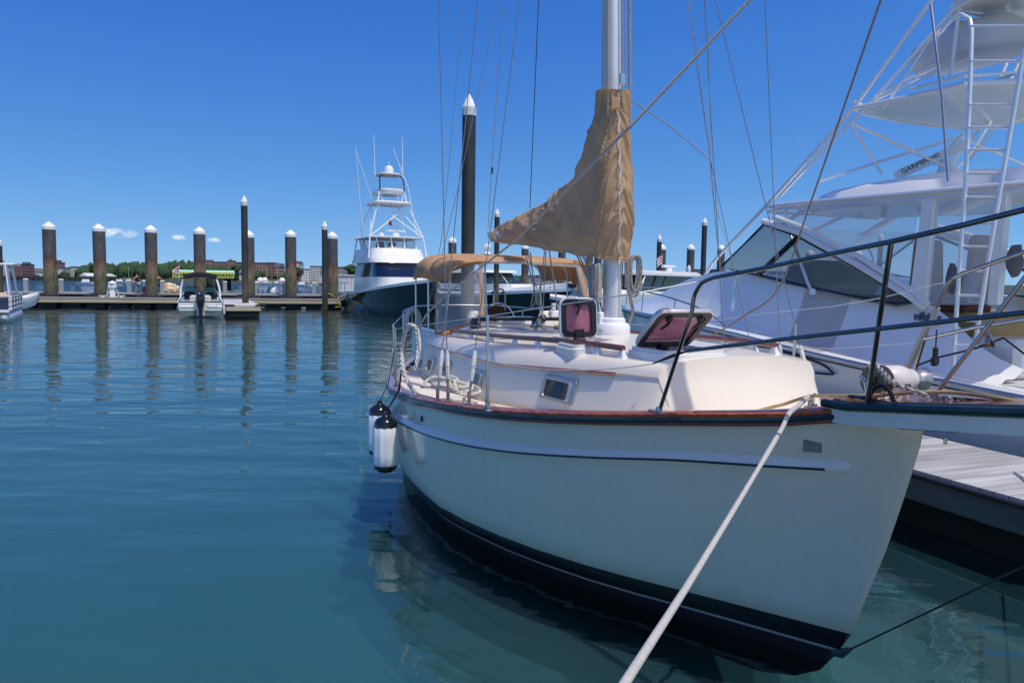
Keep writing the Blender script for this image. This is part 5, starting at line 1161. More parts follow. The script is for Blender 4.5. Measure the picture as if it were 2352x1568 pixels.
def pile(px,ptop,pbot_z,Y,rad,label,kind,group,capk=None):
    global npile
    p=W.L(px,ptop,y=Y); zt=p.z; c=Vector((p.x,p.y,0))
    T=thing('dock_pile',label,'pile',c,W,group)
    if kind=='thick':
        MB().lathe([(rad,-1.4),(rad,zt-.62)],c,28).build('pile_shaft',PM,T)
        MB().lathe([(rad*.99,zt-.70),(rad*1.05,zt-.66),(rad*1.05,zt-.42),(rad*.99,zt-.37),(rad*.45,zt-.12),(rad*.08,zt),(0,zt)],c,28).build('pile_cap',cap_m,T,smooth=30)
    else:
        MB().lathe([(rad,-1.4),(rad,zt-rad*3.1)],c,24).build('pile_shaft',PK,T)
        MB().lathe([(rad*1.02,zt-rad*3.25),(rad*1.07,zt-rad*3.2),(rad*1.05,zt-rad*2.0)],c,24).build('pile_cap_band',mat('pile_cap_grey',(.62,.63,.6),.5,var=.06),T)
        MB().lathe([(rad*1.05,zt-rad*2.0),(rad*.55,zt-rad*.8),(rad*.1,zt-.02),(0,zt)],c,8,a0=.3).build('pile_cap',cap_m,T,smooth=10)
        if kind=='gauge':
            z=zt-rad*3.6
            while z>1.4:
                MB().box(c+Vector((-.02+rad*0,-rad*1.0,z)),(rad*.5,.02,.016)).build('depth_mark',mat('mark_grey',(.2,.2,.2),.6),T); z-=.42
    T.rotation_euler=(R(random.uniform(-.5,.5)),R(random.uniform(-.4,.4)),random.uniform(0,.5)) if kind=='thick' else (0,0,0)
    return T
GP='thick capped piles along the floating dock'
yk=3.2
def kY(px): return (K.m@K.L(px,660,y=yk)).y
nth=['first','second','third','fourth']
for i,(px,pt,lab) in enumerate(((111,509,'thick stained dock pile with white cap, leftmost of the row'),(227,514,'thick stained dock pile with white cap behind the white power pedestal'),(345,517,'thick stained dock pile with white cap between the two standing people'),(457,521,'thick stained dock pile with white cap rising behind the white outboard boat'),(571,529,'thick stained dock pile half hidden behind the narrow pile of the dock finger'),(667,528,'thick stained dock pile with white cap standing alone right of the dock finger'),(764,532,'thick stained dock pile with white cap behind a narrow dark pile near the sportfisher'))):
    Y=kY(px); T=pile(px,pt,0,Y,.5,lab,'thick',GP)
    q=W.L(px,pt,y=Y)
    kc=K.L(px,660,y=yk)
    f=MB()
    for dx in (-.78,.78): f.tube([kc*1.0+Vector((dx,-.9,1.02-kc.z)),kc+Vector((dx*.85,.9,1.15-kc.z+.5))],.05,6)
    f=MB().box(Vector((kc.x,yk,.78)),(2.0,2.3,.28)).build('pile_guide',mat('black_steel_frame',(.03,.03,.033),.5,var=.3),fr=K,base=(kc.x,yk,.8))
    tag(f,'black pile guide frame round the foot of the '+lab.replace('thick stained dock pile with white cap','thick pile').replace('thick stained dock pile','thick pile'),'pile guide','pile guide frames on the dock')
    if len(f['label'].split())>16: f['label']=' '.join(['black guide frame at the foot of the thick pile']+[['leftmost in the row'],['behind the power pedestal'],['between the two people'],['behind the outboard boat'],['behind the finger pile'],['right of the dock finger'],['beside the dark narrow pile']][i])
GT='tall narrow dark piles with pointed caps'
pile(560.5,449,0,W.L(560,697,z=.7).y,.225,'tall narrow dark pile with pointed white cap and depth marks on the dock finger','gauge',GT)
pile(745.5,507,0,63.5,.24,'tall narrow dark pile with pointed cap at the dock end with a yellow rope','narrow',GT)
pile(1078,216,0,23.5,.212,'very tall dark pile with pointed white cap behind the bimini, left of the sail cover','narrow',GT)
pile(1142,479,0,44,.155,'narrow dark pile with pointed cap just above the end of the boom','narrow',GT)
pile(1515,538,0,66,.21,'narrow dark pile with pointed cap right of the mast, beside a small flag','narrow',GT)
pile(1619,499,0,60,.21,'tall narrow dark pile with depth marks left of the sportfishing boat windshield','gauge',GT)
GB='thick capped piles behind the boats on the right'
for px,pt,Y,lab in ((1040,544,84,'thick pile with white cap between the bimini and the tallest pile'),(1207,560,95,'thick dark pile partly hidden under the boom end of the sail cover'),(1291,566,92,'thick dark pile seen under the middle of the sail cover'),(1374,575,90,'thick dark pile seen just behind the mast'),(1521,561,88,'thick pile with white cap hidden behind the narrow pile by the flag'),(1587,561,90,'thick dark pile with white cap standing alone in the gap right of the mast'),(1657,562,92,'thick dark pile with white cap beside the tower leg of the sportfishing boat'),(1862,573,88,'thick pile seen through the side glass of the sportfishing boat'),(1972,574,88,'thick pile seen through the enclosure of the sportfishing boat')):
    pile(px,pt,0,Y,.46,lab,'thick',GB)
pile(2024,535,0,62,.2,'narrow blue-grey pile seen through the sportfishing boat enclosure','narrow',GT)
pile(-3,545,0,56,.2,'narrow dark pile cut by the left edge of the picture','narrow',GT)
# white-topped marker posts on the outer dock
bp0=None
for i,(px,lab) in enumerate(((60,'behind the pontoon boat'),(141,'right of the leftmost thick pile'),(297,'left of the standing man in grey trousers'),(373,'right of the second standing person'),(517,'in front of the water taxi'),(587,'beside a white buoy'),(652,'left of the lone thick pile'),(721,'left of the narrow dark pile'))):
    c=K.L(px,665,y=5.2); c=Vector((c.x,5.2,1.08))
    T=thing('dock_post','grey square dock post with white cap, '+lab,'post',c,K,'white capped posts along the outer dock')
    MB().box(c+Vector((0,0,.52)),(.32,.32,1.04)).build('post',mat('grey_post',(.35,.37,.38),.5,var=.1),T,smooth=0)
    MB().box(c+Vector((0,0,1.1)),(.36,.36,.14),bev=.04).build('post_cap',cap_m,T)
for px,lab in ((582,'round white buoy on the outer dock, the smaller one behind the finger pile'),(632,'round white buoy on the outer dock, the larger one in the open')):
    c=K.L(px,664,y=5.4); c=Vector((c.x,5.4,1.08)); r=.32 if px<600 else .46
    tag(MB().lathe([(0,0),(r*.7,0),(r,r*.4),(r*.95,r*.85),(r*.6,r*1.3),(0,r*1.5)],c,18).build('white_buoy',white,fr=K,base=c),lab,'buoy','white buoys lying on the outer dock')
c=K.L(802,660,y=5.6); c=Vector((c.x,5.6,1.08))
T=thing('dock_shed','low pale grey panelled shed on the outer dock beside the dark sportfishing boat','shed',c,K)
MB().box(c+Vector((0,.6,.95)),(2.0,1.4,1.85)).build('shed_wall',mat('pale_panel',(.62,.64,.68),.5,var=.06),T,smooth=0)
MB().box(c+Vector((0,.6,1.93)),(2.15,1.6,.09)).build('shed_roof',white,T,smooth=0)
for k in range(4): MB().box(c+Vector((-.75+.5*k,-.115,.95)),(.03,.03,1.7)).build('panel_seam',mat('seam_grey',(.35,.37,.4),.6),T,smooth=0)
# power pedestal
c=K.L(259,683,y=.9); c=Vector((c.x,.9,.76))
T=thing('power_pedestal','white power pedestal with pointed hood and coiled cables near the second thick pile','pedestal',c,K)
MB().box(c+Vector((0,0,.55)),(.40,.36,1.1),taper=.85,bev=.04).box(c+Vector((0,0,.95)),(.62,.5,.4),bev=.08).build('pedestal_body',white,T)
MB().lathe([(.3,1.18),(.34,1.2),(.28,1.28),(.1,1.38),(0,1.42)],c,12).lathe([(.2,1.1),(.2,1.2)],c,12).build('pedestal_hood',white,T)
MB().tube([c+Vector((.28+.16*cos(2*PI*k/16),-.05,.35+.3*sin(2*PI*k/16))) for k in range(16)],.04,6,closed=True).build('cable_coil',mat('grey_cable',(.6,.6,.6),.5),T)
MB().tube([c+Vector((-.28+.14*cos(2*PI*k/16),-.05,.35+.28*sin(2*PI*k/16))) for k in range(16)],.035,6,closed=True).build('cable_coil',mat('grey_cable'),T)
for px,lab in ((236,'pale cleat on the dock edge left of the power pedestal'),(279,'pale cleat on the dock edge right of the power pedestal'),(783,'small cleat on the dock edge below the grey shed')):
    c=K.L(px,680,y=.3); c=Vector((c.x,.3,.76))
    tag(MB().tube([c+Vector((-.3,0,.14)),c+Vector((.3,0,.14))],.05,6).box(c+Vector((0,0,.06)),(.25,.12,.14)).build('dock_cleat',mat('pale_cleat',(.6,.58,.5),.6),fr=K,base=c),lab,'cleat','cleats along the dock edge')
yr=[W.L(px,py,y=63.4) for px,py in ((754,674),(766,680),(775,696),(783,704),(770,705))]
tag(MB().tube(cr(yr,5),.045,6).build('yellow_rope',yel,base=yr[0]),'yellow rope hanging from the dock into the water by the narrow pile','rope')
# ---------------------------------------------------------------- people
def person(px,py,Y,hgt,label,shirt,pants,skin,hair,pose,face):
    c=K.L(px,665,y=5.6); c=K.m@Vector((c.x,5.6,1.08)); T=thing('person',label,'person',c,W); k=hgt/1.75
    q=Matrix.Rotation(face,3,'Z')
    P=lambda x,y,z: c+q@Vector((x,y,z))*k
    J={'pel':(0,0,.95,.15),'wst':(0,0,1.1,.14),'chs':(0,.01,1.32,.17),'nk':(0,0,1.47,.065),'hd':(0,-.01,1.58,.09),'tp':(0,-.01,1.68,.085),
       'sl':(.19,0,1.42,.06),'el':(.27,.02,1.16,.045),'hl':(.24,-.1,.95,.035),'sr':(-.19,0,1.42,.06),'er':(-.28,.03,1.16,.045),'hr':(-.25,-.08,.95,.035),
       'kl':(.11,-.01,.5,.075),'al':(.12,.02,.09,.045),'tl':(.13,-.14,.04,.04),'kr':(-.11,-.02,.5,.075),'ar':(-.13,.02,.09,.045),'tr':(-.14,-.14,.04,.04),'jl':(.10,0,.86,.1),'jr':(-.10,0,.86,.1)}
    J.update(pose)
    def skin_(names,edges,root,nm,m,grow=1.0,par=T):
        me=bpy.data.meshes.new(nm); idx={n:i for i,n in enumerate(names)}; b=BASE[T.name]
        me.from_pydata([P(*J[n][:3])-b for n in names],[(idx[a],idx[d]) for a,d in edges],[])
        o=bpy.data.objects.new(nm,me); COL.objects.link(o); o.parent=par
        md=o.modifiers.new('skin','SKIN'); 
        sv=me.skin_vertices[0] if me.skin_vertices else None
        if sv is None:
            bm=bmesh.new(); bm.from_mesh(me); bm.verts.layers.skin.verify(); bm.to_mesh(me); bm.free(); sv=me.skin_vertices[0]
        for i,n in enumerate(names): r=J[n][3]*k*grow; sv.data[i].radius=(r,r*.8); sv.data[i].use_root=(n==root)
        s=o.modifiers.new('sub','SUBSURF'); s.levels=s.render_levels=1
        me.materials.append(m); md.use_smooth_shade=True; return o
    full=list(J); ed=[('pel','wst'),('wst','chs'),('chs','nk'),('nk','hd'),('hd','tp'),('chs','sl'),('sl','el'),('el','hl'),('chs','sr'),('sr','er'),('er','hr'),('pel','jl'),('jl','kl'),('kl','al'),('al','tl'),('pel','jr'),('jr','kr'),('kr','ar'),('ar','tr')]
    B=skin_(full,ed,'pel','body',skin)
    skin_(['pel','wst','chs','sl','sr'],[('pel','wst'),('wst','chs'),('chs','sl'),('chs','sr')],'pel','shirt',shirt,1.4)
    if 'short' in label: 
        for s in 'lr': J['m'+s]=tuple(lerp(J['j'+s][i],J['k'+s][i],.75) for i in range(3))+(.1,)
        skin_(['pel','jl','ml','jr','mr'],[('pel','jl'),('jl','ml'),('pel','jr'),('jr','mr')],'pel','shorts',pants,1.35)
    else: skin_(['pel','jl','kl','al','jr','kr','ar'],[('pel','jl'),('jl','kl'),('kl','al'),('pel','jr'),('jr','kr'),('kr','ar')],'pel','trousers',pants,1.4)
    for s in (-1,1):
        tt=J['tl' if s>0 else 'tr']; MB().box(P(tt[0],tt[1]+.07,.045),(.11,.27,.09),rot=q,bev=.03).build('shoe',mat('dark_shoe',(.05,.045,.045),.6),T)
    MB().blob(P(J['tp'][0],J['tp'][1]+.025,J['tp'][2]+.0),(.1,.11,.09),2,.08,2,1).build('hair',hair,T)
    return T
sk=mat('skin',(.5,.28,.2),.55); hr_=mat('dark_hair',(.03,.02,.015),.7)
yp=(K.m@K.L(316,665,y=5.6))
person(315,667,yp.y,1.78,'person in a black shirt and grey trousers standing with arms bent on the outer dock',mat('black_shirt',(.015,.015,.018),.8),mat('grey_trousers',(.36,.34,.33),.8),sk,hr_,{'el':(.30,.0,1.2,.045),'hl':(.16,-.2,1.1,.035),'kl':(.13,-.03,.5,.07),'al':(.15,.0,.09,.045)},R(70))
yp=(K.m@K.L(365,665,y=5.6))
person(364,667,yp.y,1.75,'person in a dark vest and blue shorts with bare arms, second from the left',mat('dark_vest',(.02,.022,.025),.8),mat('blue_shorts',(.03,.05,.12),.8),mat('sunburnt_skin',(.55,.24,.17),.55),hr_,{'el':(.33,.0,1.24,.045),'hl':(.30,-.14,1.06,.04),'er':(-.33,.0,1.24,.045),'hr':(-.28,-.14,1.06,.04)},R(180))
c=K.L(392,664,y=5.8); c=Vector((c.x,5.8,1.1)); tag(MB().blob(c+Vector((0,0,.4)),(.75,.4,.5),3,.22,1.4,3).build('canvas_bag',mat('orange_white_bag',(.7,.45,.2),.7,var=.5,scale=3,dark=(.7,.65,.6)),fr=K,base=c),'slumped orange and white bag left of the water taxi','bag')
c=K.L(319,664,y=5.4); c=Vector((c.x+.45,5.4,1.08)); tag(MB().lathe([(.14,0),(.14,.5),(.1,.55),(0,.6)],c,12).build('red_canister',mat('dull_red',(.25,.05,.06),.5,var=.2),fr=K,base=c),'small dull red canister standing by the man in grey trousers','canister')
c=K.L(136,664,y=5.4); c=Vector((c.x,5.4,1.08)); tag(MB().lathe([(.16,0),(.16,.55),(.1,.6),(0,.62)],c,12).build('red_canister',mat('dull_red'),fr=K,base=c),'small dull red canister left of the leftmost thick pile','canister')
# ---------------------------------------------------------------- white outboard boat, seen from astern
oc=W.L(461,727,z=0); OB_=Fr(oc.x,oc.y,22.3); ow=(W.L(513,727,z=0)-W.L(408,727,z=0)).length
T=thing('outboard_boat','white runabout with a black bimini, arch tower and black outboard, stern towards us','boat',(0,0,0),OB_)
w=ow/2
def obs(y,wd,zc,zk,z1):  # section: half
    h=[(0,zk),(wd*.55,zk+.12),(wd*.86,zk+.26),(wd*.97,.55),(wd,zc*.8),(wd*.97,zc),(wd*.84,zc+.03)]
    return [Vector((x,y,z)) for x,z in h]+[Vector((-x,y,z)) for x,z in h[::-1]]
mb=MB(); SEC=[(0,w,.95,-.1),(1.5,w*1.0,1.0,-.1),(3.2,w*.98,1.08,-.1),(4.6,w*.85,1.16,-.05),(5.8,w*.5,1.22,.1),(6.4,w*.08,1.25,.6)]
mb.loft([obs(y,a,b,c,0) for y,a,b,c in SEC],False)
HB_=mb.build('hull',gel,T,smooth=40)
MB().add([(-w*.97,-.01,.55),(-w*.8,-.01,.05),(w*.8,-.01,.05),(w*.97,-.01,.55),(w*.95,-.01,.9),(-w*.95,-.01,.9)],[(0,1,2,3,4,5)]).build('transom',gel,HB_,smooth=0)
MB().box((-w*.55,-.02,.22),(w*.75,.06,.36),bev=.02).box((w*.55,-.02,.22),(w*.75,.06,.36),bev=.02).build('hull_bottom_paint',mat('grey_green_bottom',(.13,.2,.19),.5,var=.2),HB_)
MB().box((-w*.62,.3,.62),(w*.68,.7,.16),bev=.05).build('swim_platform',gel,T)
MB().box((w*.62,.3,.62),(w*.68,.7,.16),bev=.05).build('swim_platform',gel,T)
for sd in (-1,1):
    MB().slab([(sd*w*.98,0,.9),(sd*w*.82,.3,1.35),(sd*w*.80,2.6,1.38),(sd*w*.95,2.8,1.05)],(sd*.04,0,0)).build('side_coaming',gel,T)
    MB().slab([(sd*w*.99,.15,1.0),(sd*w*.9,.3,1.28),(sd*w*.86,.9,1.28),(sd*w*.95,.6,.98)],(sd*.05,-.03,0)).build('dark_side_panel',black,T)
    MB().tube(cr([(sd*w*.88,.9,1.1),(sd*w*.86,1.0,1.7),(sd*w*.72,1.25,2.4),(sd*w*.58,1.35,2.62)],4),.06,8).build('tower_arch_leg',whitep,T)
    MB().tube([(sd*w*.12,-.05,.42),(sd*w*.12,-.1,.42)],.04,8).build('trim_light',white,T)
MB().tube([(-w*.6,1.35,2.6),(w*.6,1.35,2.6)],.055,8).build('tower_crossbar',whitep,T)
rows=[]
for y,dz in ((.7,-.12),(.95,.03),(1.8,.10),(2.6,.02),(2.8,-.15)): rows.append([Vector((w*q*.74,y,2.72+dz-.22*abs(q)**3)) for q in (-1,-.8,-.4,0,.4,.8,1)])
MB().loft(rows,False).build('bimini_top',mat('black_canvas',(.02,.02,.024),.85,var=.2),T,solid=.03,smooth=60)
MB().slab([(-w*.74,.72,2.42),(-w*.74,.72,2.7),(0,.72,2.8),(w*.74,.72,2.7),(w*.74,.72,2.42),(0,.72,2.52)],(0,.03,0)).build('bimini_valance',mat('black_canvas'),T)
MB().box((0,1.2,.95),(w*1.5,1.6,.1)).build('cockpit_floor',mat('cockpit_grey',(.2,.2,.21),.6),T)
MB().box((0,.35,1.05),(w*.95,.3,.62),bev=.12).build('stern_seat',mat('seat_grey_white',(.55,.54,.52),.5,var=.05),T)
for sd in (-1,1):
    MB().box((sd*w*.5,2.5,1.25),(w*.5,.5,.6),bev=.12).build('helm_console',black,T)
    MB().loft([[Vector((sd*w*.12,3.0,1.45)),Vector((sd*w*.78,2.5,1.4))],[Vector((sd*w*.14,3.0,1.85)),Vector((sd*w*.66,2.5,1.86))]],False).build('windshield',mat('sea_green_glass',(.12,.3,.26),.08,alpha=.75),T)
MB().tube([(-w*.68,2.5,1.87),(-w*.14,3.0,1.87)],.03,6).build('windshield_frame',black,T)
MB().tube([(w*.68,2.5,1.87),(w*.14,3.0,1.87)],.03,6).build('windshield_frame',black,T)
E_=MB(); E_.loft([[Vector((x*sx,y*sy-.35,z)) for x,y in ((-.2,-.28),(.2,-.28),(.27,-.1),(.27,.2),(.17,.32),(-.17,.32),(-.27,.2),(-.27,-.1))] for z,sx,sy in ((.62,.7,.8),(.75,.95,1),(1.1,1.08,1.1),(1.42,1,1.05),(1.56,.75,.8),(1.6,.4,.4))],True,True)
EO=E_.build('outboard_motor',blackg,T,smooth=60)
MB().box((0,-.3,.3),(.2,.4,.8),taper=1.1,bev=.05).build('motor_leg',black,EO)
MB().box((0,-.28,-.05),(.5,.5,.04)).build('cavitation_plate',black,EO)
MB().tube([(w*1.03,.3,.9),(w*1.05,.3,.15)],.09,10).build('hull_fender',white,T)
MB().tube(cr([(w*.3,-.12,.72),(w*.3,-.2,.66),(w*.7,-.2,.66),(w*.7,-.12,.72)],3),.02,6).build('boarding_ladder',steel,T)
fl=W.L(408,605,y=oc.y+2.8); 
# flag on it
def flag(p,label,ht,w_,h_,fr=W):
    T=thing('flag',label,'flag',p,fr); MB().tube([p,p+Vector((0,0,ht))],.02*ht,5).build('flag_staff',white,T)
    rows=[]
    for i in range(7):
        z=p.z+ht-h_*i/6; rows.append([Vector((p.x+w_*q/5-.15*w_*i/6*(q>0),p.y+.06*w_*sin(q*1.3+i*.5),z-.5*h_*(q/5)**2*.9)) for q in range(6)])
    mb=MB()
    for i in range(6): mb.m=i%2; mb.loft([rows[i],rows[i+1]],False)
    mb.build('flag_cloth',[mat('flag_red',(.5,.05,.06),.8),mat('flag_white',(.7,.7,.7),.8)],T); return T
flag(W.L(412,640,y=oc.y+2.5),'small red and white striped flag at the left corner of the black bimini',.9,-.35,.5)
# ---------------------------------------------------------------- pontoon boat and skiff at the left edge
pc=W.L(2,737,z=0); PF=Fr(pc.x,pc.y,119)     # x runs away from us (forward), y to the left
T=thing('pontoon_boat','white and navy pontoon boat with tan seats and a T-top, cut by the left edge','boat',(2,0,0),PF)
wy=1.3
for sd,nm in ((-.15,0),(2.3,1)):
    MB().lathe([(.02,-.3),(.2,-.1),(.33,.3),(.34,6.5),(.25,7.1),(.03,7.5)],(0,sd,.14),14,ax=(1,0,0)).build('pontoon_tube',mat('pontoon_aluminium',(.6,.62,.65),.35,.5,var=.1),T)
MB().box((3.6,1.05,.52),(7.6,2.9,.12)).build('deck_edge',whitep,T)
MB().box((3.9,-.38,.9),(6.4,.04,.62)).build('side_fence',mat('navy_panel',(.02,.03,.07),.3),T)
MB().box((.7,1.0,.9),(.04,2.6,.62)).build('stern_fence',mat('navy_panel'),T)
for z in (.62,.86,1.12,1.3): MB().tube([(.7,2.4,z),(.7,-.42,z),(7.1,-.42,z)],.028,6).build('fence_rail',whitep,T)
for x in (.7,2.3,3.9,5.5,7.1): MB().tube([(x,-.42,.55),(x,-.42,1.32)],.03,6).build('fence_post',whitep,T)
MB().box((4.5,.1,1.2),(3.4,.9,.4),bev=.12).build('seat_bench',mat('tan_seat',(.5,.38,.3),.6,var=.15),T)
MB().box((2.3,.4,1.3),(1.2,1.2,.35),bev=.14).build('seat_bench',mat('tan_seat'),T)
MB().box((4.0,.8,3.05),(4.2,2.6,.1),bev=.03).build('hard_top',whitep,T)
for x,z0 in ((1.9,.6),(2.9,.6),(5.3,.6),(5.9,.6)):
    MB().tube([(x+(1 if x>4 else -.1),-.3,z0),(x,-.1,3.0)],.04,6).build('top_post',whitep,T)
MB().tube([(2.2,0,2.7),(5.6,0,2.7)],.03,6).build('top_brace',whitep,T)
for k in range(5): MB().blob(Vector((2.2+.35*k,-.2,2.75)),(.07,.07,.09),1,.1).build('speaker_lamp',white,T)
sc=W.L(64,712,z=0); SK=Fr(sc.x,sc.y,62)
T=thing('skiff','small white open skiff moored between the pontoon boat and the floating dock','boat',(0,0,0),SK)
mb=MB(); rg=[]
for x,b,z,k in ((-2.2,.75,.7,.1),(-1,.95,.75,.0),(.2,.95,.9,.0),(.9,.7,1.05,.2),(1.3,.35,1.2,.5),(1.5,.04,1.25,.9)):
    rg.append([Vector((x,y*b+1.2,z_)) for y,z_ in ((-1,z),(-.98,z*.75),(-.7,k+.1),(0,k),(.7,k+.1),(.98,z*.75),(1,z),(.85,z),(.7,z*.6),(0,z*.5),(-.7,z*.6),(-.85,z))])
mb.loft(rg,True,True).build('hull',gel,T,smooth=40)
MB().box((-.4,1.2,.9),(.4,.6,.5),bev=.12).build('boat_seat',mat('seat_beige',(.5,.46,.38),.6),T)
# ---------------------------------------------------------------- water taxi behind the outer dock
tc_=W.L(397,665,y=84); te=W.L(538,665,y=86)
TX=Fr(tc_.x,tc_.y,math.degrees(math.atan2(te.y-tc_.y,te.x-tc_.x))); ln=(te-tc_).length
T=thing('water_taxi','water taxi with turquoise roof and yellow and black chequered band behind the outer dock','boat',(ln/2,1.4,0),TX)
MB().loft([[Vector((x,y,z)) for y,z in ((0,1.1),(.2,0),(2.6,0),(2.8,1.1))] for x in (0,ln*.8)]+[[Vector((ln+1,y,z)) for y,z in ((1.3,1.3),(1.35,.6),(1.45,.6),(1.5,1.3))]],True,True).build('hull',mat('taxi_hull',(.3,.33,.35),.4),T)
zr=3.05
MB().loft([[Vector((x,y,z)) for y,z in ((0,zr),(.25,zr+.42),(2.55,zr+.42),(2.8,zr))] for x in (0,.3,ln-.3,ln)],True,True).build('roof',mat('turquoise_roof',(.35,.68,.62),.5,var=.06),T,smooth=20)
ck_=bpy.data.materials.new('taxi_chequer'); ck_.use_nodes=True; N=ck_.node_tree.nodes; b=N['Principled BSDF']; b.inputs['Roughness'].default_value=.4
ch_=N.new('ShaderNodeTexChecker'); ch_.inputs['Scale'].default_value=4.6; ch_.inputs['Color1'].default_value=(.62,.62,.04,1); ch_.inputs['Color2'].default_value=(.03,.03,.03,1)
tcn=N.new('ShaderNodeTexCoord'); mpn=N.new('ShaderNodeMapping'); mpn.inputs['Rotation'].default_value=(0,R(45),0); mpn.inputs['Scale'].default_value=(1,0,1); mpn.inputs['Location'].default_value=(0,.5,0)
ck_.node_tree.links.new(tcn.outputs['Object'],mpn.inputs[0]); ck_.node_tree.links.new(mpn.outputs[0],ch_.inputs[0]); ck_.node_tree.links.new(ch_.outputs[0],b.inputs['Base Color'])
MB().box((ln/2,-.03,zr-.12),(ln,.05,.66)).build('name_band',mat('taxi_yellow',(.6,.62,.12),.4),T,smooth=0)
MB().box((ln/2,-.07,zr-.08),(ln*.96,.04,.36)).build('chequered_band',ck_,T,smooth=0)
for k in range(7): MB().tube([(.2+(ln-.4)*k/6,.05,1.0),(.2+(ln-.4)*k/6,.05,zr-.3)],.05,6).build('cabin_post',mat('taxi_post',(.12,.13,.14),.5),T)
MB().box((ln*.68,2.6,1.9),(ln*.5,.04,1.5)).build('cabin_window',glassd,T,smooth=0)
# ---------------------------------------------------------------- dark sportfishing boat beyond the basin, bow to the right and towards us
bwp=W.L(1003,722,z=0); bwp=W.L(1003,700,y=50); st_=W.L(842,690,y=66.5)
DF=Fr(st_.x,st_.y,math.degrees(math.atan2(bwp.y-st_.y,bwp.x-st_.x))); LN=math.hypot(bwp.x-st_.x,bwp.y-st_.y)
T=thing('sportfishing_boat','tall sportfishing boat with a dark blue hull, white house and tuna tower beyond the basin','boat',(8,0,0),DF)
def dfs(x):
    k=x/LN; b=2.55*(1-max(0,(k-.45)/.55)**2.2); return max(.03,b)
def dfz(x): k=x/LN; return 1.35+.25*k+1.35*max(0,k-.25)**1.4
rows=[]
for x in [0,1.5,3,5,7,8.5,10,11.5,13,14.3,15.4,LN*.97,LN]:
    b=dfs(x); z=dfz(x); k=x/LN; f=.08+.5*max(0,k-.4); o=-1.7*max(0,k-.75)/.25
    h=[(b*(1-f)*.85,-.1,o),(b*(1-f)*.93,.25,o*.8),(b*(1-f*.6),z*.5,o*.45),(b*(1-f*.2),z*.85,o*.12),(b,z,0)]
    pts=[Vector((x+q,y,zz)) for y,zz,q in h]; rows.append(pts+[Vector((p.x,-p.y,p.z)) for p in pts[::-1]])
mb=MB(); mb.loft(rows,False); mb.add(rows[0],[tuple(range(10))]); HD=mb.build('hull',navy,T,smooth=50)
for sd in (1,-1):
    MB().loft([[Vector((x,sd*(dfs(x)+.02),dfz(x)-.06)),Vector((x,sd*(dfs(x)+.02),dfz(x)+.14)),Vector((x,sd*(dfs(x)-.2),dfz(x)+.2))] for x in [0,1.5,3,5,7,8.5,10,11.5,13,14.3,15.4,LN*.97,LN]],False).build('gunwale',gel,HD)
mb=MB(); mb.loft([[Vector((x,y*dfs(x)*.97,dfz(x)+.15+.15*(1-y*y))) for y in (-1,-.5,0,.5,1)] for x in (4,7,9,11,13,15,LN*.99)],False).build('foredeck',gel,T)
def ring4(x,b,z,n=16,p=.35,fx=0):   # rounded plan ring
    return None
def plan(x0,x1,b,z,nose=.55,n=20):  # rounded-front plan outline at height z
    out=[]
    for k in range(n+1):
        a=-PI/2+PI*k/n; out.append(Vector((x1-nose*(x1-x0)*.5*(1-cos(a)**.7),b*math.copysign(abs(sin(a))**.6,sin(a)),z)))
    return [Vector((x0,-b,z))]+out+[Vector((x0,b,z))]
def house(lv,name,m,par,**k): return MB().loft([plan(*l) for l in lv],True,True).build(name,m,par,smooth=45,**k)
zd=2.3
house([(4.2,12.2,2.2,zd-.8),(4.3,12.0,2.15,zd+.45)],'house_base',gel,T)
house([(4.3,12.0,2.14,zd+.45),(4.6,10.8,2.05,zd+1.55)],'house_window_band',mat('navy_window_band',(.008,.014,.04),.06,coat=.3),T)
house([(4.0,11.0,2.3,zd+1.55),(4.0,10.9,2.3,zd+1.7),(4.5,10.3,2.2,zd+2.1),(4.6,9.9,2.08,zd+2.66),(4.8,9.6,1.95,zd+2.71)],'flybridge_bulwark',gel,T)
MB().box((9.2,0,zd+2.78),(.5,1.3,.16),bev=.05).build('flybridge_locker',gel,T)
house([(4.6,9.6,2.1,zd+3.5),(4.4,9.8,2.25,zd+3.55),(4.5,9.6,2.2,zd+3.62),(5,9,1.7,zd+3.68)],'flybridge_hardtop',gel,T)
for x,y in ((9.0,1.5),(9.0,-1.5),(9.3,.5),(9.3,-.5),(5,1.8),(5,-1.8)): MB().tube([(x+.4,y,zd+2.6),(x,y*1.05,zd+3.52)],.06,6).build('hardtop_post',whitep,T)
house([(5,9.25,1.8,zd+2.7),(5,9.0,1.85,zd+3.5)],'clear_curtain',mat('smoky_vinyl',(.4,.47,.5),.1,alpha=.3),T)
for y in (.5,-.5): MB().box((6.2,y,zd+3.0),(.5,.6,.7),bev=.1).build('helm_chair',mat('dark_chair',(.1,.1,.12),.6),T)
tz=zd+3.62
tp=[(9.6,2.35,zd+1.9),(9.2,2.15,tz),(8.0,1.2,tz+2.65),(7.8,1.0,tz+3.75)]
tr_=[(4.6,2.35,zd+1.5),(5.0,2.1,tz),(5.8,1.15,tz+2.65),(6.0,1.0,tz+3.75)]
for P in (tp,tr_):
    for sd in (1,-1): MB().tube([Vector((x,sd*y,z)) for x,y,z in P],.055,6).build('tower_leg',whitep,T)
for sd in (1,-1):
    MB().tube([(9.2,sd*2.1,tz),(8.0,-sd*1.2,tz+2.5)],.045,6).build('tower_brace',whitep,T)
    MB().tube([(9.2,sd*2.1,tz+.1),(5.9,sd*1.15,tz+2.55)],.04,6).build('tower_brace',whitep,T)
    MB().tube([(8.0,sd*.7,tz+2.75),(7.8,sd*1.0,tz+3.5)],.04,6).build('tower_brace',whitep,T)
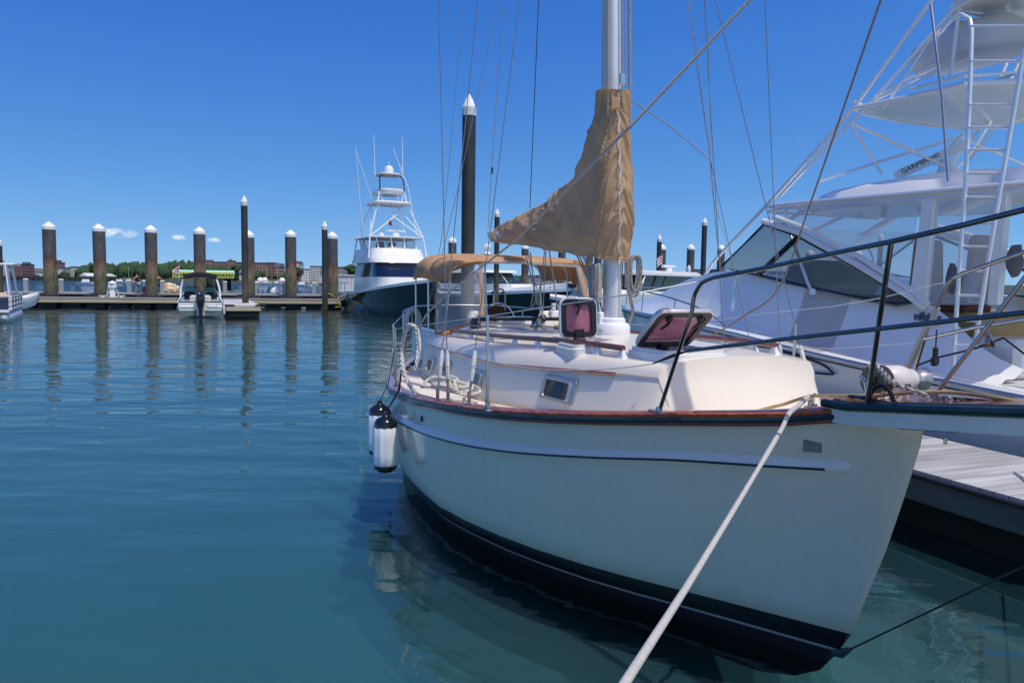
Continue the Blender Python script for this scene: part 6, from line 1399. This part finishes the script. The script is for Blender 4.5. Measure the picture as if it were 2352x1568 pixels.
house([(5.5,8.6,1.35,tz+2.62),(5.4,8.8,1.5,tz+2.7),(5.5,8.7,1.45,tz+2.8)],'tower_platform',gel,T)
house([(5.8,8.2,.9,tz+3.42),(5.7,8.3,1.0,tz+3.55),(5.7,8.3,1.0,tz+3.75),(5.8,8.2,.92,tz+3.82)],'tower_console',gel,T)
MB().tube([(7.9,1.0,tz+3.7),(7.7,.95,tz+4.7),(7.5,.7,tz+4.95),(7.5,-.7,tz+4.95),(7.7,-.95,tz+4.7),(7.9,-1.0,tz+3.7)],.055,6).build('upper_frame',black,T)
house([(6,8,.85,tz+4.95),(5.9,8.1,1.0,tz+5.0),(6.1,7.9,.8,tz+5.1)],'upper_roof',gel,T)
MB().lathe([(.36,0),(.38,.08),(.36,.4),(.3,.56),(.18,.68),(0,.72)],(7,0,tz+5.06),18).build('satellite_dome',white,T)
MB().tube([(7,0,tz+5.7),(7,0,tz+6.1)],.03,6).build('masthead_light',white,T)
MB().lathe([(.25,0),(.3,.05),(.28,.25),(.2,.3),(0,.3)],(8.2,.2,tz+.05),14).box((8.2,.2,tz+.5),(.16,1.6,.1),bev=.04).build('radar',white,T)
MB().lathe([(.2,0),(.22,.1),(.15,.3),(0,.33)],(8.0,-.9,tz+.02),14).build('radome',white,T)
for k in range(7):
    t=k/7; MB().tube([(lerp(4.9,5.8,t),lerp(1.6,1.1,t),tz+2.6*t),(lerp(4.9,5.8,t),lerp(1.1,.7,t),tz+2.6*t)],.03,5).build('ladder_rung',steel,T)
MB().tube([(4.9,1.1,tz),(5.8,.7,tz+2.6)],.035,6).build('ladder_rail',steel,T)
pz=lambda x,y: DF.L(x,y,x=6.5)
ants=[((926,668),(902,600),(817,345)),((862,470),(861,400),(859,318)),((926,432),(925,395),(924,322)),((957,540),(937,430),(905,348))]
for P in ants:
    Q=[pz(*p) for p in P]; MB().tube(Q+[Q[-1]+Vector((0,0,.3))],[.055,.04,.025,.02],6).build('outrigger' if P[0][1]>500 else 'antenna',whitep,T)
Q=[DF.L(837,655,x=5),DF.L(835,600,x=5.2),DF.L(829,480,x=5.6),DF.L(817,340,x=6)]
MB().tube([DF.L(842,651,x=4.6),DF.L(834,560,x=5),DF.L(817,340,x=6)],[.08,.06,.03],6).build('outrigger',whitep,T)
MB().tube([DF.L(861,655,x=6),DF.L(836,550,x=6)],.06,6).build('outrigger_base',whitep,T)
sdp=1 if DF.ax[1].y<0 else -1
# swirl logo: pale crescent strokes on the side facing us
def dfside(x,z,o=.03):
    b=dfs(x); zz=dfz(x); k=x/LN; f=.08+.5*max(0,k-.4); q=z/zz
    return Vector((x,sdp*(b*(1-f*(1-q)**1.2)+o),z))
L1=[dfside(3.0+a,.95+h) for a,h in ((0,0),(.5,.32),(1.1,.42),(1.6,.3),(1.7,.05),(1.3,-.25),(.8,-.36))]
MB().tube(cr(L1,4),.055,5,flat=.4).build('hull_emblem',mat('emblem_silver',(.5,.53,.55),.4),HD)
for d in (.0,.18,.36):
    MB().tube([dfside(2.5+d,.75-d*.5),dfside(3.1+d,.92-d*.4),dfside(3.8+d*.6,.98-d*.3)],[.01,.045,.02],5,flat=.4).build('hull_emblem',mat('emblem_silver'),HD)
for y0 in range(5):
    pass
rl=[Vector((x,sdp*(dfs(x)-.1),dfz(x)+.9)) for x in (0.3,2,4)]
MB().tube(rl,.03,6).tube([rl[0],rl[0]-Vector((0,0,.8))],.03,6).tube([rl[1],rl[1]-Vector((0,0,.8))],.03,6).build('cockpit_rail',steel,T)
fp=pz(892,503); MB().add([fp,fp+Vector((0,.25,-.1)),fp+Vector((.05,.3,-.55)),fp+Vector((0,.05,-.5))],[(0,1,2,3)]).build('red_pennant',mat('flag_red'),T,solid=.02)
# ---------------------------------------------------------------- black-hulled motor yacht behind the dodger
y0=W.L(1315,655,y=46); y1=W.L(1075,655,y=58)
YF=Fr(y1.x,y1.y,math.degrees(math.atan2(y0.y-y1.y,y0.x-y1.x))); LN2=math.hypot(y0.x-y1.x,y0.y-y1.y)
T=thing('motor_yacht','motor yacht with black hull and white cabin, seen under the tan dodger','boat',(6,0,0),YF)
zz_=lambda x: 1.45+.55*(x/LN2)**1.6
bb_=lambda x: max(.03,2.0*(1-max(0,(x/LN2-.35)/.65)**2.3))
X=[-4,-1,2,4,6,8,9.5,11,12,LN2*.95,LN2]
rows=[]
for x in X:
    k=max(0,x/LN2); b=bb_(max(0,x)); z=zz_(max(0,x)); o=-2.2*max(0,k-.6)/.4; f=.1+.55*max(0,k-.3)
    h=[(b*(1-f)*.9,-.1,o),(b*(1-f*.8),z*.4,o*.6),(b*(1-f*.3),z*.8,o*.2),(b,z,0)]; P=[Vector((x+q,y,v)) for y,v,q in h]; rows.append(P+[Vector((p.x,-p.y,p.z)) for p in P[::-1]])
mb=MB(); mb.loft(rows,False); HY=mb.build('hull',navy2,T,smooth=50)
MB().loft([[Vector((x,y*bb_(max(0,x))*1.01,zz_(max(0,x))+dz)) for y,dz in ((-1,-.05),(-1,.15),(-.7,.4),(0,.5),(.7,.4),(1,.15),(1,-.05))] for x in X],False).build('deck',gel,T)
MB().loft([plan(-4,8.8,1.7,1.9,.5),plan(-4,8.4,1.62,2.35,.5)],True,True).build('cabin',gel,T)
MB().loft([plan(-4,6.2,1.6,2.35,.35),plan(-4,5.0,1.45,3.15,.35)],True,True).build('cabin_window',mat('dark_green_glass',(.015,.035,.035),.05,coat=.3),T)
for a in (-1.35,-.75,0,.75,1.35): MB().tube([(6.15-.35*a*a,a,2.35),(4.95-.3*a*a,a*.92,3.15)],.05,6).build('window_mullion',gel,T)
MB().loft([plan(-4.2,5.6,1.65,3.15,.35),plan(-4.2,5.4,1.6,3.32,.35)],True,True).build('roof',gel,T)
MB().lathe([(.3,0),(.32,.3),(.2,.4),(.2,.7),(.34,.75),(.3,.95),(0,1)],YF.L(1118,575,x=2)*1.0-Vector((0,0,.5)),14).build('radome',white,T)
rlx=[Vector((x,sd*bb_(x)*.93,zz_(x)+.85)) for sd in (1,) for x in (4,6,8,10,11.5,12.6)]
for sd in (1,-1):
    P=[Vector((x,sd*bb_(x)*.9,zz_(x)+.9)) for x in (3,5,7,9,11,12.5,LN2-.2)]; rr=MB().tube(P,.022,6).build('deck_rail',steel,T)
    for p in P[:-1]: MB().tube([p,p-Vector((0,0,.75))],.018,5).build('rail_post',steel,rr)
MB().box((LN2-.1,0,zz_(LN2)+.3),(.6,.35,.3),bev=.06).build('anchor_roller',black,T)
for k in range(3): c=Vector((6.2+1.1*k,(-1 if YF.ax[1].y>0 else 1)*bb_(6.2+1.1*k)*.99,1.75)); MB().box(c,(.3,.1,.16),bev=.03).build('deck_fitting',black,T)
# ---------------------------------------------------------------- white express cruiser to the right of the mast
e0=W.L(1400,690,y=40); e1_=W.L(1610,690,y=48)
EF=Fr(e0.x,e0.y,math.degrees(math.atan2(e1_.y-e0.y,e1_.x-e0.x)))
T=thing('cabin_cruiser','white cabin cruiser with dark windows and radar, just right of the mast','boat',(3,0,0),EF)
ez=lambda x,y: EF.L(x,y,y=0)
p=ez(1400,668); zdk=p.z
mb=MB(); mb.loft([[Vector((x,y*b,z)) for y,z in ((-1,1.9+.1*x*0),(-.9,.8),(-.5,-.1),(.5,-.1),(.9,.8),(1,1.9))] for x,b in ((-2.2,.06),(-1,.75),(0,1.15),(2,1.6),(7,1.7))],False).build('hull',gel,T,smooth=50)
MB().loft([[Vector((x,y*b,z)) for y,z in ((-1,1.9),(-.7,2.1),(0,2.2),(.7,2.1),(1,1.9))] for x,b in ((-2.1,.06),(-1,.75),(0,1.15),(2,1.6),(7,1.7))],False).build('foredeck',gel,T)
za=ez(1500,660).z; zb_=ez(1500,634).z; zc=ez(1500,627).z
MB().loft([[Vector((x,y,z)) for x,y in ((0.6+q,-1.2),(.2+q,0),(.6+q,1.2),(7,1.4),(7,-1.4))] for z,q in ((za-.3,0),(zb_,.7))],True,True).build('cabin_window',mat('dark_green_glass'),T,smooth=0)
MB().loft([[Vector((x,y,z)) for x,y in ((.4,-1.3),(-.1,0),(.4,1.3),(7.4,1.6),(7.4,-1.6))] for z in (zb_,zb_+.12)]+[[Vector((x,y,zc+.1)) for x,y in ((1.4,-1.1),(1.2,0),(1.4,1.1),(7.2,1.4),(7.2,-1.4))]],True,True).build('hardtop',gel,T)
for x in (1.4,2.6,3.6): MB().tube([(x-.5,-1.28,za-.3),(x+.1,-1.26,zb_)],.06,6).build('window_mullion',gel if x<2 else black,T)
MB().tube([ez(1443,625),ez(1480,690)],.05,6).tube([ez(1400,623),ez(1505,627)],.04,6).build('arch_brace',whitep,T)
r0=ez(1536,628); MB().lathe([(.25,-.2),(.3,.0),(.22,.15),(.18,.32),(0,.34)],r0,14).box(r0+Vector((0,0,.42)),(1.5,.14,.14),bev=.04).build('radar',white,T)
MB().lathe([(.11,0),(.12,.25),(.05,.4),(0,.4)],ez(1582,624),10).build('search_light',white,T)
MB().tube([ez(1562,622),ez(1560,560)],.012,5).build('antenna',whitep,T)
flag(W.L(1520,621,y=43)+Vector((0,0,.15)),'small red and white flag in front of the narrow pile right of the mast',.75,-.3,.5)
# small bits of boats behind the yacht
b0=W.L(1330,690,y=44); BF=Fr(b0.x,b0.y,160)
T=thing('navy_launch','small white-decked launch with navy hull seen between dodger and mast','boat',(0,0,0),BF)
rows=[]
for x,b,z in ((-4,1.1,1.3),(-1,1.1,1.35),(.8,.7,1.45),(1.8,.05,1.55)): rows.append([Vector((x,y*b,zz)) for y,zz in ((-1,z),(-.8,.3),(-.3,-.1),(.3,-.1),(.8,.3),(1,z))])
MB().loft(rows,False).build('hull',navy2,T); MB().loft([[Vector((x,y*b,z+d)) for y,d in ((-1.02,-.08),(-1,.1),(0,.25),(1,.1),(1.02,-.08))] for x,b,z in ((-4,1.1,1.3),(-1,1.1,1.35),(.8,.7,1.45),(1.8,.05,1.55))],False).build('deck',gel,T)
MB().loft([[Vector((x,y,z)) for x,y in ((-4,-.8),(-.6+q,-.7),(-.3+q,0),(-.6+q,.7),(-4,.8))] for z,q in ((1.5,0),(2.0,-.5))],True,True).build('cabin',mat('dark_green_glass'),T,smooth=0)
# ---------------------------------------------------------------- far shore
random.seed(11)
YS=760
def S(px,py,Y=YS): return W.L(px,py,y=Y)
mpx=lambda px,Y=YS: px*Y/FP       # D pixels to metres at that distance
# hill terrain: gentle rise behind the waterfront
mb=MB(); rows=[]
xs_=[-900+40*i for i in range(46)]
def ridge(x): return 9+5*noise.noise(Vector((x*.006,1.3,0)))+4*max(0,1-abs(x+265)/120)
for j,(dy,k) in enumerate(((-14,-.12),(-6,.05),(6,.12),(60,.45),(160,1.0),(320,1.25),(600,1.0))):
    rows.append([Vector((x,YS+dy+6*noise.noise(Vector((x*.01,j*.7,2))),ridge(x)*k+.6*noise.noise(Vector((x*.03,j,5))))) for x in xs_])
mb.loft(rows,False)
tag(mb.build('hill',mat('hill_grass',(.05,.075,.03),.9,var=.5,scale=.03,dark=(.05,.05,.04)),base=(0,YS,0)),kind='structure')
# tree cover seen as one mass
leafm=mat('far_foliage',(.035,.075,.022),.85,var=.6,scale=.12,detail=8,dark=(.012,.032,.012),bump=.5,bscale=.8)
mb=MB(); 
gap=lambda px: any(a<px<b for a,b in ((55,92),(240,262)))
def clump(px,Y,base,hh,rr):
    p=S(px,640,Y); c=Vector((p.x,Y,base+hh*.5)); mb.blob(c,(rr,rr*.8,hh*.6),3,.22,1.3,px+Y,.28)
for px,top in [(x,t) for x in range(-40,840,5) for t in (0,1)]:
    den=itp([(-40,.55),(150,.6),(240,.95),(560,.95),(700,.6),(780,.4),(840,.7)],px)
    if random.random()>den: continue
    Y=YS+30+150*random.random(); h=itp([(-40,6),(160,7),(180,11),(240,13),(330,15),(440,16),(560,12),(620,9),(700,8),(780,13),(840,9)],px)*random.uniform(.7,1.15)
    clump(px+random.uniform(-3,3),Y,itp([(YS,.5),(YS+180,7)],Y)*.9,h,random.uniform(4.5,8.5))
for px in range(1060,1420,9): clump(px,YS+60,2,random.uniform(6,11),7)
tag(mb.build('shore_trees',leafm,smooth=180,base=(-250,YS,0)),'dark green trees covering the far shore','trees',kind='stuff')
for (px,pt,rr,lab) in ((215+4,604,7,'rounded green tree on the skyline right of the red-topped building'),(675*1.0+8,606,6,'single green tree on the skyline left of the narrow pile'),(539,606,6.5,'green tree in front of the wide brick building'),(812,606,9,'green tree clump left of the dark sportfishing boat')):
    p=S(px,pt,YS+20); T=thing('shore_tree',lab,'tree',(p.x,p.y,1.0),W)
    MB().tube([Vector((p.x,p.y,.5)),Vector((p.x+.3,p.y,p.z*.55))],[.5,.3],6).build('trunk',mat('bark',(.06,.045,.035),.9),T)
    cr_=MB()
    for k in range(9): cr_.blob(Vector((p.x+random.uniform(-1,1)*rr*.6,p.y+random.uniform(-3,3),p.z*(.5+.42*random.random())-.5)),(rr*.45,rr*.45,rr*.38),3,.25,1.4,k+px,.3)
    cr_.build('crown',leafm,T,smooth=180)
# seawall / pier along the left
p0=S(-30,641,YS-16); p1=S(265,643,YS-16)
T=thing('timber_pier','long dark timber pier along the far shore on the left','pier',(p0.x,p0.y,0),W)
MB().box(((p0.x+p1.x)/2,p0.y,2.0),(p1.x-p0.x,6,4.0)).build('pier_wall',mat('dark_timber',(.03,.03,.035),.8,var=.4,scale=.3),T,smooth=0)
for k in range(26): MB().box((lerp(p0.x,p1.x,k/25),p0.y-3.1,2.2),(1.0,.5,4.2)).build('pier_pile',mat('pier_pile_brown',(.09,.07,.06),.8),T,smooth=0)
for px0,px1,hgt,col,lab in ((255,300,4.6,(.22,.2,.18),'low stone bulkhead on the far shore right of the timber pier'),(560,760,3.5,(.34,.32,.27),'rubble stone shoreline at the right of the far shore')):
    p0=S(px0,643,YS-14); p1=S(px1,645,YS-14); mb=MB()
    for k in range(int((px1-px0)/2.2)): mb.blob(Vector((lerp(p0.x,p1.x,random.random()),p0.y+random.uniform(-2,2),random.uniform(.3,hgt*.55))),(random.uniform(1,2.6),1.5,random.uniform(.8,1.8)),1,.3,1.5,k)
    tag(mb.build('shore_rocks',mat('shore_rock_%d'%px0,col,.9,var=.4,scale=.4),smooth=0,base=p0),lab,'rocks',kind='stuff')
# buildings: windows are a grid pattern in the wall
def wallm(name,col,win,sx=.33,sz=.31,wx=.5,wz=.5):
    if name in MT: return MT[name]
    m=bpy.data.materials.new(name); m.use_nodes=True; nt=m.node_tree; N=nt.nodes; Lk=nt.links; b=N['Principled BSDF']; b.inputs['Roughness'].default_value=.8
    tc=N.new('ShaderNodeTexCoord'); sp=N.new('ShaderNodeSeparateXYZ'); Lk.new(tc.outputs['Object'],sp.inputs[0]); res=[]
    for a,s,w in (('X',sx,wx),('Z',sz,wz)):
        mu=N.new('ShaderNodeMath'); mu.operation='MULTIPLY_ADD'; mu.inputs[1].default_value=s; mu.inputs[2].default_value=.25; Lk.new(sp.outputs[a],mu.inputs[0])
        fr=N.new('ShaderNodeMath'); fr.operation='FRACT'; Lk.new(mu.outputs[0],fr.inputs[0])
        lt=N.new('ShaderNodeMath'); lt.operation='LESS_THAN'; lt.inputs[1].default_value=w; Lk.new(fr.outputs[0],lt.inputs[0]); res.append(lt)
    an=N.new('ShaderNodeMath'); an.operation='MULTIPLY'; Lk.new(res[0].outputs[0],an.inputs[0]); Lk.new(res[1].outputs[0],an.inputs[1])
    n=N.new('ShaderNodeTexNoise'); n.inputs['Scale'].default_value=.15; Lk.new(tc.outputs['Object'],n.inputs['Vector'])
    hs=N.new('ShaderNodeHueSaturation'); hs.inputs['Color'].default_value=(*col,1); mr=N.new('ShaderNodeMapRange'); mr.inputs[3].default_value=.7; mr.inputs[4].default_value=1.25; Lk.new(n.outputs[0],mr.inputs[0]); Lk.new(mr.outputs[0],hs.inputs['Value'])
    mx=N.new('ShaderNodeMix'); mx.data_type='RGBA'; Lk.new(an.outputs[0],mx.inputs[0]); Lk.new(hs.outputs[0],mx.inputs[6]); mx.inputs[7].default_value=(*win,1); Lk.new(mx.outputs[2],b.inputs['Base Color']); MT[name]=m; return m
brick=wallm('far_red_brick',(.27,.13,.11),(.38,.3,.28),.30,.27,.42,.5); brick2=wallm('far_brown_brick',(.24,.13,.12),(.06,.06,.07),.28,.3,.45,.5)
cream_w=wallm('far_cream_wall',(.55,.53,.48),(.12,.13,.14),.33,.33,.4,.45); white_w=wallm('far_white_wall',(.74,.74,.72),(.12,.14,.16),.36,.36,.4,.45); grey_w=wallm('far_grey_wall',(.33,.34,.33),(.1,.1,.11),.3,.33,.4,.45)
roofd=mat('far_roof_grey',(.14,.14,.15),.8,var=.2,scale=.3); roofr=mat('far_roof_red',(.24,.08,.06),.8)
def bld(x0,x1,yt,yb,wm_,lab,roof='flat',rm=None,Y=YS+70,dep=18,name='building'):
    a=S(x0,yt,Y); b=S(x1,yt,Y); base=max(-1,S(x0,yb,Y).z-3); h=a.z-base; c=Vector(((a.x+b.x)/2,Y,base)); w=b.x-a.x
    T=thing(name,lab,'building',c,W); rm=rm or roofd
    if roof=='flat':
        MB().box(c+Vector((0,0,h/2)),(w,dep,h)).build('wall',wm_,T,smooth=0); MB().box(c+Vector((0,0,h+.25)),(w+.8,dep+.8,.6)).build('roof',rm,T,smooth=0)
    elif roof=='gable':
        hh=h*.68; MB().box(c+Vector((0,0,hh/2)),(w,dep,hh)).build('wall',wm_,T,smooth=0)
        MB().slab([c+Vector((-w/2-.4,-dep/2-.3,hh)),c+Vector((0,-dep/2-.3,h)),c+Vector((w/2+.4,-dep/2-.3,hh))],(0,dep+.6,0)).build('roof',rm,T,smooth=0)
    else: # mansard
        hh=h*.8; MB().box(c+Vector((0,0,hh/2)),(w,dep,hh)).build('wall',wm_,T,smooth=0)
        MB().box(c+Vector((0,0,hh+h*.1)),(w+.6,dep+.6,h*.2),taper=.86).build('roof',rm,T,smooth=0)
    return T,c,w,h,dep
T,c,w,h,d=bld(16,66,607,641,brick2,'pinkish brick building with a pale stair tower at the far left',Y=YS+10); MB().box(c+Vector((-w/2+1.5,-d/2-.4,h/2+2)),(4,2,h+5)).build('stair_tower',cream_w,T,smooth=0); MB().box(c+Vector((w/2-2,0,h+1)),(4,8,3)).build('chimney',roofd,T,smooth=0)
bld(-30,8,618,640,grey_w,'dark grey low block at the left edge of the far shore',Y=YS+15)
T,c,w,h,d=bld(124,139,603,640,brick,'building with a round pale terrace and reddish top behind the leftmost pile',Y=YS+150); MB().box(c+Vector((0,0,h+1.5)),(w*.6,d*.6,3)).build('penthouse',roofr,T,smooth=0)
for i,(x0,x1,yt,wm_,rf,lab) in enumerate(((43,58,617,white_w,'gable','small white gabled house right of the pinkish brick building'),(60,76,619,cream_w,'flat','low cream row of houses beneath the skyline trees'),(77,92,616,white_w,'gable','bright white pair of houses left of the leftmost pile'),(126,135,619,white_w,'gable','narrow white house just right of the leftmost pile'),(145,153,617,white_w,'flat','small white house with flat roof right of the red-topped building'),(155,164,619,cream_w,'gable','cream house above the green slope'),(152,172,615,grey_w,'flat','grey terrace above the white houses'),(173,180,613,cream_w,'flat','pale block at the edge of the big woods'))):
    bld(x0,x1,yt,638,wm_,lab,rf,Y=YS+45+i)
T,c,w,h,d=bld(194,211,627,641,white_w,'white tent-roofed hall on the waterfront beside the second thick pile','gable',white,Y=YS+2); bld(231,257,628,641,mat('green_boathouse_wall',(.06,.1,.1),.7),'dark boathouse with a pale green roof on the waterfront',roof='gable',rm=mat('pale_green_roof',(.42,.58,.46),.7),Y=YS+2)
bld(324,327,608,640,brick2,'thin brick chimney tower rising above the woods',Y=YS+170,dep=4)
bld(366,376,607,640,grey_w,'dark grey block on the skyline right of the third thick pile',Y=YS+160); bld(374,397,613,640,cream_w,'pale stone house with a mansard roof among the trees','mansard',Y=YS+130)
bld(402,416,615,640,white_w,'small white gabled house on the skyline left of the fourth pile','gable',Y=YS+150); bld(420,437,607,640,grey_w,'grey hip-roofed house on the skyline left of the fourth pile','mansard',Y=YS+155)
T,c,w,h,d=bld(483,548,602,641,brick,'wide red brick school building with end pavilions and a chimney','flat',Y=YS+170,dep=24)
for q in (-1,1): MB().box(c+Vector((q*(w/2-4),-d/2-1,h/2+.8)),(9,3,h+1.2)).build('pavilion',brick,T,smooth=0); MB().box(c+Vector((q*(w/2-4),-d/2-1,h+1.8)),(10,3.4,1)).build('pavilion_roof',roofd,T,smooth=0)
MB().box(c+Vector((w*.22,0,h+2)),(2,2,4.5)).build('chimney',brick2,T,smooth=0)
for i,(x0,x1,yt,wm_,rf,lab) in enumerate(((549,560,611,white_w,'flat','white block right of the wide school building'),(575,587,606,brick2,'mansard','brown brick block right of the finger pile'),(588,617,604,brick,'flat','long red brick apartment block with a dark roofline'),(618,634,604,brick2,'flat','brown brick block next to the long apartment block'),(635,648,605,brick,'mansard','red brick block with pale bays left of the lone pile'),(680,692,605,white_w,'flat','tall white and red house right of the lone pile'),(675,683,619,brick,'flat','low red brick house below the tall white house'),(694,702,618,white_w,'gable','white cottage with a red roof left of the narrow pile'),(703,716,619,white_w,'flat','low white waterfront house left of the narrow pile'),(717,740,612,cream_w,'flat','cream apartment block just left of the narrow pile'),(727,741,620,white_w,'gable','bright white boathouse at the waterline by the narrow pile'),(775,795,614,grey_w,'flat','grey building with white window bays above the dock shed'),(820,845,615,brick2,'flat','brown brick building left of the dark sportfishing boat'),(556,568,622,white_w,'gable','white house low behind the finger pile'))):
    bld(x0,x1,yt,644,wm_,lab,rf,rm=roofr if 'red roof' in lab else None,Y=YS+(60 if yt<612 else 25)+i)
bld(684-4,694-4,600,644,white_w,'narrow white tower house with a red brick top','mansard',roofr,Y=YS+75)
T,c,w,h,d=bld(1588,1606,621,655,grey_w,'grey crenellated block behind the thick pile right of the mast',Y=400); bld(1636,1655,621,655,grey_w,'grey crenellated block between the two thick piles right of the mast',Y=402)
bld(1443,1500,636,655,wallm('pier_shed_wall',(.08,.09,.1),(.16,.1,.1),.3,.3),'long dark pier shed on the horizon right of the mast',Y=380)
bld(1205,1330,634,655,grey_w,'low grey waterfront block seen under the sail cover',Y=500)
# small boats out on the channel and moored along the far shore
def smallboat(px,py,Y,ln,lab,mast_=0,cab=1):
    p=W.L(px,py,y=Y); c=Vector((p.x,p.y,0)); T=thing('small_boat',lab,'boat',c,W,'small boats on the far channel'); w=ln*.16
    MB().loft([[c+Vector((x*ln,y*w*b,z)) for y,z in ((-1,.9+.3*x),(-.7,0),(.7,0),(1,.9+.3*x))] for x,b in ((-.5,.8),(-.2,1),(.2,.9),(.42,.4),(.5,.03))],True,True).build('hull',gel,T)
    if cab: MB().box(c+Vector((-.05*ln,0,1.5)),(ln*.3,w*1.4,1.3),taper=.8).build('cabin',white if mast_==0 else gel,T)
    if mast_: MB().tube([c+Vector((.05*ln,0,1)),c+Vector((.05*ln,0,mast_))],.12,5).build('mast',mat('far_mast',(.6,.6,.58),.5),T)
for a in ((199,0,330,9,'white motorboat crossing the channel left of the second pile'),(216,0,340,6,'low white dinghy behind the motorboat, touching the second pile',0,0),(276,0,520,12,'small white boat moored right of the power pedestal'),(334,0,600,10,'small white boat moored near the third thick pile'),(295,0,600,9,'small sailboat moored right of the power pedestal',13),(292,0,620,8,'tiny white boat by the stone bulkhead',0,0),(695,0,420,11,'long white motorboat lying between the lone pile and the narrow pile'),(567,0,650,10,'moored sailboat with a tall mast behind the finger pile',17),(592,0,650,10,'white yacht moored below the apartment block',0),(612,0,650,9,'moored sailboat under the right brick block',15),(661,0,600,8,'small white boat under the lone pile',0,0),(636,0,640,10,'moored sailboat left of the lone pile with a thin mast',14),(719,0,560,8,'tiny white boat left of the narrow pile',0,0)):
    smallboat(a[0],647,a[2],a[3],a[4],*(a[5:]))
for px,lab in ((598,'white inflatable dome on the shore, left of two'),(608,'white inflatable dome on the shore, middle one'),(655-7,'white inflatable dome on the shore, near the lone pile')):
    p=S(px,640,YS-5); tag(MB().lathe([(0,0),(3.2,0),(3.4,1.5),(2.6,3.6),(1.2,4.6),(0,4.9)],Vector((p.x,p.y,1.5)),16).build('white_dome',white,base=(p.x,p.y,1.5)),lab,'dome','white domes along the shore')
